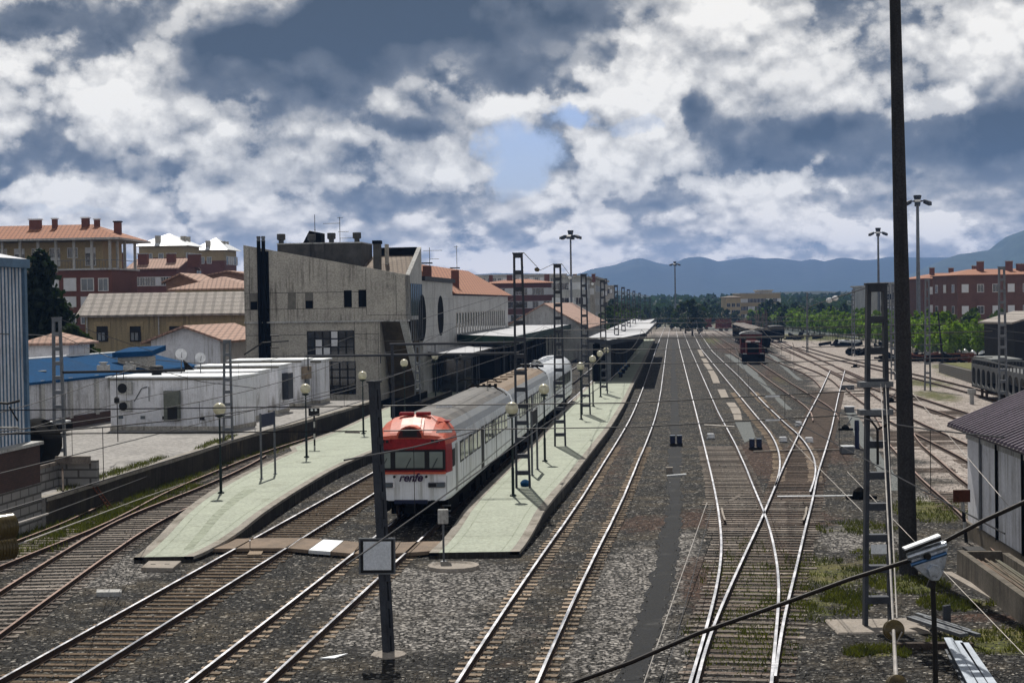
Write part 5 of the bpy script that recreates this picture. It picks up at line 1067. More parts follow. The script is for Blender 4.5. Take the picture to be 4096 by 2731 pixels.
# ---- pyramid zinc roofs
for (xa, xb, xs_, ye, yap, yb_, Y, lab, mid_y) in ((1262, 1690, 1850, 425, 305, 650, 300, 'cream and red block with white pyramid roof, left of the pair', 525), (1790, 2062, 2195, 462, 345, 650, 330, 'cream and red block with white pyramid roof, right of the pair', 555)):
    a, b_ = W('a1', xa, ye, Y), W('a1', xb, ye, Y); w_ = b_.x - a.x; z1 = a.z; zm = W('a1', xb, mid_y, Y).z; o_ = V((b_.x, Y, 0)); r = thing('pyramid_block', lab, 'building', ((a.x + b_.x) / 2, Y, 0), 'blocks with white pyramid roofs')
    sd_ = (W('a1', xs_, ye, Y).x - b_.x) / (.1 + .226) * 1.0; sd_ = max(8, min(20, sd_))
    MB().hb(o_, (-w_, 0), (0, sd_), (0, zm)).build('lower_wall', m_brick, r); MB().hb(o_, (-w_ + .02, -.02), (.02, sd_ - .02), (zm, z1)).build('upper_wall', m_cream, r)
    zp_ = W('a1', (xa + xb) / 2 + 80, yap, Y + sd_ / 2).z; e_ = .9; MB().add([o_ + PD * (-w_ - e_) - HD * e_ + ZZ * z1, o_ + PD * e_ - HD * e_ + ZZ * z1, o_ + PD * e_ + HD * (sd_ + e_) + ZZ * z1, o_ + PD * (-w_ - e_) + HD * (sd_ + e_) + ZZ * z1, o_ + PD * (-w_ / 2) + HD * sd_ / 2 + ZZ * zp_], [(0, 1, 4), (1, 2, 4), (2, 3, 4), (3, 0, 4), (0, 3, 2, 1)]).build('roof', m_zinc, r)
    facade_windows(r, o_, HD, PD, [(1.2 + sd_ * k / 6, 2.3 + sd_ * k / 6, z1 - 2.9 - 3.2 * j, z1 - 1.2 - 3.2 * j) for k in range(6) for j in range(4)], m_frame, m_glassb, blind=m_blind)
    facade_windows(r, o_, -PD, -HD, [(w_ * .45, w_ * .45 + 1, z1 - 2.7, z1 - 1.3), (w_ * .7, w_ * .7 + 1, z1 - 2.7, z1 - 1.3)], m_frame, m_glassb)
    for (a_, b2) in ((-w_ * .6, .8), (-1.4, sd_ * .45), (-1.5, sd_ * .75), (-w_ * .7, sd_ * .8)): MB().ob(o_ + PD * a_ + HD * b2, PD, HD, ZZ, (-.45, .45), (-.4, .4), (z1 - .2, z1 + 1.9)).build('chimney', m_conc, r)
# ---- low brick terrace with red chimneys
a, b_ = W('a1', 1180, 625, 235), W('a1', 1625, 625, 235); r, p = house('terrace', 'low dark red terrace with many chimneys below the pyramid roofs', (a.x + b_.x) / 2, 235, b_.x - a.x, 10, a.z, W('a1', 1400, 540, 240).z, m_brick, m_tileP, 0, 'gable', windows=(9, [a.z - 2.6, a.z - 5.6, a.z - 8.6]), ridge='x', wh=(.8, 1.3), chim=[(-6, 3, 1.6, .8), (-2, 2, 1.4, .6), (1.8, 3, 1.2, .6), (5.5, 2, 1.8, .4)])
a, b_ = W('a1', 1520, 700, 179), W('a1', 1800, 700, 179); house('house', 'brown rendered house behind the tiled roofs', (a.x + b_.x) / 2, 179, b_.x - a.x, 8, W('a1', 1600, 740, 179).z, W('a1', 1660, 672, 181).z, M('brown_render', (.20, .12, .085), .9), m_tileP, 0, 'gable', windows=(2, [8.8]), ov=.4)
a, b_ = W('a1', 1600, 818, 168.5), W('a1', 2300, 818, 168.5); house('house', 'house with broad old pink hipped roof behind the grey tiled one', (a.x + b_.x) / 2, 168.5, b_.x - a.x, 9, a.z, W('a1', 1900, 706, 172).z, m_beige, m_tileP, 0, 'hip', ov=.6, hip=4.)
a, b_ = W('a1', 1850, 700, 190), W('a1', 2330, 700, 190); house('house', 'brown house with shallow gable close to the concrete block', (a.x + b_.x) / 2 , 190, 12, 9, W('a1', 2000, 730, 190).z, W('a1', 2100, 648, 191).z, M('rose_render', (.23, .15, .12), .9), m_tileP, 0, 'gable', ov=.4)
# ---- ribbed blue shed on brick and stone base
kc = G('c4', 480, 820); oS = V((kc.x, kc.y, 0)); oS = V((G('c4', 515, 440, 1.15).x, G('c4', 515, 440, 1.15).y, 0)); sh = thing('ribbed_shed', 'tall shed of ribbed pale blue sheet on a brick and stone base', 'shed', oS)
Ls = 12.; Ws = 12.; za, zb2, zc2 = 1.75, 3.35, 10.35; zt = zf('a1', 300, 545, oS.y)
MB().hb(oS, (-Ws, .02), (-Ls, 0), (-.2, za)).build('stone_base', m_stone, sh); MB().hb(oS, (-Ws, 0), (-Ls, -.02), (za, zb2 - .12)).build('brick_base', m_dbrick, sh); MB().hb(oS, (-Ws, .12), (-Ls, .10), (zb2 - .12, zb2)).build('ledge', m_conc2, sh)
MB().hb(oS, (-Ws, -.42), (-Ls, -.3), (zb2, zt - .3)).build('cladding', m_rib, sh)
mb = MB()
for k in range(36): mb.hb(oS, (-.42, -.385), (-Ls + k * .33, -Ls + k * .33 + .07), (zb2, zt - .3))
for k in range(30): mb.hb(oS, (-Ws + k * .33, -Ws + k * .33 + .09), (-.3, -.24), (zb2, zt - .3))
mb.build('cladding_ribs', m_ribd, sh)
MB().hb(oS, (-.62, -.30), (-.42, -.18), (zb2, zt - .28)).build('corner_trim', m_ribd, sh); MB().hb(oS, (-Ws, -.2), (-Ls, -.1), (zt - .34, zt)).build('gutter', m_ribd, sh)
MB().prism([oS + PD * -.25 + HD * -Ls + ZZ * zt, oS + PD * -.25 + HD * -.15 + ZZ * zt, oS - PD * 6 + HD * -.15 + ZZ * (zt + 1.2), oS - PD * 6 + HD * -Ls + ZZ * (zt + 1.2)], ZZ * -.08).build('roof', m_rib, sh)
# ================================================================ DOCK
dk = xyz('c7', [(330, 790), (740, 670), (1200, 520), (1500, 440), (1860, 310), (2352, 190)], 1.15) + xyz('a7', [(1180, 520)], 1.15)
dE = fX(dk); dr = thing('loading_dock', 'raised grey asphalt dock with dark retaining wall', 'dock', (-25, 80, 0))
mt_, mw, me_ = MB(), MB(), MB(); ys = [oS.y - .0 + i * 1.4 for i in range(46)]; dEx = lambda y: dE(y) if y < 119 else dE(119) + .1 * (y - 119)
for a, b_ in zip(ys[:-1], ys[1:]):
    ja, jb = [.03 * math.sin(q * 3.1) for q in (a, b_)]
    mt_.add([(-75, a, 1.15), (dEx(a) - .34, a, 1.15), (dEx(b_) - .34, b_, 1.15), (-75, b_, 1.15)], [(0, 1, 2, 3)])
    mw.add([(dEx(a) - .02, a, -.1), (dEx(b_) - .02, b_, -.1), (dEx(b_) - .02, b_, 1.0), (dEx(a) - .02, a, 1.0)], [(0, 1, 2, 3)])
    me_.add([(dEx(a) - .36, a, 1.0), (dEx(a) + .06 + ja, a, 1.0), (dEx(b_) + .06 + jb, b_, 1.0), (dEx(b_) - .36, b_, 1.0), (dEx(a) - .36, a, 1.17), (dEx(a) + .06 + ja, a, 1.17), (dEx(b_) + .06 + jb, b_, 1.17), (dEx(b_) - .36, b_, 1.17)], [(4, 5, 6, 7), (1, 2, 6, 5), (0, 1, 2, 3)])
mt_.add([(-75, ys[0], -.1), (dEx(ys[0]), ys[0], -.1), (dEx(ys[0]), ys[0], 1.15), (-75, ys[0], 1.15)], [(0, 1, 2, 3)])
mt_.build('surface', m_asph, dr); mw.build('retaining_wall', m_dwall, dr); me_.build('edge_stones', m_kerb, dr)
# ---- white cabins on the dock
def cabin(label, p0, p1, depth, ztop, extra=None, group='white flat roofed cabins'):
    p0 = V(p0); p1 = V(p1); ex = (p1 - p0).normalized(); ey = V((-ex.y, ex.x, 0)); w_ = (p1 - p0).length; r = thing('equipment_cabin', label, 'cabin', (p0 + p1) / 2, group)
    MB().ob(p0, ex, ey, ZZ, (0, w_), (0, depth), (.25, ztop - 1.15)).build('wall', m_white, r); MB().ob(p0, ex, ey, ZZ, (-.04, w_ + .04), (-.04, depth + .04), (0, .25)).build('plinth', m_conc, r)
    MB().ob(p0, ex, ey, ZZ, (-.22, w_ + .22), (-.22, depth + .2), (ztop - 1.15, ztop - 1.15 + .1)).build('roof_slab', m_zinc, r, bevel=.02)
    MB().ob(p0, ex, ey, ZZ, (-.1, w_ + .1), (-.1, -.02), (ztop - 1.28, ztop - 1.15)).build('fascia', M('dirty_fascia', (.2, .19, .16), .9, dirt=(.05, .045, .03), dirtamt=.8), r)
    return r, p0, ex, ey, w_
pA0, pA1 = G('a6', 1020, 735, 1.15), G('a6', 2122, 738, 1.15)
r, p0, ex, ey, w_ = cabin('widest white cabin with two air conditioners and a grey cabinet', pA0, pA1, 3.9, 4.28)
def on(x, y): q = W('a6', x, y, pA0.y - .3); return (q - p0).dot(ex), q.z - 1.15
def acunit(x0, x1, y0, y1, nm='air_conditioner', fan=True, mat=m_conc2):
    a, z1 = on(x0, y0); b_, z0 = on(x1, y1); u = MB().ob(p0, ex, ey, ZZ, (a, b_), (-.32, -.02), (z0, z1)).build(nm, mat, r, bevel=.015)
    if fan:
        c = p0 + ex * lerp(a, b_, .36) + ZZ * ((z0 + z1) / 2) - ey * .33; q = MB().lathe(c, [((z1 - z0) * .40, 0), ((z1 - z0) * .40, .02)], 18, ax=-ey).build('fan', m_dark, r); q.parent = u; q.location = (0, 0, 0)
    return a, b_, z0, z1
acunit(1090, 1228, 292, 405); acunit(1105, 1222, 462, 562)
a, b_, z0, z1 = acunit(1553, 1712, 368, 640, 'grey_cabinet', False, M('cabinet_green_grey', (.13, .14, .12), .7)); MB().ob(p0, ex, ey, ZZ, (a + .25, b_ - .1), (-.335, -.3), (z0 + .1, z0 + .85)).build('grille', m_dark, r)
for x in (1325, 1545, 1922, 1100): a, z = on(x, 615); MB().ob(p0, ex, ey, ZZ, (a - .15, a + .15), (-.03, .0), (z - .1, z + .09)).build('wall_vent', m_glassb if x < 1500 else m_dark, r)
a, z = on(1370, 335); a2_, z2_ = on(1240, 470); MB().tube([p0 + ex * a - ey * .05 + ZZ * z, p0 + ex * (a - .35) - ey * .05 + ZZ * (z - .1), p0 + ex * (a2_) - ey * .05 + ZZ * z2_], .03, 5).build('pipe', m_steel, r)
a, z = on(1388, 335); MB().tube([p0 + ex * a - ey * .05 + ZZ * z, p0 + ex * a - ey * .05 + ZZ * (z - .85)], .025, 5).build('conduit', m_steel, r)
cb = [('B', 'a7', 280, 640, 5.5, 1), ('C', 'a7', 490, 585, 5.5, 1), ('D', 'a7', 700, 520, 5.2, 1), ('E', 'a7', 880, 490, 2.2, 0)]
labs = ['plain white cabin directly right of the widest one', 'white cabin with tall dark louvre on its side', 'white cabin with rusty air conditioner high on its side', 'last white cabin with a yellow warning triangle']
for i, (nm, t_, x, y, w_, _) in enumerate(cb):
    pr_ = G(t_, x, y, 1.15); pl_ = pr_ - PD * w_; rr2, q0, e1, e2, w2 = cabin(labs[i], pl_, pr_, 3.2, [4.22, 4.4, 4.5, 4.35][i])
    sidep = q0 + e1 * w2
    if i == 1: MB().ob(sidep, e1, e2, ZZ, (0, .45), (1.2, 2.6), (.9, 2.7)).build('louvre', m_mast, rr2)
    if i == 2:
        u = MB().ob(sidep, e1, e2, ZZ, (.02, .5), (.2, 1.4), (2.0, 2.9)).build('air_conditioner', M('rusty_unit', (.2, .16, .12), .8, dirt=(.08, .05, .03)), rr2); MB().ob(sidep, e1, e2, ZZ, (0, .08), (1.2, 2.6), (.9, 2.7)).build('door', m_steel, rr2)
    if i == 3:
        c = q0 + e1 * (w2 - 1.75) + ZZ * 2.45 - e2 * .02; MB().prism([c + ZZ * .16, c - e1 * .15 - ZZ * .1, c + e1 * .15 - ZZ * .1], -e2 * .01).build('warning_triangle', M('warning_yellow', (.7, .42, .03), .5), rr2)
        for k in (.55, 1.1): MB().ob(q0, e1, e2, ZZ, (w2 - k - .01, w2 - k + .01), (-.012, 0), (.4, 3.0)).build('door_joint', m_steel, rr2)
# ---- dishes and units on the roofs
for i, (x, y, s) in enumerate(((1662, 40, .36), (1840, 72, .33))):
    q = W('a6', x, y, 103); r2 = thing('satellite_dish', ['left white satellite dish above the cabin roofs', 'right white satellite dish above the cabin roofs'][i], 'satellite dish', (q.x, 103, 4.3), 'satellite dishes'); ax = V((.35, -1, .35)).normalized()
    MB().lathe(q, [(s, .07), (s * .8, .03), (s * .4, 0), (.02, -.01)], 20, ax=ax).build('dish', m_ceramw, r2, smooth=True); MB().tube([(q.x, 103, 4.2), (q.x, 103.1, q.z)], .035, 6).build('stand', m_steel, r2)
    MB().tube([q + ax * .0 - ZZ * s, q + ax * .4, q + ax * .42 + ZZ * .03], .02, 5).build('arm', m_steel, r2)
q = W('a6', 1437, 150, 101); tag(MB().lathe((q.x, 101, 4.38), [(.3, 0), (.3, .1), (.42, .14), (.42, .5), (.34, .56), (.2, .58)], 14).build('roof_condenser', m_dark), 'dark round condenser on the widest cabin roof', 'condenser')
for i, x in enumerate((1190, 950, 385)):
    q = W('a6', x, 160 if i < 2 else 240, 108 + i * -3); tag(MB().box(q.x - .35, q.x + .35, q.y - .3, q.y + .3, q.z - .3, q.z + .15).lathe((q.x, q.y, q.z + .15), [(.2, 0), (.2, .12), (.3, .15), (.3, .2)], 8).build('roof_vent', m_conc2), ['grey vent on the blue roof, nearest the cabin', 'grey vent on the blue roof, middle one', 'grey vent on the blue roof by the ribbed shed'][i], 'vent', 'vents on the blue roof')
# ---- old white wall with piers, blue roofed store
w0, w1 = V((-29.3, 92.5, 1.15)), V((-25.7, 109.8, 1.15)); ex = (w1 - w0).normalized(); nx2 = V((ex.y, -ex.x, 0)); r = thing('blue_roofed_store', 'old white store with grey piers and sloping blue metal roof', 'store', w0)
Lw = (w1 - w0).length; zW = 4.15 - 1.15; MB().ob(w0, ex, nx2, ZZ, (0, Lw), (-.3, 0), (.7, zW)).build('wall', m_whitew, r); MB().ob(w0, ex, nx2, ZZ, (0, Lw), (-.3, .1), (0, .7)).build('base', m_dbrick, r)
for k in range(5): MB().ob(w0, ex, nx2, ZZ, (2.2 + k * 3.6, 2.65 + k * 3.6), (0, .14), (.6, zW + .1)).build('pier', m_conc2, r)
a_ = w0 + nx2 * .25 + ZZ * (zW + .05); b_ = w1 + nx2 * .25 + ex * 12 + ZZ * (zW + .05); MB().slab([a_, b_, b_ - nx2 * 4.5 + ZZ * 1.1, a_ - nx2 * 4.5 + ZZ * 1.1], .15).build('roof', m_bluem, r)
MB().tube([a_ - nx2 * 4.5 + ZZ * 1.13, b_ - nx2 * 4.5 + ZZ * 1.13], .07, 6).build('ridge_flashing', m_zinc, r)
q0, q1 = W('a1', 1030, 1402, 113), W('a1', 1400, 1372, 113); r = thing('blue_roofed_annexe', 'small blue roof ending at the white gabled shed', 'annexe', (q1.x, 113, 1.15))
MB().slab([q0 + V((0, 0, 0)), V((q1.x, 113, q0.z + .1)), V((q1.x + .4, 115.5, q0.z + .4)), V((q0.x + .6, 115.5, q0.z + .3))], .35).build('roof', m_bluem, r); MB().box(q0.x + .3, q1.x - .3, 113.3, 115.3, 1.1, q0.z - .3).build('wall', m_conc, r)
# ---- dark tank, trolley, hatch, ladder
q = W('a6', 330, 610, 74.5); r = thing('dark_tank', 'rounded black tank behind the corner of the ribbed shed', 'tank', (q.x - .2, 74.5, 1.15)); MB().lathe((q.x - .35, 73.5, 2.35), [(.6, -.05), (1.0, 0), (1.12, .3), (1.12, 2.5), (.9, 2.7)], 20, ax=(0, 1, 0)).build('drum', m_blkshade, r, smooth=True); MB().box(q.x - 1.2, q.x + .5, 73.6, 76, 1.15, 1.5).build('cradle', m_dark, r)
q = G('a6', 425, 800, 1.15); r = thing('trolley', 'low black trolley with a white sheet on top', 'trolley', q); MB().hb(q, (-.9, .75), (0, 2.2), (.25, .75)).build('deck', m_blkshade, r); MB().hb(q, (-.2, .72), (.3, 2.), (.75, .85)).build('sheet', m_zinc, r)
for a_ in (-.6, .5): MB().lathe(q + PD * a_ + HD * .1 + ZZ * .2, [(.2, 0), (.2, .1)], 12, ax=PD).build('wheel', m_dark, r)
q = G('c4', 640, 370, 1.15); r = thing('dock_hatch', 'grey concrete pit and dark wooden hatch beside the brick shed', 'hatch', q)
MB().hb(q, (-.9, -.55), (0, 2.6), (0, .9)).build('cheek_wall', m_stone, r); MB().hb(q, (-.5, 1.1), (2.2, 2.5), (0, 1.05)).build('back_wall', m_stone, r); MB().hb(q, (-.55, .9), (1.9, 2.1), (.95, 1.25)).build('top_board', m_woodl, r); MB().hb(q, (-.55, -.45), (.2, 2.2), (.9, 1.05)).build('side_board', m_woodl, r)
MB().tube([q + PD * -.2 + HD * 1.8 + ZZ * .8, q + PD * .5 + ZZ * .05], .04, 5).build('brace', m_wood, r)
a_, b_ = G('c4', 1130, 260, 1.15), G('c4', 1400, 590); r = thing('ladder', 'rusty iron ladder leaning on the dock wall', 'ladder', b_)
for s in (-.2, .2): MB().tube([b_ + HD * s, a_ + HD * s + PD * .1, a_ + HD * s + ZZ * .55 - PD * .35, a_ + HD * s + ZZ * .45 - PD * .75, a_ + HD * s + ZZ * .2 - PD * .8], .028, 6).build('stile', m_rust, r)
for k in range(9): c = (b_.lerp(a_, (k + .5) / 9)); MB().tube([c - HD * .2, c + HD * .2], .018, 5).build('rung', m_rust, r)
# small tiled hut and white wall behind the shed
q0, q1 = W('a1', 300, 1330, 112), W('a1', 620, 1330, 112); house('hut', 'small hut with ragged old tiles behind the ribbed shed', q0.x + 1.0, 112, (q1.x - q0.x) + .6, 4, q0.z + .1, W('a1', 330, 1218, 114).z, m_white, m_tileP, 1.1, 'hip', ov=.5, hip=1.8)
# ================================================================ BUILDINGS AT CENTRE AND RIGHT
def hs(name, lab, t_, x0, x1, ye, yr, Y, d_, wall, roof, kind='hip', **k):
    a, b_ = W(t_, x0, ye, Y), W(t_, x1, ye, Y); rz = W(t_, (x0 + x1) / 2, yr, Y + min(d_ / 2, 6)).z; return house(name, lab, (a.x + b_.x) / 2, Y, b_.x - a.x, d_, a.z, max(rz, a.z + .5), wall, roof, 0, kind, **k)
z_ = W('a3', 600, 655, 350).z
hs('apartment_block', 'long red apartment block with orange roof behind the masts', 'a3', 300, 960, 652, 612, 350, 12, m_brick, m_tileO, windows=(13, [z_ - 2.4, z_ - 5.2, z_ - 8, z_ - 10.8]), ridge='x', chim=[(-16, 5, 1.2, .9), (-10, 5, .9, .9), (-6, 5, .8, .9), (-2, 5, 1.2, .9), (6, 5, 1.1, .9), (12, 5, .8, .8), (16, 5, .8, .8)], frame=m_blind, wh=(1.4, 1.5), turn=.02)
hs('apartment_block', 'long pale grey slab block behind the orange roofed apartments', 'a3', 190, 1060, 585, 560, 480, 14, m_conc2, m_conc2, 'flat', windows=(18, [14.5]), turn=0)
z_ = W('a3', 1000, 600, 322).z
hs('apartment_block', 'grey beige apartment block with white balcony bands', 'a3', 948, 1210, 598, 590, 322, 30, m_conc2, m_conc, 'flat', windows=(4, [z_ - 2.4 - 2.9 * j for j in range(4)]), side=(7, [z_ - 2.4 - 2.9 * j for j in range(4)]), wh=(2., 1.5))
z_ = W('a3', 1300, 620, 345).z
hs('apartment_block', 'brown apartment block right of the banded grey one', 'a3', 1210, 1330, 605, 600, 356, 40, m_conc, m_conc, 'flat', side=(9, [z_ - 2.4 - 2.9 * j for j in range(4)]), windows=(2, [z_ - 3]))
hs('apartment_block', 'dark slab block with stacked balconies behind the mast row', 'a3', 1305, 1415, 632, 625, 420, 20, m_conc, m_conc, 'flat', windows=(3, [4, 7, 10, 13]), wh=(2.6, 1.4), frame=m_dark)
hs('apartment_block', 'smallest brown block at the end of the row behind the masts', 'a3', 1418, 1488, 680, 675, 500, 16, m_conc, m_conc, 'flat', windows=(3, [5, 8, 11]), frame=m_dark)
# pink roofed goods shed behind canopies
a = W('a3', 700, 1028, 235); gd = house('goods_shed', 'low goods shed with wide pink and orange roof beyond the canopies', W('a3', 640, 960, 235).x + 3.5, 235, 11.5, 62, 4.9, 8.4, m_conc2, m_tileP, 0, 'gable', ov=.6)
# cream building far centre
hs('office_block', 'pale cream office block far beyond the yard, main wing', 'a4', 770, 1240, 812, 806, 600, 20, m_cream, m_conc, 'flat', windows=(11, [1.8, 4.6, 7.4]), wh=(1.7, 1.5), frame=m_conc, turn=.0, ov=.3)
hs('office_block', 'low hip roofed wing left of the cream office block', 'a4', 600, 772, 850, 836, 585, 14, m_cream, m_tileB, 'hip', windows=(3, [1., 3.6, 6.]), wh=(1.4, 1.4), frame=m_conc, turn=.0)
hs('office_block', 'dark rooftop block above the cream office block', 'a4', 975, 1140, 775, 773, 606, 8, m_conc, m_conc, 'flat', turn=0)
# brick flats at right
z_ = W('a5', 1160, 790, 300).z; ww = dict(frame=m_frame, wh=(1.3, 1.5), blind=m_blind)
q0 = W('a5', 1160, 785, 300); q1 = W('a5', 1080, 790, 312)
r, p = house('brick_flats', 'orange brick flats with four window rows at the right edge', q0.x + 13, 300, 26, 12, q0.z, q0.z + 1.1, m_brick2, m_tileO, 0, 'hip', windows=(9, [q0.z - 3.2 - 3.9 * j for j in range(3)]), ov=.35, turn=-.12, chim=[(-7, 4, 1.1, 1.3), (-1.5, 4, 1.1, 1.3), (2, 4, 4, .8), (7.5, 4, 1.2, 1.4)], side=(3, [q0.z - 3.2 - 3.9 * j for j in range(3)]), hip=5, **ww)
q0 = W('a5', 862, 815, 330); r, p = house('brick_flats', 'orange brick flats just right of the concrete pole', q0.x + 7.5, 330, 15, 12, q0.z, q0.z + 1.1, m_brick2, m_tileO, 0, 'hip', windows=(4, [q0.z - 3.2 - 3.6 * j for j in range(4)]), ov=.35, turn=-.12, chim=[(-4, 4, .8, 1.0), (0, 4, .8, .9), (5, 4, 1, 1.3)], hip=5, **ww)
hs('tower_block', 'grey tower block left of the concrete pole', 'a5', 500, 640, 862, 858, 420, 14, m_conc, m_conc, 'flat', windows=(4, [2 + 3 * j for j in range(3)]), frame=m_dark, turn=-.05)
hs('tower_block', 'blue grey tower block behind the foreground lattice mast', 'a5', 368, 460, 890, 888, 440, 14, m_conc2, m_conc, 'flat', windows=(3, [2 + 3 * j for j in range(3)]), frame=m_conc2, turn=-.05)
hs('tower_block', 'dark tower block right behind the concrete pole', 'a5', 760, 862, 880, 878, 410, 14, m_conc, m_conc, 'flat', windows=(3, [2 + 3 * j for j in range(3)]), frame=m_dark, turn=-.05)
q0 = W('a5', 1640, 1200, 170); house('shed', 'shed with grey boarded roof at the right edge', q0.x + 4, 170, 7, 8, W('a5', 1700, 1200, 170).z, W('a5', 1790, 1110, 170).z, m_dark, m_tileG, 0, 'gable', ov=.5, turn=-.1)
# ---- white hut with wine ribbed roof
hc = G('b7', 1150, 392); zwall = 3.85; r = thing('white_hut', 'white rendered hut with wine coloured ribbed roof at the right', 'hut', hc); exh = V((-.06, -1, 0)).normalized(); nh = V((exh.y, -exh.x, 0)); Lh = 20.
MB().ob(hc, exh, nh, ZZ, (0, Lh), (-7, 0), (.55, zwall)).build('wall', m_white, r); MB().ob(hc, exh, nh, ZZ, (-.06, Lh), (-7, .10), (-.1, .55)).build('plinth', M('hut_plinth', (.13, .11, .085), .9), r)
MB().ob(hc, exh, nh, ZZ, (-.03, Lh), (-7, .05), (zwall - .4, zwall)).build('cornice', m_conc2, r)
e1_ = hc - exh * .75 + nh * .55 + ZZ * (zwall + .02); e2_ = e1_ + exh * (Lh + .5); rg1_ = e1_ - nh * 4.2 + ZZ * 1.75; rg2_ = e2_ - nh * 4.2 + ZZ * 1.75
MB().slab([e1_, e2_, rg2_, rg1_], .06).build('roof', m_purple, r); MB().slab([rg1_, rg2_, rg2_ - nh * 4.2 - ZZ * 1.75, rg1_ - nh * 4.2 - ZZ * 1.75], .06).build('roof_far_slope', m_purple, r)
mb = MB(); n = int((Lh + .5) / .46); up_ = (rg1_ - e1_)
for k in range(n): c = e1_ + exh * (k * .46 + .08); mb.prism([c, c + exh * .05 + ZZ * .10, c + exh * .15 + ZZ * .10, c + exh * .20], up_)
mb.build('roof_ribs', m_purpl2, r)
for k, (d0, mt__) in enumerate(((2.25, m_steel), (4.6, m_blkshade), (8, m_blkshade))): c = hc + exh * d0 + nh * .06; MB().tube([c + ZZ * .5, c + ZZ * (zwall - .1)], .05, 6).build('downpipe', mt__, r)
# concrete trough with pipes
tA, tB = G('b7', 1062, 690), G('b7', 1062, 690) + exh * 14; r = thing('cable_trough', 'raised concrete trough holding rusty pipes beside the white hut', 'trough', tA); m_tr = M('trough_concrete', (.13, .115, .095), .95, var=.3, scale=1, streak=(.04, .035, .03))
MB().ob(tA, exh, nh, ZZ, (0, 14), (-.2, 0), (-.1, .73)).build('outer_wall', m_tr, r); MB().ob(tA, exh, nh, ZZ, (0, .2), (-1.3, -.2), (-.1, .70)).build('end_wall', m_tr, r); MB().ob(tA, exh, nh, ZZ, (0.2, 14), (-1.5, -1.3), (-.1, .66)).build('inner_wall', m_tr, r); MB().ob(tA, exh, nh, ZZ, (.2, 14), (-1.3, -.2), (-.1, .4)).build('floor', m_tr, r)
for k in range(7): MB().tube([tA - nh * (.35 + k * .13) + exh * (.5 + .1 * (k % 3)) + ZZ * (.47 + .05 * (k % 2)), tA - nh * (.33 + k * .12) + exh * 13.5 + ZZ * (.47 + .05 * ((k + 1) % 2))], .035, 6).build('pipe', M('pipe_%d' % k, (.16 - .01 * k, .10, .07), .7), r)
MB().ob(tA, exh, nh, ZZ, (-.9, -.05), (-.9, -.35), (.15, .7)).build('black_box', m_dark, r)
o = MB().ob(G('b7', 975, 690), V((-.06 + .09, -1, 0)).normalized(), nh, ZZ, (0, 8.5), (-.15, .1), (-.05, .07)).build('kerb', m_slabl); tag(o, 'pale concrete kerb running in front of the pipe trough', 'kerb')
# ================================================================ HILLS
def ridge(name, label, pts, Y, depth, mat, seed=0, base_front=0, rough=.06):
    """real ridge: terrain rising from the front foot to the crest and falling behind"""
    P_ = [W(t_, x, y, Y) for t_, x, y in pts]; P_.sort(key=lambda p: p.x); nxs = 150; nys = 16; vs = []; fs = []; x0, x1 = P_[0].x, P_[-1].x
    f = lambda x: max(2, next((lerp(a.z, b_.z, (x - a.x) / max(1e-6, b_.x - a.x)) for a, b_ in zip(P_[:-1], P_[1:]) if a.x <= x <= b_.x), P_[-1].z))
    for j in range(nys + 1):
        t_ = j / nys; y = Y - depth * (1 - t_ * 1.6) if t_ < .625 else Y + depth * (t_ - .625) * 1.6
        prof = smooth(0, .625, t_) if t_ <= .625 else 1 - .7 * smooth(.625, 1, t_)
        for i in range(nxs + 1):
            x = lerp(x0, x1, i / nxs); hz = f(x); n = MN.fractal(V((x * .0022 + seed, y * .0022, 0)), 1., 2., 5)
            vs.append((x * (y / Y if y < Y else 1), y, hz * prof * (1 + (rough * n * 4 * (1 - prof)) + .0 ) - (0 if prof > 0 else 3) + (n * hz * .02 if prof > .98 else n * hz * rough)))
    W_ = nxs + 1
    for j in range(nys):
        for i in range(nxs): fs.append((j * W_ + i, j * W_ + i + 1, (j + 1) * W_ + i + 1, (j + 1) * W_ + i))
    mb = MB(); mb.add(vs, fs); o = mb.build(name, mat, smooth=True); return tag(o, label, name.split('_')[0], kind='structure')
m_mtn = M('mountain_forest', (.018, .028, .02), .95, var=.4, scale=.002, dirt=(.10, .12, .06), dirtamt=.25, grain=.2)
m_mtn2 = M('mountain_slope', (.035, .055, .035), .95, var=.4, scale=.002, dirt=(.14, .16, .09), dirtamt=.4, grain=.2)
ridge('hills', 'blue mountain range on the horizon', [('s', 1600, 1160), ('a3', 1190, 562), ('a3', 1300, 520), ('a3', 1500, 486), ('a3', 1700, 421), ('a3', 1770, 420), ('a3', 1900, 460), ('a3', 2040, 486), ('a4', 60, 415), ('a4', 130, 385), ('a4', 300, 370), ('a4', 400, 395), ('a4', 510, 430), ('a4', 700, 403), ('a4', 880, 381), ('a4', 1050, 402), ('a4', 1180, 400), ('a4', 1330, 420), ('a4', 1480, 443), ('a4', 1620, 422), ('a4', 1760, 446), ('a4', 1850, 420), ('a4', 1950, 395), ('a4', 2100, 405), ('a5', 330, 655), ('a5', 450, 648), ('a5', 560, 622), ('a5', 850, 626), ('a5', 1150, 622), ('a5', 1300, 640), ('s', 4400, 1090)], 5400, 1500, m_mtn, 1)
ridge('hills', 'green mountain shoulder with cliff at the far right', [('a5', 700, 830), ('a5', 900, 740), ('a5', 1050, 655), ('a5', 1200, 604), ('a5', 1400, 570), ('a5', 1570, 550), ('a5', 1605, 520), ('a5', 1650, 465), ('a5', 1720, 410), ('a5', 1790, 382), ('s', 4250, 900), ('s', 4500, 950)], 4000, 900, m_mtn2, 5)
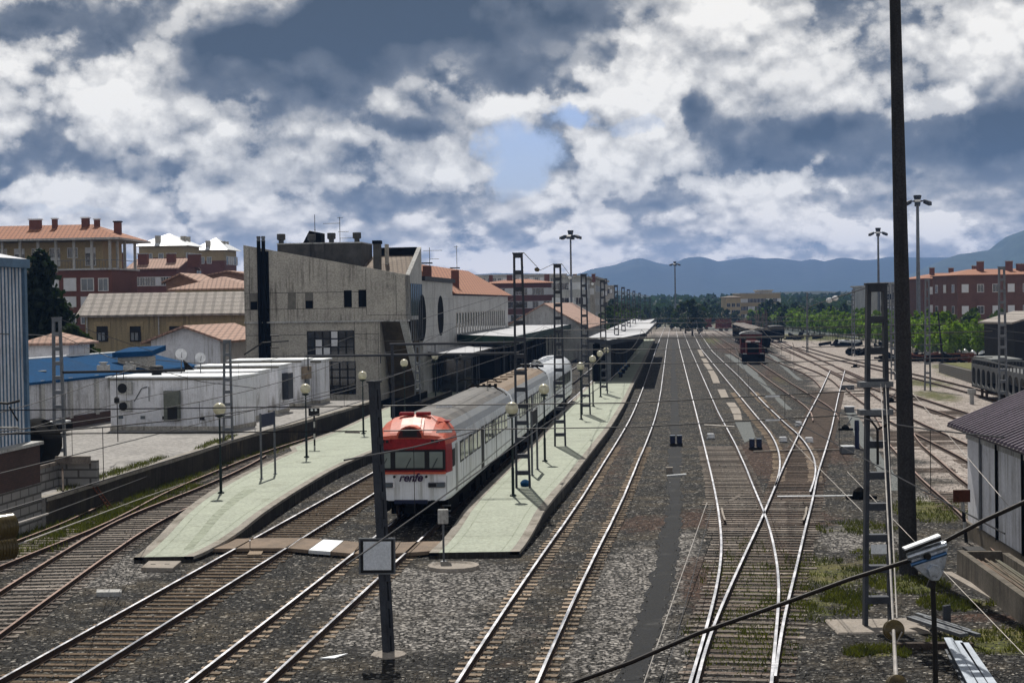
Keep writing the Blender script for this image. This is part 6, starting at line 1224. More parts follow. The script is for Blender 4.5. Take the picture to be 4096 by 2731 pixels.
ridge('hills', 'low dark wooded ridge ending behind the mast row', [('s', 2100, 1120), ('a3', 1300, 650), ('a3', 1430, 700), ('a3', 1600, 722), ('a3', 1750, 750), ('a3', 1850, 768), ('a3', 1960, 792)], 1900, 300, m_mtn, 9)
ridge('hills', 'low dark wooded rise behind the cream office block', [('a4', -900, 870), ('a4', 0, 850), ('a4', 300, 860), ('a4', 600, 850), ('a4', 800, 820), ('a4', 1150, 792), ('a4', 1500, 782), ('a4', 1700, 775), ('a4', 1900, 785), ('a4', 2350, 780), ('s', 4400, 1160)], 1500, 260, m_mtn, 13)
ridge('hills', 'faint far hill left of the main range', [('s', 1500, 1200), ('a3', 190, 570), ('a3', 400, 558), ('a3', 700, 560), ('a3', 1050, 565), ('s', 2600, 1195)], 4600, 500, m_mtn, 17)
# ================================================================ VEGETATION
def leafmat(name, a, b_):
    m, t, bs = newmat(name); g = t.nodes.new('ShaderNodeNewGeometry'); o = t.nodes.new('ShaderNodeObjectInfo'); n = noise(t, coords(t), 1.3, 4)
    c = mixc(t, mrange(t, n, .3, .7), a, b_); c = mixc(t, mth(t, 'MULTIPLY', g.outputs['Random Per Island'], .6), c, tuple(x * .45 for x in a)); c = mixc(t, mth(t, 'MULTIPLY', o.outputs['Random'], .3), c, b_)
    t.links.new(c, bs.inputs['Base Color']); bs.inputs['Roughness'].default_value = .7; bs.inputs['Specular IOR Level'].default_value = .25
    tr = t.nodes.new('ShaderNodeBsdfTranslucent'); t.links.new(mixc(t, 1, c, (1.3, 1.5, .6), 'MULTIPLY'), tr.inputs[0]); ms = t.nodes.new('ShaderNodeMixShader'); ms.inputs[0].default_value = .35
    t.links.new(bs.outputs[0], ms.inputs[1]); t.links.new(tr.outputs[0], ms.inputs[2]); t.links.new(ms.outputs[0], t.nodes['Material Output'].inputs[0]); return m
m_leaf = leafmat('bright_leaves', (.10, .17, .015), (.20, .29, .03)); m_leafd = leafmat('dark_leaves', (.012, .024, .010), (.035, .055, .016)); m_conif = leafmat('conifer_needles', (.007, .014, .009), (.018, .03, .014)); m_leafm = leafmat('mid_leaves', (.03, .055, .012), (.07, .10, .025)); m_bark = M('bark', (.05, .04, .03), .95, var=.4, scale=3)
def leaves(mb, n, cf, size):
    for _ in range(n):
        c, s = cf(); a = V((random.gauss(0, 1), random.gauss(0, 1), random.gauss(0, 1))).normalized(); b_ = a.cross(V((random.gauss(0, 1), random.gauss(0, 1), random.gauss(0, 1)))).normalized(); s *= size
        mb.add([c - a * s - b_ * s * .6, c + a * s - b_ * s * .5, c + a * s * .8 + b_ * s * .6, c - a * s * .7 + b_ * s * .7], [(0, 1, 2, 3)])
def crownf(h0, h1, rmax, shape='oval', clumps=9):
    cl = []
    for _ in range(clumps):
        t_ = random.random(); r_ = rmax * (math.sin(math.pi * min(1, .12 + t_ * .86)) if shape == 'oval' else (1 - t_) * .9 + .1 if shape == 'cone' else .9); a = random.uniform(0, 6.283)
        cl.append((V((math.cos(a) * r_ * .62, math.sin(a) * r_ * .62, lerp(h0, h1, t_))), max(.25, r_ * .62)))
    def f():
        c, r_ = random.choice(cl); d = V((random.gauss(0, 1), random.gauss(0, 1), random.gauss(0, 1))).normalized() * r_ * (random.random() ** .4); d.z *= (.8 if shape != 'cone' else .6); return c + d, random.uniform(.6, 1.3)
    return f
def treeproto(name, h, r_, mat, shape='oval', n=500, size=.16, trunk=.12, h0=None, clumps=10):
    root = bpy.data.objects.new(name, None); col.objects.link(root); h0 = h * .22 if h0 is None else h0
    mb = MB(); mb.tube([(0, 0, -.1), (.04, .02, h * .4), (0, .03, h * .85)], [trunk, trunk * .7, trunk * .2], 7)
    for k in range(5): a = k * 1.3; z = lerp(h0, h * .7, k / 5); mb.tube([(0, 0, z), (math.cos(a) * r_ * .6, math.sin(a) * r_ * .6, z + r_ * .5)], [trunk * .45, trunk * .1], 5)
    mb.build('trunk', m_bark, root); mb = MB(); leaves(mb, n, crownf(h0, h, r_, shape, clumps), size); mb.build('crown', mat, root); return root
used = set()
def plant(proto, x, y, s, label, group, z=0, cat='tree', sz=None):
    o = proto if proto.name not in used else copy_tree(proto); used.add(proto.name); o.location = (x, y, z); o.rotation_euler = (0, 0, random.uniform(0, 6)); o.scale = (s, s, sz or s); tag(o, label, cat, group); return o
random.seed(11)
yt = [treeproto('young_tree', 5.6, 1.5, m_leaf, 'oval', 900, .20, .09, .8, 14) for _ in range(4)]
k = 0
LBt = 'young bright green tree in the long row along the yard fence'
for i in range(80):
    t_ = i / 79; y = lerp(228, 540, t_ ** 1.2); bx = lerp(63, 76, t_) if y > 330 else lerp(58, 68, (y - 228) / 102)
    for row in range(2):
        xx = bx + 2.5 + row * 4.5 + random.uniform(-.8, .8); plant(yt[k % 4], xx, y + random.uniform(-1, 1), random.uniform(.7, 1.15), LBt, 'young trees along the yard fence', sz=random.uniform(.75, 1.15)); k += 1
for i in range(16): plant(yt[k % 4], lerp(60, 74, i / 15) + random.uniform(-1, 1), 238 + random.uniform(-4, 5), random.uniform(.6, .85), LBt, 'young trees along the yard fence'); k += 1
cy = [treeproto('cypress', 6.5, .8, m_conif, 'cone', 900, .12, .1, .3, 14) for _ in range(2)]
for i, (x, y) in enumerate([(725, 250), (1345, 200), (1425, 210), (1015, 290), (1090, 300), (1535, 270)]):
    q = W('c2', x, y, 262 + i * 2); plant(cy[i % 2], q.x, 262 + i * 2, q.z / 6.5 if q.z > 2 else .8, 'dark pointed cypress among the yard trees, %s counting from the left' % ['first', 'third', 'fourth', 'second', 'middle', 'last'][i], 'cypresses')
mt = [treeproto('broad_tree', 7, 2.6, m_leafm, 'oval', 900, .24, .16, 1.2, 14) for _ in range(3)]
for i in range(16):
    plant(mt[i % 3], lerp(70, 92, i / 15) + random.uniform(-1, 1), 276 + random.uniform(-6, 8), random.uniform(.6, .95), 'mid green tree between the yard fence and the brick flats', 'mid green trees before the flats')
dt = [treeproto('dark_tree', 9, 3.4, m_leafd, 'oval', 900, .36, .25, 1.2, 15) for _ in range(3)]
for i, (x, ytop, Y) in enumerate([(120, 880, 430), (200, 860, 400), (60, 900, 470), (280, 920, 420), (420, 960, 520), (520, 940, 540), (-40, 940, 480), (-120, 950, 540), (340, 900, 560), (620, 980, 560), (720, 1000, 540), (900, 1010, 520), (1040, 900, 520), (1120, 860, 500), (1200, 900, 490), (1300, 930, 480), (1420, 900, 500), (1560, 930, 480), (1700, 900, 470), (1840, 930, 460), (1980, 920, 450), (2120, 910, 460), (2260, 930, 440), (1080, 980, 440), (1250, 1000, 430), (1000, 1010, 480), (-220, 960, 500), (-330, 950, 520), (-450, 930, 540), (-560, 930, 520), (-640, 900, 500), (-720, 860, 470)]):
    q = W('a4', x, ytop, Y); plant(dt[i % 3], q.x, Y, max(.4, q.z / 9.2), 'dark leafy tree in the belt closing the far end of the yard', 'dark trees at the far end of the yard', sz=max(.5, q.z / 9.2))
for i, (x, ytop, Y) in enumerate([(1450, 850, 330), (1520, 840, 350), (1590, 850, 370), (1660, 870, 400), (1380, 930, 320), (1120, 960, 300), (1200, 950, 315), (1290, 940, 330), (1720, 880, 430)]):
    q = W('a3', x, ytop, Y); plant(mt[i % 3], q.x, Y, max(.5, q.z / 7.2), 'green tree behind the canopy roofs and the mast row', 'trees behind the canopies')
pp = treeproto('poplar', 14, 1.6, m_leafd, 'cone', 900, .4, .2, .6, 20)
for i, (x, ytop) in enumerate([(390, 818), (470, 828), (440, 850), (540, 870)]): q = W('a4', x, ytop, 620); plant(pp, q.x, 620, q.z / 14, 'dark narrow poplar left of the cream office block', 'poplars by the office block')
# distant woods as masses
mb = MB()
def wf():
    a = random.random(); y = random.uniform(640, 1250); x = random.uniform(.02, .34) * y; return V((x, y, random.uniform(.5, 8.5) * (y / 900))), y / 600
leaves(mb, 9000, wf, 1.5); tag(mb.build('woodland', m_leafd), 'dark distant wood stretching beyond the yard', 'woodland', kind='stuff')
# conifer and shrub at the left
cp = bpy.data.objects.new('conifer', None); col.objects.link(cp); q = W('a1', 380, 520, 122); mb = MB(); hh = q.z
mb.tube([(0, 0, 0), (0, 0, hh - .5)], [.3, .05], 8); mb.build('trunk', m_bark, cp); mb = MB()
for lv in range(26):
    t_ = lv / 26; z = lerp(1.6, hh - .4, t_ ** .9); R_ = lerp(3.9, .5, t_ ** 1.15) * random.uniform(.8, 1.1)
    for s in range(int(15 - 7 * t_)):
        a = random.uniform(0, 6.283); L = R_ * random.uniform(.7, 1.05)
        for k in range(int(10 + L * 9)):
            u = (k + 1) / (10 + L * 9); c = V((math.cos(a) * L * u + random.gauss(0, .16), math.sin(a) * L * u + random.gauss(0, .16), z - u * u * L * .28 + random.gauss(0, .10)))
            leaves(mb, 1, lambda: (c, random.uniform(.6, 1.2)), .26)
mb.build('crown', m_conif, cp); cp.location = (q.x, 122, 1.0); tag(cp, 'tall dark conifer between the ribbed shed and the apartments', 'tree')
sb_ = [treeproto('shrub', 3.2, 1.3, m_leafd, 'oval', 1100, .14, .06, .3, 12)]
for i, (x, y) in enumerate([(640, 1200), (720, 1270), (560, 1290)]): q = W('a1', x, y, 116); plant(sb_[0], q.x, 116 + i, max(.6, (q.z - 1) / 3.2), 'dark green shrub between the little hut and the beige building, %s' % ['tallest', 'right hand', 'left hand'][i], 'shrubs by the little hut', z=1.0, cat='shrub')
# grass and weeds: real blades
def weeds(name, label, spots, n, mat, h=.22):
    mb = MB()
    for _ in range(n):
        x, y, rx, ry = random.choice(spots); a = random.uniform(0, 6.283); d = math.sqrt(random.random()); px, py = x + math.cos(a) * rx * d + math.sin(a) * ry * d * .1, y + math.sin(a) * ry * d
        if MN.noise(V((px * .9, py * .9, 3))) < -.12: continue
        hh_ = h * random.uniform(.4, 1.4); l = V((random.gauss(0, .4), random.gauss(0, .4), 1)) * hh_; w_ = V((random.gauss(0, 1), random.gauss(0, 1), 0)).normalized() * .022
        p = V((px, py, -.01)); mb.add([p - w_, p + w_, p + l], [(0, 1, 2)])
    return tag(mb.build(name, mat), label, 'grass', kind='stuff')
m_gr = leafmat('grass_blades', (.032, .042, .010), (.11, .108, .028)); gsp = [(g[0], g[1], g[2], g[3]) for g in GB if g[4] == 2]
left = [g for g in gsp if g[0] < 0]; right = [g for g in gsp if g[0] > 0 and g[1] < 75]
weeds('grass', 'green weeds growing along the dock wall siding', left, 16000, m_gr, .22); weeds('grass', 'green weeds between the tracks and the white hut', right, 16000, m_gr, .15)
dk_w = [(dE(y) - .5, y, .45, 3) for y in (69, 72, 75, 78, 88, 91)]
mb = MB()
for _ in range(2500):
    x, y, rx, ry = random.choice(dk_w); p = V((x + random.uniform(-rx, rx) * .6, y + random.uniform(-ry, ry), 1.15)); l = V((random.gauss(0, .4), random.gauss(0, .4), 1)) * random.uniform(.05, .2); w_ = V((random.gauss(0, 1), random.gauss(0, 1), 0)).normalized() * .02; mb.add([p - w_, p + w_, p + l], [(0, 1, 2)])
tag(mb.build('grass', m_gr), 'tufts of grass along the edge stones of the dock', 'grass', kind='stuff')
# loose ballast stones near the camera
mb = MB(); m_st = M('ballast_stone', (.10, .098, .092), .95, var=.3, scale=1); 
m_, t, b = newmat('loose_ballast'); g = t.nodes.new('ShaderNodeNewGeometry'); cr = t.nodes.new('ShaderNodeValToRGB'); t.links.new(g.outputs['Random Per Island'], cr.inputs[0]); e = cr.color_ramp.elements
e[0].color = (.015, .015, .015, 1); e[1].color = (.42, .40, .37, 1); q = e.new(.6); q.color = (.07, .068, .062, 1); q = e.new(.88); q.color = (.17, .16, .145, 1); t.links.new(cr.outputs[0], b.inputs['Base Color']); b.inputs['Roughness'].default_value = .95
def onplat(x, y): return y > 54 and ((PRL(y) - .1 < x < PRR(y) + .1) or (PLL(y) - .1 < x < PLR(y) + .1) or x < dEx(y) + .1)
cnt = 0
while cnt < 26000:
    y = 33 + (random.random() ** 1.6) * 52; x = random.uniform(-.32, .31) * y
    if onplat(x, y) or (PATHL(y) + .14 < x < PATHR(y) - .14): continue
    s = random.uniform(.018, .042); c = V((x, y, random.uniform(.0, .045))); a = random.uniform(0, 6.28); ca, sa = math.cos(a) * s, math.sin(a) * s; j = random.uniform(.6, 1.2)
    mb.add([c + V((ca, sa, 0)), c + V((-sa * j, ca * j, s * .1)), c + V((-ca, -sa, 0)), c + V((sa, -ca, -s * .1)), c + V((s * .2, -s * .1, s * .8 * j))], [(0, 1, 4), (1, 2, 4), (2, 3, 4), (3, 0, 4)]); cnt += 1
tag(mb.build('loose_stones', m_), 'loose ballast stones scattered over the near tracks', 'stones', kind='stuff')
# ================================================================ FENCE, WAGONS, YARD THINGS
def vehicle_wheels(r, o, ex, ey, ys_, z=.5, rad=.42, hw=.8):
    for yy in ys_:
        mb = MB()
        for s in (-1, 1): mb.lathe(o + ey * yy + ex * s * hw + ZZ * (z), [(rad, 0), (rad, .1)], 14, ax=ex * s)
        mb.tube([o + ey * yy - ex * hw + ZZ * z, o + ey * yy + ex * hw + ZZ * z], .07, 6); mb.build('wheelset', m_rails, r)
def dirat(f, y): d = V((f(y + 2) - f(y - 2), 4, 0)).normalized(); return V((d.y, -d.x, 0)), d
# shunting engine
m_wagr = M('wagon_roof', (.17, .15, .14), .85, var=.3, dirt=(.07, .045, .035), dirtamt=.6)
y0 = 216.; ex, ey = dirat(t7, y0); o = V((t7(y0), y0, 0)); r = thing('shunting_engine', 'small dark red shunting engine facing the camera', 'locomotive', o); B_ = lambda nm, x, y, z, m_, bev=0: MB().ob(o, ex, ey, ZZ, x, y, z).build(nm, m_, r, bevel=bev)
m_lr = M('engine_red', (.10, .012, .012), .6, var=.25); B_('frame', (-1.45, 1.45), (0, 9), (.75, 1.25), m_blkshade); B_('buffer_beam', (-1.5, 1.5), (-.15, 0), (.35, 1.35), m_blkshade); B_('bonnet', (-.85, .85), (.3, 4.5), (1.25, 3.05), m_lr, .1); B_('grille', (-.75, .75), (.24, .3), (1.5, 2.8), m_blkshade)
B_('cab', (-1.4, 1.4), (4.5, 7.5), (1.25, 3.9), m_lr, .06)
mb = MB(); arc = [(1.5 * math.cos(a), 3.85 + .4 * math.sin(a)) for a in [math.pi * i / 8 for i in range(9)]]; mb.prism([o + ex * x + ey * 4.3 + ZZ * z for x, z in arc], ey * 3.4); mb.build('cab_roof', m_tsilv, r)
for s in (-1, 1): B_('cab_window', (s * .98 - .33, s * .98 + .33), (4.44, 4.52), (2.75, 3.6), m_dark); B_('lamp', (s * .6 - .35, s * .6 + .3), (.18, .3), (2.86, 3.04), m_frame); B_('buffer', (s * .9 - .22, s * .9 + .22), (-.6, -.15), (.8, 1.2), m_blkshade); B_('handrail', (s * 1.38 - .03, s * 1.38 + .03), (-.1, 0), (1.3, 2.2), m_lr); B_('step_plate', (s * 1.1 - .25, s * 1.1 + .25), (-.2, -.1), (1.36, 1.44), m_frame)
vehicle_wheels(r, o, ex, ey, (1.6, 4.5, 7.4), .62)
def wagon(label, f, y0, L, h0, h1, mat, roof=None, arch=.35, grp=None, w_=1.35, kind='box'):
    ex, ey = dirat(f, y0 + L / 2); o = V((f(y0), y0, 0)); r = thing('freight_wagon', label, 'wagon', o, grp)
    MB().ob(o, ex, ey, ZZ, (-w_ + .1, w_ - .1), (0, L), (.85, h0)).build('frame', m_blkshade, r); roof = roof or m_dark
    if kind == 'box':
        MB().ob(o, ex, ey, ZZ, (-w_, w_), (.1, L - .1), (h0, h1)).build('body', mat, r)
        mb = MB(); [mb.ob(o, ex, ey, ZZ, (-w_ - .05, -w_), (.3 + k * (L - .6) / 10, .42 + k * (L - .6) / 10), (h0, h1)) for k in range(11)]; [mb.ob(o, ex, ey, ZZ, (-1.2 + k * .6, -1.1 + k * .6), (.04, .1), (h0, h1)) for k in range(5)]; mb.build('side_ribs', m_blkshade, r); 
        if roof: mb = MB(); arc = [((w_ + .08) * math.cos(a), h1 + arch * math.sin(a)) for a in [math.pi * i / 8 for i in range(9)]]; mb.prism([o + ex * x + ZZ * z for x, z in arc], ey * L); mb.build('roof', roof, r)
    else:
        for a_, b_ in ((0, .15), (L - .15, L)): MB().ob(o, ex, ey, ZZ, (-w_, w_), (a_, b_), (h0, h1)).build('end_board', mat, r)
        for s in (-1, 1): MB().ob(o, ex, ey, ZZ, (s * w_ - .05, s * w_ + .05), (.15, L - .15), (h0, h0 + .8)).build('side_board', mat, r)
    for s in (-1, 1): MB().lathe(o + ex * s * .88 + ZZ * 1.03, [(.1, 0), (.1, .4), (.24, .42), (.24, .46)], 10, ax=-ey).build('buffer', m_blkshade, r)
    vehicle_wheels(r, o, ex, ey, (1.8, 3.4, L - 3.4, L - 1.8), .55); return r
for i in range(5): wagon('black covered wagon with pale roof, %s in the rake behind the engine' % ['nearest', 'second', 'third', 'fourth', 'last'][i], t8, 262 + i * 15.2, 14.2, 1.2, 3.55, m_blkshade, m_wagr, .3, 'black covered wagons')
wagon('low black wagon on the track right of the covered rake', t9, 322, 13, 1.2, 3.1, m_blkshade, m_dark, .15)
for i, (x0, x1, y) in enumerate(((250, 480, 1175), (480, 720, 1185), (720, 960, 1200))):
    a, b_ = W('a4', x0, y, 470 - i * 25), W('a4', x1, y, 470 - i * 25); L = b_.x - a.x - 1; r = thing('freight_wagon', 'rust red open wagon in the far row, %s from the left' % ['first', 'second', 'third'][i], 'wagon', (a.x, a.y, 0), 'rust red wagons')
    MB().box(a.x, a.x + L, a.y, a.y + 2.6, .9, 1.3).build('frame', m_redw, r)
    for k in range(9): MB().box(a.x + L * k / 9, a.x + L * k / 9 + .2, a.y, a.y + .15, 1.3, 3.6 - .15 * i).build('stanchion', m_redw, r)
    MB().box(a.x + .2, a.x + L - .2, a.y + .3, a.y + 2.4, 1.3, 3.0).build('load', m_redw, r); vehicle_wheels(r, V((a.x + L * .0, a.y + 1.3, 0)), V((0, 1, 0)), V((1, 0, 0)), (1.5, L - 1.5))
r = thing('log_pile', 'pile of bare logs poking up behind the covered wagons', 'logs', W('a4', 1000, 1160, 400))
for k in range(10): q = W('a4', 940 + k * 18, 1155, 400); MB().tube([(q.x, 400, 0), (q.x + random.uniform(-2, 1.5), 401, random.uniform(4.5, 6.4))], .16, 6).build('log', m_wood, r)
# car carrier wagon
f = ab; y1 = 139.; ex, ey = dirat(f, 131); L = 26.; o = V((f(y1), y1, 0)) - ey * L; r = thing('car_carrier', 'grey two deck car carrier wagon with oval side openings', 'wagon', o); m_cc = M('carrier_grey', (.085, .09, .095), .7, var=.2, scale=1, streak=(.05, .05, .05))
MB().ob(o, ex, ey, ZZ, (-1.35, 1.35), (0, L), (.85, 1.1)).build('lower_deck', m_blkshade, r); MB().ob(o, ex, ey, ZZ, (-1.35, 1.35), (0, L), (2.6, 2.72)).build('upper_deck', m_cc, r)
for s in (-1, 1):
    mb = MB(); n = 12; pw = L / n
    for k in range(n):
        c = k * pw + pw / 2; rx, rz_ = pw * .38, .70; zc_ = 1.80; ring = [(c + rx * math.copysign(abs(math.cos(a)) ** .7, math.cos(a)), zc_ + rz_ * math.copysign(abs(math.sin(a)) ** .8, math.sin(a))) for a in [2 * math.pi * i / 20 for i in range(20)]]
        out = [(c + pw / 2 * max(-1, min(1, 1.45 * math.cos(a))), zc_ + .86 * max(-1, min(1, 1.45 * math.sin(a)))) for a in [2 * math.pi * i / 20 for i in range(20)]]
        P1 = [o + ex * (s * 1.36) + ey * y + ZZ * z for y, z in ring]; P2 = [o + ex * (s * 1.36) + ey * y + ZZ * z for y, z in out]; P3 = [p + ex * (-s * .08) for p in P1]
        mb.add(P1 + P2 + P3, [(i, (i + 1) % 20, 20 + (i + 1) % 20, 20 + i) for i in range(20)] + [(i, (i + 1) % 20, 40 + (i + 1) % 20, 40 + i) for i in range(20)])
    mb.build('side_panel', m_cc, r); mb = MB(); mb.ob(o, ex, ey, ZZ, (s * 1.3 - .04, s * 1.3 + .04), (0, L), (3.15, 3.25)); mb.ob(o, ex, ey, ZZ, (s * 1.3 - .04, s * 1.3 + .04), (0, L), (2.7, 2.8)); [mb.ob(o, ex, ey, ZZ, (s * 1.3 - .04, s * 1.3 + .04), (k * 1.3, k * 1.3 + .08), (2.7, 3.2)) for k in range(21)]; mb.build('upper_rail', m_cc, r)
MB().ob(o, ex, ey, ZZ, (-1.2, 1.2), (L - 8, L - .2), (3.2, 3.42)).build('roof_cover', M('cover_grey', (.16, .17, .17), .8), r); MB().ob(o, ex, ey, ZZ, (-1.3, 1.3), (L - .3, L), (1.1, 3.1)).build('end_gate', m_cc, r)
vehicle_wheels(r, o, ex, ey, (2, 4, L - 4, L - 2), .5)
# low stone ramp, scrap, posts
a, b_ = G('c2', 800, 905), G('c2', 1345, 1092); exr = (b_ - a).normalized(); nr = V((-exr.y, exr.x, 0)); nr = nr if nr.x > 0 else -nr; Lr = (b_ - a).length; r = thing('loading_ramp', 'low dark stone ramp with grass on top near the car carrier', 'ramp', a)
mb = MB(); mb.add([a, b_, b_ + ZZ * 1.25, a + ZZ * 1.0, a + nr * 7, b_ + nr * 7, b_ + nr * 7 + ZZ * 1.25, a + nr * 7 + ZZ * 1.0], [(0, 1, 2, 3), (0, 3, 7, 4), (1, 5, 6, 2), (4, 5, 6, 7), (3, 2, 6, 7)]); mb.build('wall', m_stone2, r)
MB().slab([a + ZZ * 1.05 + nr * .5, b_ + ZZ * 1.3 + nr * .5, b_ + ZZ * 1.3 + nr * 6.9, a + ZZ * 1.05 + nr * 6.9], .03).build('grass_top', M('ramp_grass', (.11, .11, .035), .95, var=.5, scale=2), r)
random.seed(5)
for i, (x, y, n) in enumerate(((560, 760, 16), (780, 770, 18), (980, 780, 18), (1040, 790, 10))):
    q = G('c2', x, y); r = thing('scrap_pile', ['heap of dark scrap rails left of the yard mast', 'heap of dark scrap rails at the yard mast', 'heap of dark scrap rails right of the yard mast', 'dark scrap bundle at the end of the heaps'][i], 'scrap', q, 'scrap heaps in the yard'); mb = MB()
    for k in range(n): c = q + V((random.uniform(-4, 4), random.uniform(-3, 3), random.uniform(.1, .9))); d = V((random.uniform(-1, 1), random.uniform(-.7, .7), random.uniform(-.12, .12))).normalized(); mb.ob(c, d, ZZ.cross(d).normalized(), ZZ, (-2.2, 2.2), (-.12, .12), (-.12, .14))
    mb.build('rail_lengths', m_rust if i % 2 else m_blkshade, r)
for i, (t_, x, y, s, mat, lab) in enumerate((('a4', 1530, 1345, 3.4, m_blkshade, 'black heap behind the black wagon'), ('a4', 2000, 1425, 3., m_blkshade, 'white and black pile of rubble beside the yard points'), ('a4', 2115, 1530, 1.3, m_blkshade, 'small black heap by the yard points'), ('a4', 2270, 1510, 2.2, m_blkshade, 'black scrap heap left of the foreground lattice mast'))):
    q = G(t_, x, y); r = thing('scrap_pile', lab, 'scrap', q, 'scrap heaps in the yard'); mb = MB()
    for k in range(14): c = q + V((random.uniform(-s, s), random.uniform(-s, s) * 1.5, random.uniform(.1, .8))); d = V((random.uniform(-1, 1), random.uniform(-1, 1), random.uniform(-.3, .3))).normalized(); mb.ob(c, d, ZZ.cross(d).normalized(), ZZ, (-s * .4, s * .4), (-.25, .25), (-.2, .3))
    mb.build('pieces', mat, r)
    if i == 1:
        mb = MB(); [mb.ob(q + V((random.uniform(-1, 3), random.uniform(-3, 3), .6)), V((1, random.uniform(-.5, .5), 0)).normalized(), V((0, 1, 0)), ZZ, (-1., 1.), (-.5, .5), (-.2, .5)) for k in range(6)]; mb.build('white_blocks', m_zinc, r)
a, b_ = W('c2', 855, 750, 200), W('c2', 790, 145, 200); r = tag(MB().tube([(a.x, 200, 0), (b_.x, 200, b_.z)], [.13, .09], 7).build('leaning_pole', m_dark), 'dark leaning pole before the green trees', 'pole')
for i, (x, y) in enumerate(((750, 628), (830, 642), (925, 668), (1130, 692), (1225, 708), (1345, 712))):
    q = G('c2', x, y + 14); rr_ = MB().lathe(q, [(.55, 0), (.6, .3), (.45, .7), (.2, .95), (.05, 1.05)], 7); tag(rr_.build('white_boulder', m_zinc), 'white boulder under the green trees, %s from the left' % ['first', 'second', 'third', 'fourth', 'fifth', 'last'][i], 'boulder', 'white boulders under the trees')
# mesh fence in front of the trees
r = thing('mesh_fence', 'low green mesh fence in front of the bright young trees', 'fence', (60, 232, 0)); fpts = [(76, 226), (58, 224), (61, 260), (63.5, 330), (73, 445)]; mb = MB()
for (xa, ya), (xb, yb_) in zip(fpts[:-1], fpts[1:]):
    L = math.hypot(xb - xa, yb_ - ya); n = int(L / 3)
    for k in range(n):
        u = k / n; q = V((lerp(xa, xb, u), lerp(ya, yb_, u), 0)); 
        mb.tube([q, q + ZZ * 1.8], .035, 4)
    for z in [i * .12 + .1 for i in range(15)]: mb.tube([(xa, ya, z), (xb, yb_, z)], .006, 3, cap=False)
mb.build('mesh_and_posts', M('fence_green', (.02, .05, .02), .7), r)
# grey lane and car park behind trees
o = MB().add([(50, 520, .008), (130, 520, .008), (120, 300, .008), (84, 290, .008)], [(0, 1, 2, 3)]).build('road', m_pathg); tag(o, 'grey road behind the young trees', 'road', kind='structure')
for i, (x, y, c) in enumerate(((1100, 415, (.6, .6, .62)), (1280, 440, (.02, .02, .025)), (1450, 470, (.5, .5, .52)), (1600, 470, (.65, .65, .65)), (1730, 440, (.03, .02, .02)))):
    Y = 252 + i * 3; q = W('c2', x, y, Y); r = thing('parked_car', ['silver', 'black', 'grey', 'white', 'dark red'][i] + ' car parked behind the young trees', 'car', (q.x, Y, 0), 'cars parked behind the trees'); pm = M('car_paint_%d' % i, c, .3)
    prof = [(-2.1, .35), (-2.1, .85), (-1.3, .95), (-.8, 1.42), (.7, 1.45), (1.4, .98), (2.1, .9), (2.15, .35)]; MB().prism([V((q.x + a, Y, z)) for a, z in prof], (0, 1.7, 0)).build('body', pm, r, bevel=.05)
    MB().prism([V((q.x + a, Y - .01, z)) for a, z in ((-1.15, .98), (-.72, 1.36), (.6, 1.38), (1.15, .99))], (0, 1.72, 0)).build('windows', m_glass, r)
    for a in (-1.3, 1.35): MB().lathe((q.x + a, Y - .02, .33), [(.33, 0), (.33, .2)], 14, ax=(0, 1, 0)).build('wheel', m_dark, r)
# ================================================================ SMALL LINESIDE THINGS
def dwarf(label, t_, x, y):
    q = G(t_, x, y); r = thing('dwarf_signal', label, 'signal', q, 'dwarf signals')
    MB().ob(q, V((1, 0, 0)), V((0, 1, 0)), ZZ, (-.36, .36), (-.15, .2), (0, .15)).build('base', m_dark, r)
    for s in (-1, 1):
        b_ = MB().ob(q, V((1, 0, 0)), V((0, 1, 0)), ZZ, (s * .2 - .14, s * .2 + .14), (-.12, .15), (.15, .58)).build('head', m_bluesign, r, bevel=.02); h_ = MB().ob(q, V((1, 0, 0)), V((0, 1, 0)), ZZ, (s * .2 - .15, s * .2 + .15), (-.2, .16), (.58, .63)).build('hood', m_glassb, r)
dwarf('twin headed dwarf signal on the dark cable path', 'b1', 10, 880); dwarf('twin headed dwarf signal between the main line and the merging track', 'b1', 740, 915)
for i, (x, y) in enumerate(((328, 813), (992, 845), (1232, 850), (1135, 700))):
    q = G('b1', x, y); r = thing('marker_block', ['white square marker between the main line rails', 'white square marker left of the diamond crossing', 'white square marker right of the diamond crossing', 'white round marker above the diamond crossing'][i], 'marker', q, 'white track markers'); MB().ob(q, V((1, 0, 0)), V((0, 1, 0)), ZZ, (-.2, .2), (-.2, .2), (0, .32)).build('block', m_ceramw, r, bevel=.03); MB().ob(q, V((1, 0, 0)), V((0, 1, 0)), ZZ, (-.24, .24), (-.24, .24), (0, .05)).build('foot', m_steel, r)
q = G('a8', 2018, 1130); tag(MB().ob(q, V((1, 0, 0)), V((0, 1, 0)), ZZ, (-.16, .12), (-.15, .15), (0, .26)).ob(q, V((1, 0, 0)), V((0, 1, 0)), ZZ, (-.19, .15), (-.18, .18), (.26, .30)).build('concrete_block', m_slabl), 'tan concrete block on the dark cable path', 'block')
q = G('a8', 2170, 1158); q2 = G('a8', 1990, 1165); tag(MB().tube([q2 + ZZ * .06, q + ZZ * .1], .04, 6).build('white_rod', m_zinc), 'thin white rod lying across the dark cable path', 'rod')
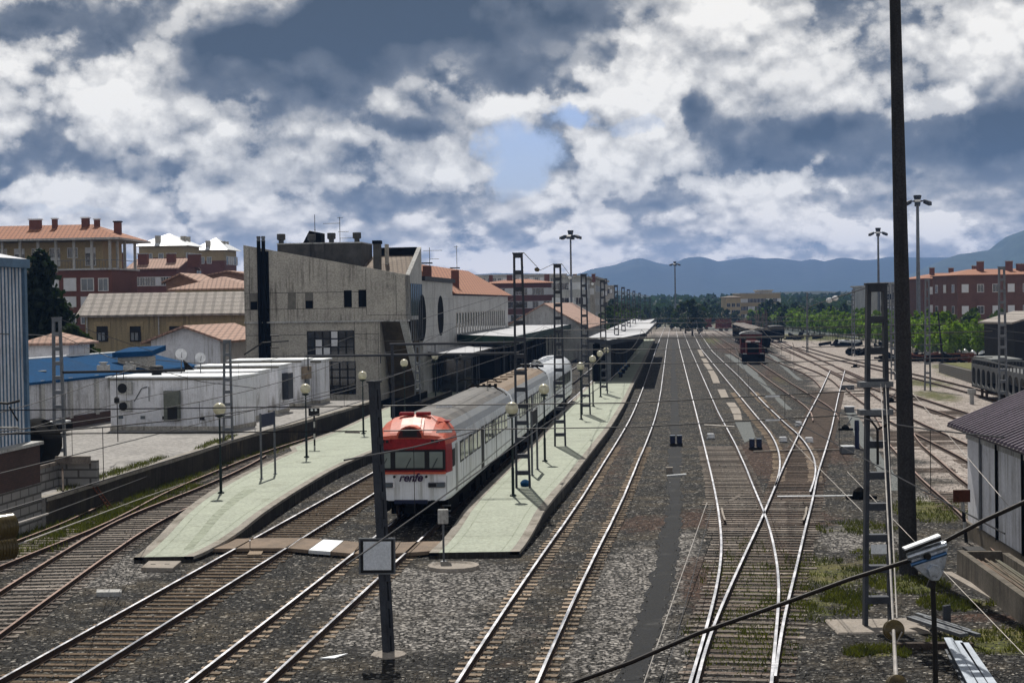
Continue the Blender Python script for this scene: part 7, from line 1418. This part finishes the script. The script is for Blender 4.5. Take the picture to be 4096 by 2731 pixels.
# point machines and rods
for i, (t_, x0, x1, y, lab) in enumerate((('b1', 1525, 1650, 955, 'long grey point machine beside the diagonal track, near one'), ('b1', 1565, 1650, 572, 'white point machine at the head of the grey walkway'), ('b2', 155, 265, 470, 'blue grey point machine by the yard switches'))):
    a, b_ = G(t_, x0, y), G(t_, x1, y); r = thing('point_machine', lab, 'point machine', a, 'point machines'); L = (b_ - a).length; MB().ob(a, V((1, 0, 0)), V((0, 1, 0)), ZZ, (0, L), (0, .45), (0, .38)).build('case', m_steel, r, bevel=.03); MB().ob(a, V((1, 0, 0)), V((0, 1, 0)), ZZ, (-.03, L + .03), (-.03, .48), (.38, .44)).build('lid', m_zinc if i < 2 else m_steel, r)
a, b_ = G('b1', 720, 948), G('b1', 1520, 930); mb = MB()
tag(MB().tube([a + ZZ * .1, G('b1', 1100, 935) + ZZ * .1, b_ + ZZ * .1], .05, 6).build('point_rod', m_slabl), 'pale point rod crossing under the diamond rails', 'rod')
a, b_ = G('b1', 940, 1365), G('b1', 1660, 1362); tag(MB().tube([a + ZZ * .1, b_ + ZZ * .12], .035, 6).build('point_rod', m_zinc), 'pale point rod running to the black switch lever', 'rod')
def lever(label, q, s=1.):
    r = thing('switch_lever', label, 'switch lever', q, 'switch levers'); MB().lathe(q, [(.3 * s, 0), (.33 * s, .1), (.28 * s, .3 * s), (.1 * s, .45 * s)], 10).build('pedestal', m_blkshade, r); MB().tube([q + ZZ * .2, q + V((.55, .1, 1.0)) * s], .03, 6).build('arm', m_steel, r); MB().ob(q, V((1, 0, 0)), V((0, 1, 0)), ZZ, (-.55 * s, .6 * s), (-.14, .14), (0, .12)).build('foot', m_blkshade, r)
lever('black switch lever left of the foreground lattice mast', G('b1', 1705, 1365), 1.1); lever('black switch lever on the grey walkway behind the mast', G('b2', 590, 580), .9); lever('small black switch lever in the yard', G('b2', 270, 268), .9); lever('small switch lever with white weight near the long walkway', G('b1', 1565, 735), .8)
q = G('b1', 1672, 905); tag(MB().lathe(q, [(.16, 0), (.16, .06), (.13, .08), (.12, 1.0), (.14, 1.02), (.13, 1.55), (.1, 1.6)], 12).build('signal_post', m_bluesign, smooth=True), 'stout blue grey post beside the long walkway', 'post')
q = G('b4', 1662, 528); r = thing('post_box', 'small grey box on a thin post at the right platform end', 'control box', q); MB().lathe(q, [(.12, 0), (.12, .03), (.035, .05), (.035, 1.25)], 8).build('post', m_steel, r); MB().ob(q, V((1, 0, 0)), V((0, 1, 0)), ZZ, (-.17, .17), (-.1, .12), (1.25, 1.72)).build('box', m_conc2, r, bevel=.02)
q = G('b4', 1745, 585); tag(MB().lathe(q, [(.85, 0), (.82, .12), (.68, .14), (.6, .08), (.5, .07)], 20).build('round_footing', m_slabl), 'flat round concrete ring beside the grey box post', 'footing')
q = G('b4', 710, 1355); tag(MB().slab([q + V((-.3, -.1, .04)), q + V((.05, -.12, .04)), q + V((.33, .35, .05))], .03).build('paper_scrap', m_zinc), 'triangular white scrap lying on the ballast', 'scrap')
q = G('b7', 1108, 120) * 1.0; qb_ = G('b7', 1135, 440); r = thing('rusty_sign', 'rusty rectangular sign on a striped post before the white hut', 'sign', qb_); up_ = W('b7', 1095, 20, qb_.y)
for k in range(5): a = V(qb_).lerp(up_, k / 5); b2 = V(qb_).lerp(up_, (k + 1) / 5); MB().tube([a, b2], .06, 8).build('post_band', m_dark if k % 2 == 0 else m_conc2, r)
MB().ob(W('b7', 1097, 68, qb_.y - .06), V((1, 0, 0)), V((0, 1, 0)), ZZ, (-.29, .29), (-.02, .02), (-.2, .22)).build('plate', m_rust, r)
q = G('c2', 1215, 1305); r = thing('marker_post', 'short white concrete post in the yard grass', 'post', q); MB().ob(q, V((1, 0, 0)), V((0, 1, 0)), ZZ, (-.15, .15), (-.1, .1), (0, .8)).build('stem', m_conc2, r); MB().ob(q, V((1, 0, 0)), V((0, 1, 0)), ZZ, (-.32, .32), (-.12, .12), (.8, 1.2)).build('head', m_conc2, r, bevel=.04)
# beams stacked in the corner
for i, (x0, y0_, x1, y1_) in enumerate(((985, 1200, 1180, 1568), (1060, 1225, 1270, 1568), (1115, 1240, 1340, 1568))):
    a, b_ = G('b7', x0, y0_, .25), G('b7', x1, y1_, .25); d = (b_ - a).normalized(); e_ = V((d.y, -d.x, 0)); a2_ = a + d * 6; r = thing('steel_beam', 'pale blue steel beam stacked in the lower right corner, %s' % ['left', 'middle', 'right'][i], 'beam', a, 'steel beams by the trough'); 
    MB().ob(a, d, e_, ZZ, (0, 6), (-.11, .09), (-.02, .0)).build('flange', M('beam_paint_%d' % i, (.42, .47, .54), .5, var=.15), r); MB().ob(a, d, e_, ZZ, (0, 6), (-.01, .01), (-.22, -.02)).build('web', m_steel, r); MB().ob(a, d, e_, ZZ, (0, 6), (-.1, .1), (-.24, -.22)).build('flange', m_steel, r)
for i, (x0, y0_) in enumerate(((672, 1040), (705, 1035), (735, 1010), (800, 1040))):
    a = G('b7', x0, y0_, .3); d = V((.32, -1, 0)).normalized(); e_ = V((d.y, -d.x, 0)); tag(MB().ob(a, d, e_, ZZ, (0, 2.4), (-.06, .06), (-.05, .03)).build('steel_bar', m_steel), 'grey bar in the short pile behind the hanging rod, %s from the left' % ['first', 'second', 'third', 'last'][i], 'bar', 'short grey bars')
for i, (x, y0_, y1_) in enumerate(((965, 1150, 945), (992, 1150, 940))):
    a = G('b7', x, y0_); b2 = W('b7', x, y1_, a.y); tag(MB().ob(a, V((1, 0, 0)), V((0, 1, 0)), ZZ, (-.05, .05), (-.05, .05), (0, b2.z)).build('stake', m_mast), 'upright steel stake holding the bar pile, %s one' % ('left', 'right')[i], 'stake', 'steel stakes')
a = G('b7', 640, 1290); tag(MB().ob(a, V((1, -.05, 0)).normalized(), V((0, 1, 0)), ZZ, (-.2, 1.6), (-.12, .12), (0, .14)).build('timber_bearer', m_wood), 'dark timber bearer under the bar pile', 'timber')
# ================================================================ WIRES
def wire(label, pts, r=.014, mat=m_wire, drops=None, n=5, cat='wire', grp=None, name='overhead_wire'):
    p = [V(q) for q in pts]; o = MB().tube(p, r, n).build(name, mat); tag(o, label, cat, grp); return o
def catenary(label, f, y0, y1, span=48, zc=4.95, zm=6.35, off=0., r=.013):
    n = max(1, round((y1 - y0) / span)); sp_ = (y1 - y0) / n; pm = []; pc = []; root = thing('contact_line', label, 'catenary', (f(y0) + off, y0, zc), 'contact lines over the tracks')
    for i in range(n * 10 + 1):
        y = y0 + sp_ * i / 10; u = (i % 10) / 10; x = f(y) + off + .15 * (1 if (i // 10) % 2 else -1) * (1 - 2 * u); pm.append(V((x, y, zm - .75 * 4 * u * (1 - u)))); pc.append(V((x, y, zc)))
    MB().tube(pc, r, 5).build('contact_wire', m_wire, root); MB().tube(pm, r, 5).build('messenger_wire', m_wire, root)
    mb = MB(); [mb.tube([pm[i], pc[i]], r * .6, 4) for i in range(1, len(pm), 1) if i % 2]; mb.build('droppers', m_wire, root)
catenary('contact line over the track left of the train', t1, 24, 330); catenary('contact line over the parked train', t2, 24, 330, zc=5.4, zm=6.6); catenary('contact line over the platform track', lambda y: t3(y) if y > 38 else t3(38) - .12 * (38 - y), 22, 420)
catenary('contact line over the main line track', lambda y: c4(y) if y > 60 else c4(60) - .03 * (60 - y), 24, 420); catenary('contact line over the merging track', mid(t5l, t5r), 78, 420)
catenary('contact line over the siding by the dock', lambda y: SID(y) if y < 92 else SID(92) + .12 * (y - 92), 22, 200); catenary('contact line over the engine track', t7, 115, 420); catenary('contact line over the yard track by the car carrier', ab, 105, 290)
# cross spans
zu, zl_ = 6.0, 5.4; MFb = V((MF.x, MF.y, 0))
for i, z in enumerate((zu, zl_)):
    a = V((MF.x + .2, MF.y, z)); b_ = V((pR.x - .3, pR.y, z + .05)); o = wire('thin span wire from the board mast to the foreground lattice mast, %s one' % ('upper', 'lower')[i], [a, a.lerp(b_, .5) - ZZ * .12, b_], .015, name='span_wire', grp='cross span wires')
    for k, u in enumerate((.12, .8)):
        c = a.lerp(b_, u) - ZZ * .07; q = MB().lathe(c, [(.012, -.2), (.028, -.18), (.028, .18), (.012, .2)], 8, ax=(b_ - a)).build('insulator', m_ceramw, o)
    a2_ = V((MF.x - .2, MF.y, z)); b2 = V((LM[0].x, LM[0].y - 15, z)); wire('thin span wire leaving the board mast to the left, %s one' % ('upper', 'lower')[i], [a2_, a2_.lerp(V((-24, 44, z)), .5) - ZZ * .1, V((-24, 44, z))], .014, name='span_wire', grp='cross span wires')
q = W('b1', 0, 690, 41); a, b_ = W('b1', 270, 690, 41), W('b1', 545, 705, 41); wire('bright registration rod hanging from the lower span wire', [a, b_], .025, m_wireb, name='registration_rod')
a, b_ = W('a7', 1100, 752, 40), W('a7', 1240, 755, 40); wire('short bright registration rod left of the board mast', [a, b_], .025, m_wireb, name='registration_rod')
def span(y, x0, x1, z, lab, r=.02): wire(lab, [V((x0, y, z)), V(((x0 + x1) / 2, y, z - .08)), V((x1, y, z))], r, name='span_wire', grp='cross span wires')
for i, yy in enumerate(YM):
    xm = MAST[i].x; span(yy + .2, xm, xm + 16 + yy * .06, 6.9, 'span wire right of the platform mast, %s to the camera, upper' % ORD[i]); span(yy + .2, xm, xm + 16 + yy * .06, 5.8, 'span wire right of the platform mast, %s to the camera, lower' % ORD[i])
# steel cross tubes at the first platform mast
for i, (t_, x, y) in enumerate((('a2', 740, 1435), ('a2', 1512, 1325))):
    q = W(t_, x, y, 71); b_ = V((MAST[0].x, 71, q.z)); r = thing('cross_beam', ['long dark cross tube left of the nearest platform mast, lower', 'long dark cross tube left of the nearest platform mast, upper'][i], 'beam', q, 'cross tubes'); MB().tube([q, b_], .06, 8).build('tube', m_mast, r); MB().tube([q + V((.1, 0, -.05)), q + V((.1, 0, -.6))], .03, 6).build('hanger', m_mast, r)
    for u in (.35, .7): c = q.lerp(b_, u); MB().tube([c, c - ZZ * .35], .025, 6).build('drop_arm', m_mast, r)
qa = W('a2', 1535, 1325, 71); tag(MB().tube([(qa.x, 71, .55), (qa.x, 71, W('a2', 1525, 1320, 71).z)], .07, 8).build('slim_post', m_mast), 'slim steel post carrying the cross tubes left of the train', 'post')
q0 = W('a6', 560, 205, LM[0].y); q1 = W('a6', 1700, 185, LM[0].y); r = thing('cross_beam', 'dark cross tube from the dock mast over the cabins', 'beam', q0, 'cross tubes'); MB().tube([q0, q1], .065, 8).build('tube', m_dark, r); q2 = W('a6', 1680, 90, LM[0].y); MB().prism([q1, q2, q2 + V((.15, 0, -.1)), q1 + V((.45, 0, .0))], (0, .06, 0)).build('end_bracket', m_dark, r)
for x in (1070, 1135): q = W('a6', x, 205, LM[0].y - .1); MB().tube([q, q - ZZ * (.35 if x > 1100 else 3.3)], .022, 6).build('hanger', m_dark, r)
MB().lathe(W('a6', 1073, 490, LM[0].y - .1), [(.06, 0), (.13, .05), (.13, .25), (.05, .32)], 8).build('weight', m_dark, r)
# bracket arm on the station block wall side
q = W('a2', 175, 1420, 105); q1 = W('a2', 345, 1310, 105); q2 = W('a2', 585, 1292, 105); r = thing('bracket_arm', 'dark registration arm with loop before the concrete block', 'bracket', q, None); MB().tube([q, q1, q2], .05, 7).build('arm', m_dark, r); c = W('a2', 452, 1295, 105)
MB().tube([c + V((-.25, 0, .35)), c + V((.3, 0, .35))], .04, 6).tube([c + V((-.25, 0, -.4)), c + V((.3, 0, -.4))], .04, 6).tube([c + V((-.2, 0, .35)), c + V((-.2, 0, -.4))], .03, 6).build('loop', m_dark, r)
r = thing('bracket_arm', 'thin bracket with white insulator at the far left edge', 'bracket', W('a6', 0, 480, 40)); pts = [W('a6', *p_, 40) for p_ in ((-40, 480), (70, 490), (120, 480), (180, 465))]; MB().tube(pts, .03, 6).build('arm', m_dark, r); MB().tube([W('a6', 85, 520, 40), W('a6', 165, 650, 40)], .02, 6).build('strut', m_dark, r); MB().tube([W('a6', -30, 712, 40), W('a6', 170, 712, 40)], .028, 6).build('lower_arm', m_conc2, r)
# guy from the mast tops (bright line of insulators down the mast row)
for i in range(len(MAST) - 1): wire('feeder wire between mast tops, %s span' % ['first', 'second', 'third', 'fourth', 'fifth', 'sixth', 'seventh', 'eighth', 'ninth', 'tenth'][i], [MAST[i] + V((.25, 0, .05)), MAST[i].lerp(MAST[i + 1], .5) - ZZ * .5, MAST[i + 1] + V((-.2, 0, .05))], .016, name='feeder_wire', grp='feeder wires between masts')
for i in range(4):
    c = MAST[i].lerp(MAST[i + 1], .42) - ZZ * .5; ax = (MAST[i + 1] - MAST[i]); tag(MB().lathe(c, [(.03, -.35), (.10, -.3), (.04, -.2), (.10, -.1), (.04, 0), (.10, .1), (.04, .2), (.1, .3)], 8, ax=ax).build('line_insulator', m_ceramw if i else m_ceram), 'insulator on the feeder wire after the platform mast, %s to the camera' % ORD[i], 'insulator', 'feeder wire insulators')
# feeder from right foreground mast down-left into the yard
q0 = qR + V((-.2, 0, -.05)); q1 = W('a4', 1750, 900, 75); q2 = W('a4', 1450, 1010, 110); o = wire('dark feeder wire sloping from the foreground lattice mast into the yard', [q0, q1, q2, W('a4', 900, 1250, 200)], .02, name='feeder_wire')
for i, (x, y) in enumerate(((1815, 885), (1885, 862))): c = W('a4', x, y, 66); tag(MB().lathe(c, [(.03, -.14), (.09, -.09), (.11, 0), (.09, .08), (.03, .13)], 12, ax=(1, .6, .2)).build('line_insulator', m_ceramw), 'white insulator on the sloping feeder wire, %s one' % ('left', 'right')[i], 'insulator', 'white feeder insulators')
# diagonals seen over the hall
wire('dark guy wire crossing before the round windows', [W('c1', 285, 555, 100), W('c1', 660, 370, 112), W('c1', 1340, 40, 140)], .022, name='guy_wire'); wire('dark guy wire passing below the oval window', [W('c1', 270, 280, 100), W('c1', 660, 160, 115), W('c1', 1200, 0, 150)], .022, name='guy_wire')
wire('thin sagging wire over the blue roof', [W('a6', 0, 0 - 150, 60), W('a6', 560, -130, 79), W('a6', 990, 60, 78), W('a6', 1850, 290, 80), W('a6', 2351, 350, 86)], .018, name='feeder_wire')
wire('wire from the dock mast top down to the concrete block', [W('a1', 545, 1090, 79), W('a1', 860, 1210, 85), W('a1', 1400, 1390, 95)], .016, name='feeder_wire')
# ---- very near things
Yc = 8.; pts = [W('o', x, y, Yc) for x, y in ((1250, 1600), (1330, 1563), (1450, 1520), (1600, 1455), (1800, 1385), (1950, 1330), (2085, 1288))]; pts2 = [W('o', x, y, Yc) for x, y in ((2160, 1248), (2260, 1195), (2352, 1153), (2460, 1098))]
m_cab = M('black_cable', (.014, .011, .011), .55, var=.5, scale=60); r = thing('thick_cable', 'thick black suspension cable sweeping across the lower right', 'cable', pts[0]); MB().tube(pts + pts2, .0108, 12).build('strand', m_cab, r, smooth=True)
r = thing('cable_clamp', 'chrome cable clamp plate with bolts hanging on the thick cable', 'clamp', W('b7', 820, 560, Yc)); m_chr = M('clamp_steel', (.42, .46, .52), .32, metal=.85, var=.3, scale=25, dirt=(.12, .11, .10), dirtamt=.35)
pl_ = [W('b7', x, y, Yc - .02) for x, y in ((655, 520), (960, 425), (985, 500), (975, 590), (945, 700), (915, 745), (860, 748), (790, 700), (720, 640), (680, 570))]; MB().prism(pl_, (0, .02, 0)).build('plate', m_chr, r, bevel=.003)
MB().prism([W('b7', x, y, Yc - .045) for x, y in ((642, 492), (930, 383), (938, 420), (650, 528))], (0, .06, 0)).build('top_jaw', m_dark, r, bevel=.003); MB().prism([W('b7', x, y, Yc - .047) for x, y in ((642, 490), (930, 381), (932, 393), (644, 503))], (0, .062, 0)).build('jaw_edge', m_zinc, r)
a, b_ = W('b7', 660, 560, Yc - .03), W('b7', 975, 455, Yc - .03); MB().tube([a, b_], .016, 12).build('groove', m_chr, r, smooth=True); a, b_ = W('b7', 690, 620, Yc - .028), W('b7', 975, 525, Yc - .028); MB().tube([a, b_], .010, 12).build('groove', M('clamp_blue', (.06, .13, .26), .35, metal=.8), r, smooth=True)
MB().lathe(W('b7', 828, 552, Yc - .05), [(.016, 0), (.016, .03)], 16, ax=(0, 1, 0)).build('bolt', m_dark, r); MB().lathe(W('b7', 885, 675, Yc - .055), [(.033, .0), (.033, .04)], 6, ax=(0, 1, 0)).build('hex_nut', m_chr, r); MB().lathe(W('b7', 885, 675, Yc - .058), [(.021, .0), (.021, .02)], 16, ax=(0, 1, 0)).build('bolt', m_chr, r)
a = W('b7', 865, 745, Yc); r = thing('hanging_rod', 'dark rod hanging straight down from the cable clamp', 'rod', a); MB().tube([a, W('b7', 870, 900, Yc), W('b7', 885, 1300, Yc), W('b7', 890, 1700, Yc)], .0125, 10).build('rod', m_dark, r, smooth=True); MB().tube([a + ZZ * .0, W('b7', 845, 800, Yc)], .02, 8).build('eye', m_dark, r)
# insulator string toward the camera, lower right
q0 = W('b2', 500, 420, pR.y - .3); d1 = W('b7', 550, 1140, 14.); d2 = W('b7', 572, 1575, 9.5); r = thing('insulator_string', 'line of brown disc insulators on twin bright wires, lower right', 'insulator', d1)
MB().tube([q0, d1], .011, 6).build('wire', m_wireb, r); MB().tube([q0 + V((.12, 0, 0)), d1 + V((.03, 0, .1))], .007, 6).build('wire', m_wireb, r); MB().tube([d1, d2, W('b7', 590, 1900, 8)], .014, 8).build('wire', m_wireb, r)
for nm, c, rr2 in (('near_disc', d1, .088), ('front_disc', d2, .056)): 
    ax = (d2 - q0).normalized(); MB().lathe(c, [(.02, -.10), (rr2 * .6, -.06), (rr2, -.03), (rr2, .0), (rr2 * .82, .02), (rr2 * .95, .03), (rr2 * .95, .05), (rr2 * .5, .075), (rr2 * .3, .08)], 28, ax=-ax if False else V((0, -1, .25))).build('disc', m_ceram, r, smooth=True)
mb = MB(); mb.tube([d1 + V((-.05, -.09, .0)), d1 + V((0, -.12, -.08)), d1 + V((.05, -.09, .0))], .008, 6); mb.build('shackle', m_wireb, r)
# insulators at the left edge
for i, (y0_, x1, y1_, xe, ye_, Y) in enumerate(((230, 100, 200, 410, 115, 20), (410, 110, 385, 900, 100, 21))):
    a = W('b3', -60, y0_ + 12, Y - .2); b_ = W('b3', x1 - 10, y0_ - 12, Y); ax = (b_ - a); r = thing('rod_insulator', ['ribbed brown insulator with bright wire at the left edge, upper', 'ribbed brown insulator with bright wire at the left edge, lower'][i], 'insulator', b_, 'insulators at the left edge'); L = ax.length; pr = [(.05, 0)]
    for k in range(6): u = L * (k + .3) / 6; pr += [(.155, u), (.16, u + .035), (.11, u + .06), (.11, u + L / 6 - .02)]
    MB().lathe(a, pr + [(.04, L + .03)], 20, ax=ax).build('ceramic', m_ceram, r, smooth=True); e_ = W('b3', xe, ye_, Y + (9 if i == 0 else 24)); MB().tube([b_, b_ + (e_ - b_).normalized() * .3], .05, 8).build('fitting', m_steel, r)
    if i: e2 = W('c7', 1480, 660, 75); MB().tube([b_, e_, W('c7', 1130, 785, 55), e2], .012, 5).build('wire', m_wireb, r)
    else: MB().tube([b_, e_], .018, 6).build('wire', m_wireb, r); MB().tube([e_, W('c7', 1200, 600, 80)], .010, 5).build('wire', m_wire, r)
# long thin diagonals over the right yard
for i, (p_, q_) in enumerate(((('b2', 540, 210, 90), ('b2', 1640, 1500, 42)), (('b2', 200, 1200, 60), ('b7', 1598, 1340, 33)), (('b1', 1050, 810, 70), ('b1', 1720, 1480, 40)), (('b5', 1990, 20, 60), ('b5', 1450, 1568, 34)), (('b5', 2040, 20, 58), ('b5', 1620, 1568, 33)))):
    wire(['thin pale wire crossing behind the concrete pole to the white hut', 'thin pale wire sloping past the pipe trough', 'thin pale wire between diamond crossing and mast', 'tan wire running down beside the dark cable path', 'thin grey wire beside the tan one over the cable path'][i], [W(*p_), W(*q_)], .010 if i != 3 else .013, m_wireb if i != 4 else m_wire, name='thin_wire')
# ================================================================ HAZE
hm = bpy.data.materials.new('haze'); hm.use_nodes = True; t = hm.node_tree; t.nodes.clear(); pv = t.nodes.new('ShaderNodeVolumePrincipled'); pv.inputs['Color'].default_value = (.25, .48, 1., 1); pv.inputs['Density'].default_value = HAZE_D; pv.inputs['Anisotropy'].default_value = .1
t.links.new(pv.outputs[0], t.nodes.new('ShaderNodeOutputMaterial').inputs['Volume']); o = MB().box(-7100, 7100, -1700, 7000, -1.2, 235).build('haze', hm); tag(o, kind='stuff'); o['label'] = 'thin blue haze filling the air'
